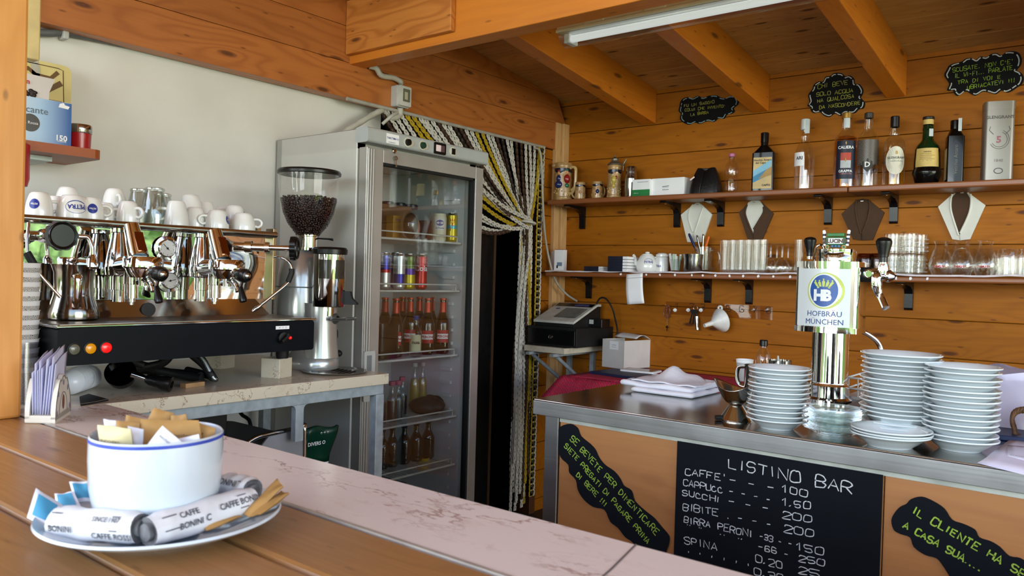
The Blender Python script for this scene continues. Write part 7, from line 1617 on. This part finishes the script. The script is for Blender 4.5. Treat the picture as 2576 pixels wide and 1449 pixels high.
a=P(1800,1048,2,CT+.008); tag(MB().cyl((-.0,0,.0),(.06,.06,.0),.0055,n=14).build('pen',MBLACK,loc=(a.x,a.y,CT+.006)),'dark pen lying behind the gravy boat','pen')
def towel():
    r=thing('folded_towel','stack of folded white cloths on the left end of the steel bar','towel',(-1.04,2.07,CT))
    TW=pm('towel_white','dfe0ea',.9,0,.03,12,bump=.35,bs=45); rg=random.Random(4)
    def layer(nm,x0,x1,y0,y1,z0,z1,ph):
        m=MB()
        def s(u,v):
            return (x0+(x1-x0)*u,y0+(y1-y0)*v,z1+.0025*math.sin(9*u+ph)*math.sin(5*v+ph)+.002*math.sin(17*v+ph*2))
        n=14;k=10
        m.grid(s,n,k)
        rim=[]
        # rolled edges
        per=[(i/n,0) for i in range(n+1)]+[(1,j/k) for j in range(1,k+1)]+[(1-i/n,1) for i in range(1,n+1)]+[(0,1-j/k) for j in range(1,k)]
        vs=[];c=V(((x0+x1)/2,(y0+y1)/2,0))
        for (u,v) in per:
            p=V(s(u,v)); d=V((p.x-c.x,p.y-c.y,0)).normalized()
            for j in range(5):
                t=j/4*PI; h=(p.z-z0); vs.append((p.x+d.x*.010*math.sin(t),p.y+d.y*.010*math.sin(t),z0+h*(.5+.5*math.cos(t))))
        N=len(per); m.add(vs,[(5*i+j,5*((i+1)%N)+j,5*((i+1)%N)+j+1,5*i+j+1) for i in range(N) for j in range(4)][::1],0,True)
        m.build(nm,TW,r)
    layer('lower_fold',-.075,.10,-.085,.12,.0005,.013,.3); layer('upper_fold',-.12,.09,-.07,.12,.0135,.028,1.7)
    pk=P(1695,922,1,2.12)-V((-1.04,2.07,CT))
    A=P(1648,955,1,2.10)-r.location; B=P(1800,968,1,2.14)-r.location
    def top(u,v):
        x=-.10+.2*u; y=-.06+.17*v; w=max(0,1-abs((x-pk.x)/.075))**1.2*math.exp(-((y-.06)/.06)**2)
        return (x,y,.0295+(pk.z-.0295)*w+.004*math.sin(16*u+4*v)*(.4+v))
    m=MB(); m.grid(top,22,14); m.build('crumpled_top',TW,r,solid=.003)
towel()
def papercup(label,loc,h,r0,r1):
    r=thing('paper_cup',label,'cup',loc)
    k=MATS.get('cup_pattern')
    if not k:
        q=NT('cup_pattern'); tc=q.n('TexCoord').outputs['Object']; sp=q.n('SeparateXYZ',{0:tc}).outputs
        an=q.math('ARCTAN2',sp[1],sp[0]); v2=q.n('CombineXYZ',{0:q.math('MULTIPLY',an,2.2),1:q.math('MULTIPLY',sp[2],60.),2:0.}).outputs[0]
        vo=q.n('TexVoronoi',{'Vector':v2,'Scale':1.3,'Randomness':.25},feature='F1').outputs['Distance']; rn=q.math('SINE',q.math('MULTIPLY',vo,34.))
        q.set(Base_Color=q.ramp(rn,[(.45,lin('d8d6d2')),(.55,lin('2a2a30'))]),Roughness=.6); MATS['cup_pattern']=k=q.m
    m=MB(); m.lathe([(0,.004),(r0,.003),(r0,0),(r1*.98,h*.86)],32,0); m.lathe([(r1*.98,h*.86),(r1,h*.985)],32,1); m.lathe([(r1,h*.985),(r1*1.05,h*.99),(r1*1.05,h),(r1*.97,h),(r0*.95,.006),(0,.006)],32,1); m.build('body',[k,PAPER],r); return r
q=P(1872,958,2,CT); papercup('patterned black and white paper cup behind the saucer pile',q,mm(54,q),mm(28,q)/2,mm(42,q)/2)
q=P(1903,985,2,CT); r=thing('steel_mug','steel mug mostly hidden behind the left saucer pile, strap handle showing','mug',q); 
MB().lathe([(0,0),(.034,0),(.036,.004),(.036,.075),(.037,.078),(.034,.078),(.033,.006),(0,.006)],32).build('body',DSTEEL,r); m=MB(); m.tube(smooth([(-.034,-.006,.07),(-.052,-.012,.066),(-.056,-.013,.042),(-.05,-.011,.02),(-.034,-.006,.014)],5),.007,8,flat=.3); m.build('handle',DSTEEL,r)
q=P(1920,970,2,CT); q=V((q.x,2.45,CT)); x=P(1920,900,1,2.45).x; h=P(1920,857,1,2.45).z-CT; rr=mm(37,V((x,2.45,1.1)))/2
bottle('oil_bottle','clear plastic bottle with a black cap behind the left saucer pile','bottle',(x,2.45,CT),h,rr,(CLEAR,BLACK),prof=[(0,.004),(rr*.85,0),(rr,.008),(rr,h*.55),(rr*.92,h*.66),(rr*.55,h*.8),(rr*.42,h*.84),(rr*.42,h*.9)],cap=('x',h*.1))
x=P(1962,930,1,2.36).x; r=thing('spoon_cup','steel cup of spoons hidden behind the left saucer pile','cup',(x,2.36,CT)); MB().lathe([(0,0),(.03,0),(.034,.09),(.032,.09),(.028,.003),(0,.003)],28).build('body',DSTEEL,r)
for i,(px,py,c) in enumerate(((1940,902,DSTEEL),(1957,895,pm('spoon_white','d8d8d4',.4)),(1970,903,DSTEEL))):
    t=P(px,py,1,2.36); s=thing('spoon',('left steel','middle white','right steel')[i]+' spoon handle showing above the left saucer pile','spoon',(x+(i-1)*.012,2.36,CT+.004),0,'spoons behind the saucer pile')
    d=t-V(s.location); m=MB(); m.tube([V((0,0,0)),d*.6,d*.93,d],[.003,.003,.0055,.004],8,flat=.4); m.build('spoon_body',c,s)
# drip grate, dish rack and swan-neck faucet behind the tap
x=P(2150,1000,2,CT).x
r=thing('dish_rack','white plastic dish rack behind the beer tap','rack',(-.48,2.44,CT)); WPL=pm('white_plastic','dcdcd8',.35)
m=MB(); m.rbox((-.16,-.10,0),(.16,.10,.008),.02); m.build('tray',WPL,r)
m=MB()
for i in range(13):
    m.tube([(-.15+.025*i,-.095,.006),(-.15+.025*i,-.1,.06)],.0022,6); m.tube([(-.15+.025*i,.095,.006),(-.15+.025*i,.1,.06)],.0022,6)
for z in(.03,.06): m.tube([(-.155,-.1,z),(.155,-.1,z),(.155,.1,z),(-.155,.1,z),(-.155,-.1,z)],.003,6)
m.build('wire_sides',WPL,r)
k=NT('grate'); tc=k.n('TexCoord').outputs['Object']; w1=k.n('TexWave',{'Vector':tc,'Scale':55.},bands_direction='X').outputs[0]; w2=k.n('TexWave',{'Vector':tc,'Scale':55.},bands_direction='Y').outputs[0]; k.set(Base_Color=k.ramp(k.math('MAXIMUM',w1,w2),[(.5,lin('3a302a')),(.8,lin('8a8078'))]),Metallic=.7,Roughness=.35)
tag(MB().bb((-.07,-.1,0),(.2,.06,.006)).build('drip_grate',k.m,loc=(-.52,2.26,CT),bev=.001),'dark meshed drip grate beside the beer tap base','grate')
r=thing('sink_faucet','thin chrome swan-neck faucet curving down behind the plate pile','faucet',(P(2215,880,1,2.5).x,2.5,CT)); o=r.location
m=MB(); a=P(2160,832,1,2.46)-o; b=P(2190,845,1,2.48)-o; c=P(2212,868,1,2.5)-o; m.tube(smooth([a+V((-.05,0,-.01)),a,b,c,V((.008,0,c.z-.05)),V((.008,0,0))],6),.0075,10); m.build('neck',CHROME,r)
# right end: plastic bag, blue tray, basket handle, papers
q=P(2535,1090,2,CT)
r=thing('plastic_bag','clear white plastic bag of cloth at the right end of the bar','bag',(q.x+.02,q.y+.06,CT+.012))
BAGM=pm('bag_film','c9c4dc',.22,0,.05,10,coat=.4,bump=.5,bs=14)
def bagf(u,v):
    a=2*PI*u; hh=P(2535,935,1,q.y).z-CT; e=.6
    cx=math.copysign(abs(math.cos(a))**e,math.cos(a)); sy=math.copysign(abs(math.sin(a))**e,math.sin(a)); s=1-.12*v**3+.05*math.sin(3*a+6*v)*v
    return (.11*cx*s,.06*sy*s*(1-.3*v),hh*v*.9+.012*math.sin(4*a)*v)
m=MB(); m.grid(bagf,40,14); m.add([bagf(i/40,1) for i in range(40)],[tuple(range(40))],0,True); m.build('bag_body',BAGM,r)
q2=P(2520,1106,2,CT); tag(MB().bb((-.06,-.012,0),(.2,.20,.0115)).build('blue_tray',pm('tray_blue','1d2c54',.4),loc=(q2.x,q2.y,CT),bev=.002),'dark blue board under the plastic bag at the right end of the bar','board')
q3=P(2586,1108,2,CT); r=thing('wicker_basket','brown wicker basket handle cut by the right edge of the photo','basket',(q3.x,q3.y-.005,CT)); WK=pm('wicker','6a4a30',.6,0,.3,60)
k_=mm(1,q3)
m=MB()
path=[V((.10,0,.004)),V((-10*k_,0,.004)),V((-30*k_,0,30*k_)),V((-34*k_,0,58*k_)),V((-20*k_,0,74*k_)),V((10*k_,0,76*k_)),V((.05,0,70*k_)),V((.11,0,.02))]
cen=smooth(path,8)
for ph in(0,2.1,4.2):
    m.tube([p+V((0,math.sin(i*.9+ph)*.0035,math.cos(i*.9+ph)*.0035)) for i,p in enumerate(cen)],.0045,7)
m.build('handle',WK,r); MB().lathe([(0,0),(.05,0),(.07,.05),(.066,.05),(.047,.004),(0,.004)],24,0,M.Translation((.07,.0,0)),sx=1.,sy=.8).build('basket_body',WK,r)
pa=[(2465,1168),(2545,1110),(2660,1130),(2660,1215)]
for i in range(3):
    c=P(2560,1160,2,CT); r=thing('paper_sheet',('lowest white paper sheet of the pile at the right end of the bar','middle white paper sheet of the pile at the right bar end','topmost printed paper sheet at the right end of the bar')[i],'paper',(c.x,c.y,CT+.0012+.0022*i),.06*i-.05,'papers at the bar end')
    if i<2: v=[P(x,y,2,CT)-c for x,y in pa]
    else: v=[P(x,y,2,CT)-c for x,y in((2535,1155),(2548,1128),(2650,1142),(2650,1190))]
    m=MB(); m.grid(lambda u,w:(v[0].lerp(v[3],u)).lerp(v[1].lerp(v[2],u),w)+V((0,0,.002*math.sin(PI*w)+.0015*i*u)),6,6); m.build('sheet',pm('lilac_paper','dcd9ee',.8,0,.03),r,solid=.0008)
    if i==2: m=MB(); txt(m,'Comanda bar',lambda u,w:V((.02+u,.0+w,.0045)),.012,0); m.build('print',pm('grey_ink','5a6670',.5),r)
# ------------------------------------------------------------------ strip lamp under the rafters
def lamp():
    yl=2.40; zt=CAMZ+.797+.13*(BW-yl)-.075; a=P(1420,88,1,yl); x0=a.x; x1=x0+1.27
    ztop=P(1425,70,1,yl+.02).z
    r=thing('strip_lamp','long cream strip lamp with a clear ribbed cover below the rafters','lamp',((x0+x1)/2,yl,0)); o=r.location
    L=(x1-x0)/2; zb=P(1440,112,1,yl-.03).z; H=(CAMZ+.797+.13*(BW-yl))-zb
    CREAMP=pm('lamp_cream','e2d8ac',.45,0,.03)
    prof=lambda s,zs:[(-.05*s,zs[0]),(.05*s,zs[0]),(.05*s,zs[1]),(.035*s,zs[2]),(-.035*s,zs[2]),(-.05*s,zs[1])]
    T=M(((0,0,1,-L),(1,0,0,0),(0,1,0,0),(0,0,0,1)))
    m=MB(); m.prism(prof(1,(zb+.052,zb+.078,zb+H+.004)),2*L,0,T); m.prism([(-.056,zb+.045),(.056,zb+.045),(.056,zb+.056),(-.056,zb+.056)],2*L,0,T)
    for i in range(5): m.bb((-L+.12+i*.24,-.054,zb+.056),(-L+.2+i*.24,.054,zb+.077))
    m.build('housing',CREAMP,r,bev=.003)
    m=MB(); n=12; sec=[(.052*math.cos(PI+PI*i/n),zb+.045+.045*math.sin(PI+PI*i/n)) for i in range(n+1)]
    vs=[(x,y,z) for x in(-L+.008,L-.008) for y,z in sec]; k=n+1
    m.add(vs,[(i,i+1,k+i+1,k+i) for i in range(n)],0,True); m.add(vs,[tuple(range(k))[::-1],tuple(range(k,2*k))],0); m.build('clear_cover',glass('ribbed_cover',(.93,.94,.94),.6,.12,.12),r)
    m=MB(); m.cyl((-L+.045,-.012,zb+.026),(L-.045,-.012,zb+.026),.013,n=18); m.build('tube',pm('tube_white','e4ecea',.3,0,.02,em=('f4faf8',.4)),r)
    for s in(-1,1):
        m=MB(); m.bb((s*(L-.03)-.012,-.03,zb+.010),(s*(L-.03)+.012,.03,zb+.0455)); m.build('lamp_holder',PAPER,r,bev=.004)
    m=MB(); m.bb((-L+.04,-.042,zb+.044),(L-.04,.042,zb+.0445)); m.build('reflector',pm('reflector_white','d4dad8',.3,0,.02),r)
    m=MB(); m.lat((-L-.018,0,zb+.068),(-L+.002,0,zb+.068),[(0,0),(.008,0),(.008,.008),(.013,.009),(.013,.02),(0,.02)],14); m.build('cable_gland',PAPER,r)
lamp()
# ================================================================== front ledge: sugar bowl, sachets, napkins
def Q(x,y,d): 
    """point on the sight line at depth d (metres)"""
    v=fwd+rt*((x-1288)/FPX)-up*((y-724.5)/FPX); return CAM+v*d
BC=V((-.905,.477,CT))
DISH=pm('dish_porcelain','ccd6de',.1,0,.015,5,coat=.5)
def bowlset():
    r=thing('saucer_dish','large white saucer dish full of sachets on the plank ledge','dish',(-.92,.491,CT+.0005)); R=.138;h=.0215
    m=MB(); m.lathe([(0,.003),(R*.48,.003),(R*.5,0),(R*.55,0),(R*.57,.0035),(R*.8,h*.42),(R*.97,h*.86),(R,h),(R*.99,h+.003),(R*.96,h+.001),(R*.78,h*.5+.004),(R*.62,.008),(0,.0075)],72); m.build('dish_body',DISH,r)
    c=P(397,1088,2,CAMZ-.20); zb=CT+.0085
    r=thing('sugar_bowl','big white cup with a thin blue rim line holding sugar sachets','bowl',(c.x,c.y,zb)); rr=.0747; H=CAMZ-.20-zb+.001
    m=MB(); m.lathe([(0,.003),(rr*.5,.003),(rr*.52,0),(rr*.58,0),(rr*.62,.003),(rr*.80,.011),(rr*.92,.027),(rr*.98,.052),(rr,.085),(rr*.995,H-.002),(rr*.975,H),(rr*.955,H-.002),(rr*.95,.08),(rr*.88,.03),(rr*.6,.008),(0,.007)],72); m.build('bowl_body',DISH,r)
    m=MB(); m.lathe([(rr*.9985,H-.006),(rr*1.0005,H-.0042),(rr*.9985,H-.0022)],72); m.build('blue_line',pm('rim_blue','3c50b8',.3),r)
    return c,rr,H,zb
bc,brr,BH,bzb=bowlset()
KR=pm('kraft_paper','b08850',.7,0,.10,16,bump=.3,bs=60); SW=pm('sachet_white','dfe2f0',.6,0,.03,16,bump=.2,bs=60); CRM=pm('sachet_cream','d8cba0',.55,0,.06,20,bump=.3,bs=40); SBL=pm('sachet_blue','4a9cc4',.55,0,.05,16)
INK=pm('print_ink','5a4a34',.7); INKB=pm('print_grey','4a4c54',.7)
def packet(name,label,cs,ds,th,mat,group,inner=None,text=None,cat='sachet',puff=1.):
    """soft rectangular sachet through four points, pillow-shaped"""
    q=[Q(x,y,d) for (x,y),d in zip(cs,ds)]; c=sum(q,V((0,0,0)))/4
    n=(q[1]-q[0]).cross(q[3]-q[0]).normalized(); 
    if n.dot(CAM-c)<0: n=-n
    r=thing(name,label,cat,c,0,group); q=[p-c for p in q]
    S=lambda u,v:(q[0].lerp(q[1],u)).lerp(q[3].lerp(q[2],u),v)
    b=lambda u,v:(min(1,6*u*(1-u)*1.2)*min(1,6*v*(1-v)*1.2))*th*.5*puff
    m=MB(); rg=random.Random(label)
    ph=rg.uniform(0,6)
    wv=lambda u,v:n*(.0012*math.sin(7*u+ph)*math.sin(5*v+ph))
    m.grid(lambda u,v:S(u,v)+wv(u,v)+n*(b(u,v)+.0003),10,8); m.grid(lambda u,v:S(u,v)+wv(u,v)-n*(b(u,v)+.0003),10,8)
    ed=[S(i/10,0) for i in range(11)]+[S(1,i/8) for i in range(1,9)]+[S(1-i/10,1) for i in range(1,11)]+[S(0,1-i/8) for i in range(1,8)]
    m.build('packet',mat,r)
    if inner:
        m=MB(); m.grid(lambda u,v:S(.14+.72*u,.14+.72*v)+wv(.14+.72*u,.14+.72*v)+n*(b(.14+.72*u,.14+.72*v)+.0009),8,6); m.build('colour_panel',inner,r)
    if text:
        m=MB(); ux=(q[1]-q[0]).normalized(); uy=n.cross(ux); 
        if uy.dot(q[0]-q[3])<0: pass
        for (s,u0,v0,sz,mt) in text:
            o=S(u0,v0)+n*(th*.5*puff+.0016); txt(m,s,lambda u,v:o+ux*u+uy*v,sz,0)
        m.build('print',INK,r)
    return r
D0=dep(bc)
g1='sugar sachets in the white cup'
packet('sugar_sachet','thick cream sachet at the front left inside the blue-rimmed cup',[(247,1068),(331,1078),(335,1150),(248,1143)],[D0-.040,D0-.052,D0-.045,D0-.035],.014,CRM,g1,text=[('ZUCCHERO',.5,.45,.005,INK)])
packet('sugar_sachet','large brown kraft sachet across the middle of the cup',[(355,1055),(500,1058),(512,1130),(342,1135)],[D0-.005,D0+.008,D0+.0,D0-.02],.007,KR,g1,text=[('zucchero',.72,.55,.006,INK)])
packet('sugar_sachet','brown kraft sachet leaning back at the left of the cup',[(318,1044),(368,1056),(362,1110),(306,1100)],[D0+.02,D0+.02,D0+.012,D0+.012],.006,KR,g1)
packet('sugar_sachet','brown kraft sachet sticking up highest at the back of the cup',[(388,1026),(438,1040),(432,1100),(352,1085)],[D0+.045,D0+.045,D0+.03,D0+.03],.006,KR,g1)
packet('sugar_sachet','brown kraft sachet with a folded corner right of the highest one',[(432,1046),(470,1042),(480,1100),(430,1100)],[D0+.035,D0+.03,D0+.02,D0+.025],.006,KR,g1)
packet('sugar_sachet','brown kraft sachet sloping down to the right rim of the cup',[(478,1056),(544,1078),(535,1120),(470,1115)],[D0+.02,D0+.015,D0+.008,D0+.01],.006,KR,g1,text=[('gr 4',.5,.5,.005,INK)])
packet('sugar_sachet','small curled brown sachet behind the cream one in the cup',[(292,1058),(352,1064),(350,1110),(290,1105)],[D0-.01,D0-.01,D0-.014,D0-.016],.008,KR,g1)
packet('sugar_sachet','white sachet with one corner pointing up at the front of the cup',[(409,1071),(465,1118),(430,1150),(362,1128)],[D0-.04,D0-.045,D0-.05,D0-.05],.005,SW,g1,text=[('zucchero',.45,.35,.005,INK)])
packet('sugar_sachet','white sachet showing at the back left rim of the cup',[(261,1054),(302,1060),(300,1110),(265,1105)],[D0+.0,D0+.0,D0-.005,D0-.008],.004,SW,g1)
packet('sugar_sachet','white sachet lying low at the right front of the cup',[(448,1104),(500,1092),(508,1125),(452,1138)],[D0-.03,D0-.025,D0-.03,D0-.035],.004,SW,g1)
packet('sugar_sachet','white sachet between the cream and the large brown one',[(322,1072),(362,1080),(358,1130),(328,1126)],[D0-.03,D0-.03,D0-.035,D0-.035],.004,SW,g1)
g2='sachets on the dish'
packet('sweetener_sachet','blue and white sachet propped up at the left edge of the dish',[(90,1228),(157,1270),(135,1332),(67,1303)],[.94,.945,.9,.917],.004,SW,g2,SBL)
packet('sweetener_sachet','small blue and white sachet lying behind the propped left one',[(138,1243),(186,1237),(205,1278),(140,1282)],[.985,.985,.97,.963],.004,SW,g2,SBL)
packet('sweetener_sachet','blue and white sachet standing against the cup on its left',[(174,1212),(224,1211),(236,1262),(188,1262)],[1.0,1.005,.995,.985],.004,SW,g2,SBL)
packet('sugar_sachet','long brown kraft sachet stick rising at the right of the dish',[(698,1205),(714,1226),(628,1302),(610,1292)],[1.0,.985,.94,.948],.007,KR,g2)
packet('sugar_sachet','brown kraft sachet stick resting on the right rim of the dish',[(708,1236),(728,1242),(655,1296),(622,1300)],[.995,.99,.938,.942],.005,KR,g2)
packet('sugar_sachet','brown kraft sachet stick lying at the front right of the dish',[(584,1286),(612,1300),(520,1334),(500,1322)],[.95,.94,.9,.908],.005,KR,g2)
packet('white_tag','white paper flap standing against the cup at the front left',[(250,1262),(310,1258),(325,1290),(235,1288)],[.915,.91,.895,.9],.002,SW,g2,cat='paper')
def stick(label,a,b,da,db,rad,words,open_left=False):
    p=Q(*a,da);q=Q(*b,db); c=(p+q)/2; r=thing('wrapped_roll',label,'roll',c,0,'printed paper rolls on the dish'); p-=c;q-=c
    ax=(q-p); L=ax.length; ax.normalize(); n=(CAM-c); n=(n-ax*n.dot(ax)).normalized(); w=ax.cross(n)
    rg=random.Random(label); m=MB(); K=18; J=20
    def sf(u,v,l=0.):
        t=2*PI*v; rr=rad*(1+.05*math.sin(3*t+9*u)+.03*math.sin(17*u+t))*(1 if .06<u<.94 else .9)
        return p+ax*(L*u)+(n*math.cos(t)+w*math.sin(t))*(rr+l)
    m.grid(lambda u,v:sf(u,v),J,K); 
    m.build('wrapper',pm('roll_paper','dcdde2',.6,0,.04,14,bump=.4,bs=40),r)
    for u in(0.,1.):
        m=MB(); e=[sf(u,i/K) for i in range(K)]; mid=p+ax*(L*u); 
        m.add([mid-ax*(.006*(1-2*u))*-1]+e,[(0,1+i,1+(i+1)%K) for i in range(K)],0)
        m.tube([mid-ax*.004,mid+ax*.004],rad*.55,12)
        m.build('end',pm('roll_end','6f7074',.5,0,.35,50,bump=.6,bs=70),r)
    m=MB()
    for (s,u0,ang,sz) in words:
        txt(m,s,lambda u,v:sf(u0+u/L,0,0)*0+p+ax*(L*u0+u)+(n*math.cos(ang-v/rad)+w*-math.sin(ang-v/rad)*-1)*(rad*1.085),sz,0,bold=.02)
    for u0 in(.06,.1,.78): 
        for ang in(-.5,.3): m.strip([p+ax*(L*(u0+k*.03))+(n*math.cos(ang)+w*math.sin(ang))*(rad*1.085) for k in range(4)],.0012,n)
    m.build('print',INKB,r)
    return r
stick('front paper roll printed with small text, at the left front of the dish',(142,1312),(352,1328),.892,.866,.0178,[('SINCE 1907',.72,-.3,.007),('CAFFE ROSSI',.8,.65,.009),('BONINI',.2,.4,.009)])
stick('long white paper roll printed CAFFE, in front of the cup on the right',(372,1338),(630,1258),.858,.978,.0178,[('CAFFE',.3,-.35,.009),('BONINI',.3,.3,.009),('CAFFE BONINI',.80,-.1,.0095),('C',.46,.25,.010)])
stick('grey printed roll behind the long white one at the right of the cup',(565,1224),(634,1238),1.018,.995,.0185,[('BONINI',.4,-.3,.01)])
# ---- napkin holder
def napkins():
    O=V((-1.722,.629,CT)); e1=V((.77,.638,0)).normalized(); e2=V((-.816,.577,0)).normalized(); up_=V((0,0,1))
    r=thing('napkin_holder','white ceramic napkin holder with a painted side, at the pillar foot','napkin holder',O)
    CER=pm('cream_ceramic','d8d2c6',.4,0,.04,20)
    W=.060; L=.118
    prof=[(0,0),(.0,.018),(.004,.036),(.012,.052),(.018,.062),(.024,.072),(.032,.080),(.042,.077),(.052,.086),(.064,.086),(.074,.078),(.084,.080),(.092,.070),(.100,.058),(.110,.044),(.116,.026),(.118,.010),(.117,0)]
    def plate(off,nm):
        T=M(((e2.x,0,e1.x,e1.x*off),(e2.y,0,e1.y,e1.y*off),(0,1,0,.006),(0,0,0,1))); m=MB(); m.prism(prof,.009,0,T); return m.build(nm,CER,r,bev=.003)
    plate(0,'back_plate'); plate(W-.009,'front_plate')
    m=MB(); T=M(((e2.x,0,e1.x,0),(e2.y,0,e1.y,0),(0,1,0,0),(0,0,0,1))); m.prism([(0,0),(L,0),(L,.016),(0,.016)],W,0,T); m.build('base',CER,r,bev=.003)
    m=MB(); fp=lambda u,v:e2*(L-u)*1.0+e1*(W+.0006)+V((0,0,.006+v)); fp=lambda u,v:e2*u+e1*(W+.0008)+V((0,0,.006+v))
    nn=e1
    m.strip([fp(a*.97+.002,b*.96) for a,b in prof],.0016,nn,0); m.strip([fp(.058+.03*math.cos(t),.008+.042*math.sin(t)) for t in[i*PI/16 for i in range(17)]],.0012,nn,0)
    m.build('outline',pm('holder_ink','5c5a5c',.6),r)
    m=MB()
    n=18; c0=fp(.058,.03); m.add([c0]+[fp(.058+.008*math.cos(2*PI*i/n),.03+.015*math.sin(2*PI*i/n)) for i in range(n)],[(0,1+(i+1)%n,1+i) for i in range(n)],0)
    for (a,b) in((.02,.05),(.09,.055),(.108,.015),(.058,.07),(.012,.012)): m.add([fp(a,b)]+[fp(a+.004*math.cos(2*PI*i/n),b+.006*math.sin(2*PI*i/n)) for i in range(n)],[(0,1+(i+1)%n,1+i) for i in range(n)],1)
    m.build('painted_motif',[pm('motif_brown','7a4a3c',.5),pm('motif_lilac','8f86a8',.5)],r)
    NAP=pm('napkin_lilac','cdcee6',.85,0,.04,20)
    for i in range(9):
        off=.013+.0042*i; hh=.083+.002*i+.016*(i%2); s=thing('paper_napkin','thin white paper napkin, number %s from the left in the holder'%(('one','two','three','four','five','six','seven','eight','nine')[i]),'napkin',O+e1*off+V((0,0,.0168)),0,'paper napkins in the holder')
        m=MB(); m.grid(lambda u,v:e2*(.006+.094*u+.02*v*(i/9))+e1*(.004*v*(1 if i>4 else -.6)+.0012*math.sin(5*u+i))+V((0,0,hh*v+.018*u*v)),6,6); m.build('sheet',NAP,s,solid=.0009)
napkins()
def cupstack():
    q=P(50,1000,0,-1.985); x,y=q.x,q.y
    r=thing('cup_tube','clear plastic tube holding the stack of paper cups behind the pillar','tube',(x,y,CT))
    MB().lathe([(.042,0),(.042,.14),(.04,.14),(.04,.002),(0,.002)],32).build('tube_body',glass('milky_tube',(.82,.82,.86),.5,.16,.2),r)
    base=None
    for i in range(12):
        l=('lowest','second','third','fourth','fifth','sixth','seventh','eighth','ninth','tenth','eleventh','topmost')[i]+' patterned paper cup in the tall stack beside the pillar'
        loc=(x,y,CT+.004+  .0215*i)
        if base is None: base=papercup(l,loc,.078,.024,.036); base['group']='paper cups stacked beside the pillar'
        else: dup(base,loc,i*.7,l)
cupstack()
def lids():
    q=P(196,990,2,CT); r=thing('lid_bag','plastic bag of white cup lids lying behind the napkin holder','bag',(q.x-.01,q.y,CT+.001))
    WL=pm('lid_white','e4e8ee',.3,0,.03,10,coat=.3)
    m=MB(); hh=mm(62,q); 
    for i in range(7):
        T=M.Translation((-.012*i+.02,.012*i-.02,hh*.5))@V((.78,-.62,.1)).to_track_quat('Z','Y').to_matrix().to_4x4()
        m.lathe([(0,.022),(hh*.2,.020),(hh*.36,.013),(hh*.46,.004),(hh*.5,0),(hh*.47,-.001)],30,0,T)
    m.build('lids',WL,r)
    m=MB(); T=M.Translation((-.01,.01,hh*.52))@V((.78,-.62,.0)).to_track_quat('Z','Y').to_matrix().to_4x4(); m.lathe([(hh*.3,-.1),(hh*.5,-.06),(hh*.54,0),(hh*.52,.03),(hh*.3,.05),(0,.055)],28,0,T,ang=60); m.build('bag_film',glass('film',(.97,.97,.98),.35,.04,.15),r)
    q=P(115,958,2,CT+.01); q=P(118,975,0,-2.06)
    r=thing('plastic_cup','translucent plastic cup lying on the marble left of the machine','cup',(q.x,q.y,CT+.036)); MB().lathe([(0,-.04),(.025,-.04),(.035,.04),(.033,.04),(.024,-.037),(0,-.037)],28,0,V((.9,-.3,.1)).to_track_quat('Z','Y').to_matrix().to_4x4()).build('cup_body',glass('milky_cup',(.8,.78,.78),.5,.2,.25),r)
lids()
a=[P(203,1022,2,CT),P(273,1009,2,CT),P(223,995,2,CT),P(200,1002,2,CT)]; c=a[0]
r=thing('black_card','torn black card with a pale corrugated edge on the marble','card',c+V((0,0,.0006)))
m=MB(); m.prism([((p-c).x,(p-c).y) for p in a],.004,0); m.build('card',MBLACK,r); m=MB(); m.strip([a[0]-c+V((0,0,.0045)),(a[0]+a[1])/2-c+V((.004,0,.0045)),a[1]-c+V((0,0,.0045))],.003,(0,0,1)); m.build('edge',pm('card_edge','c4bdb0',.8),r)
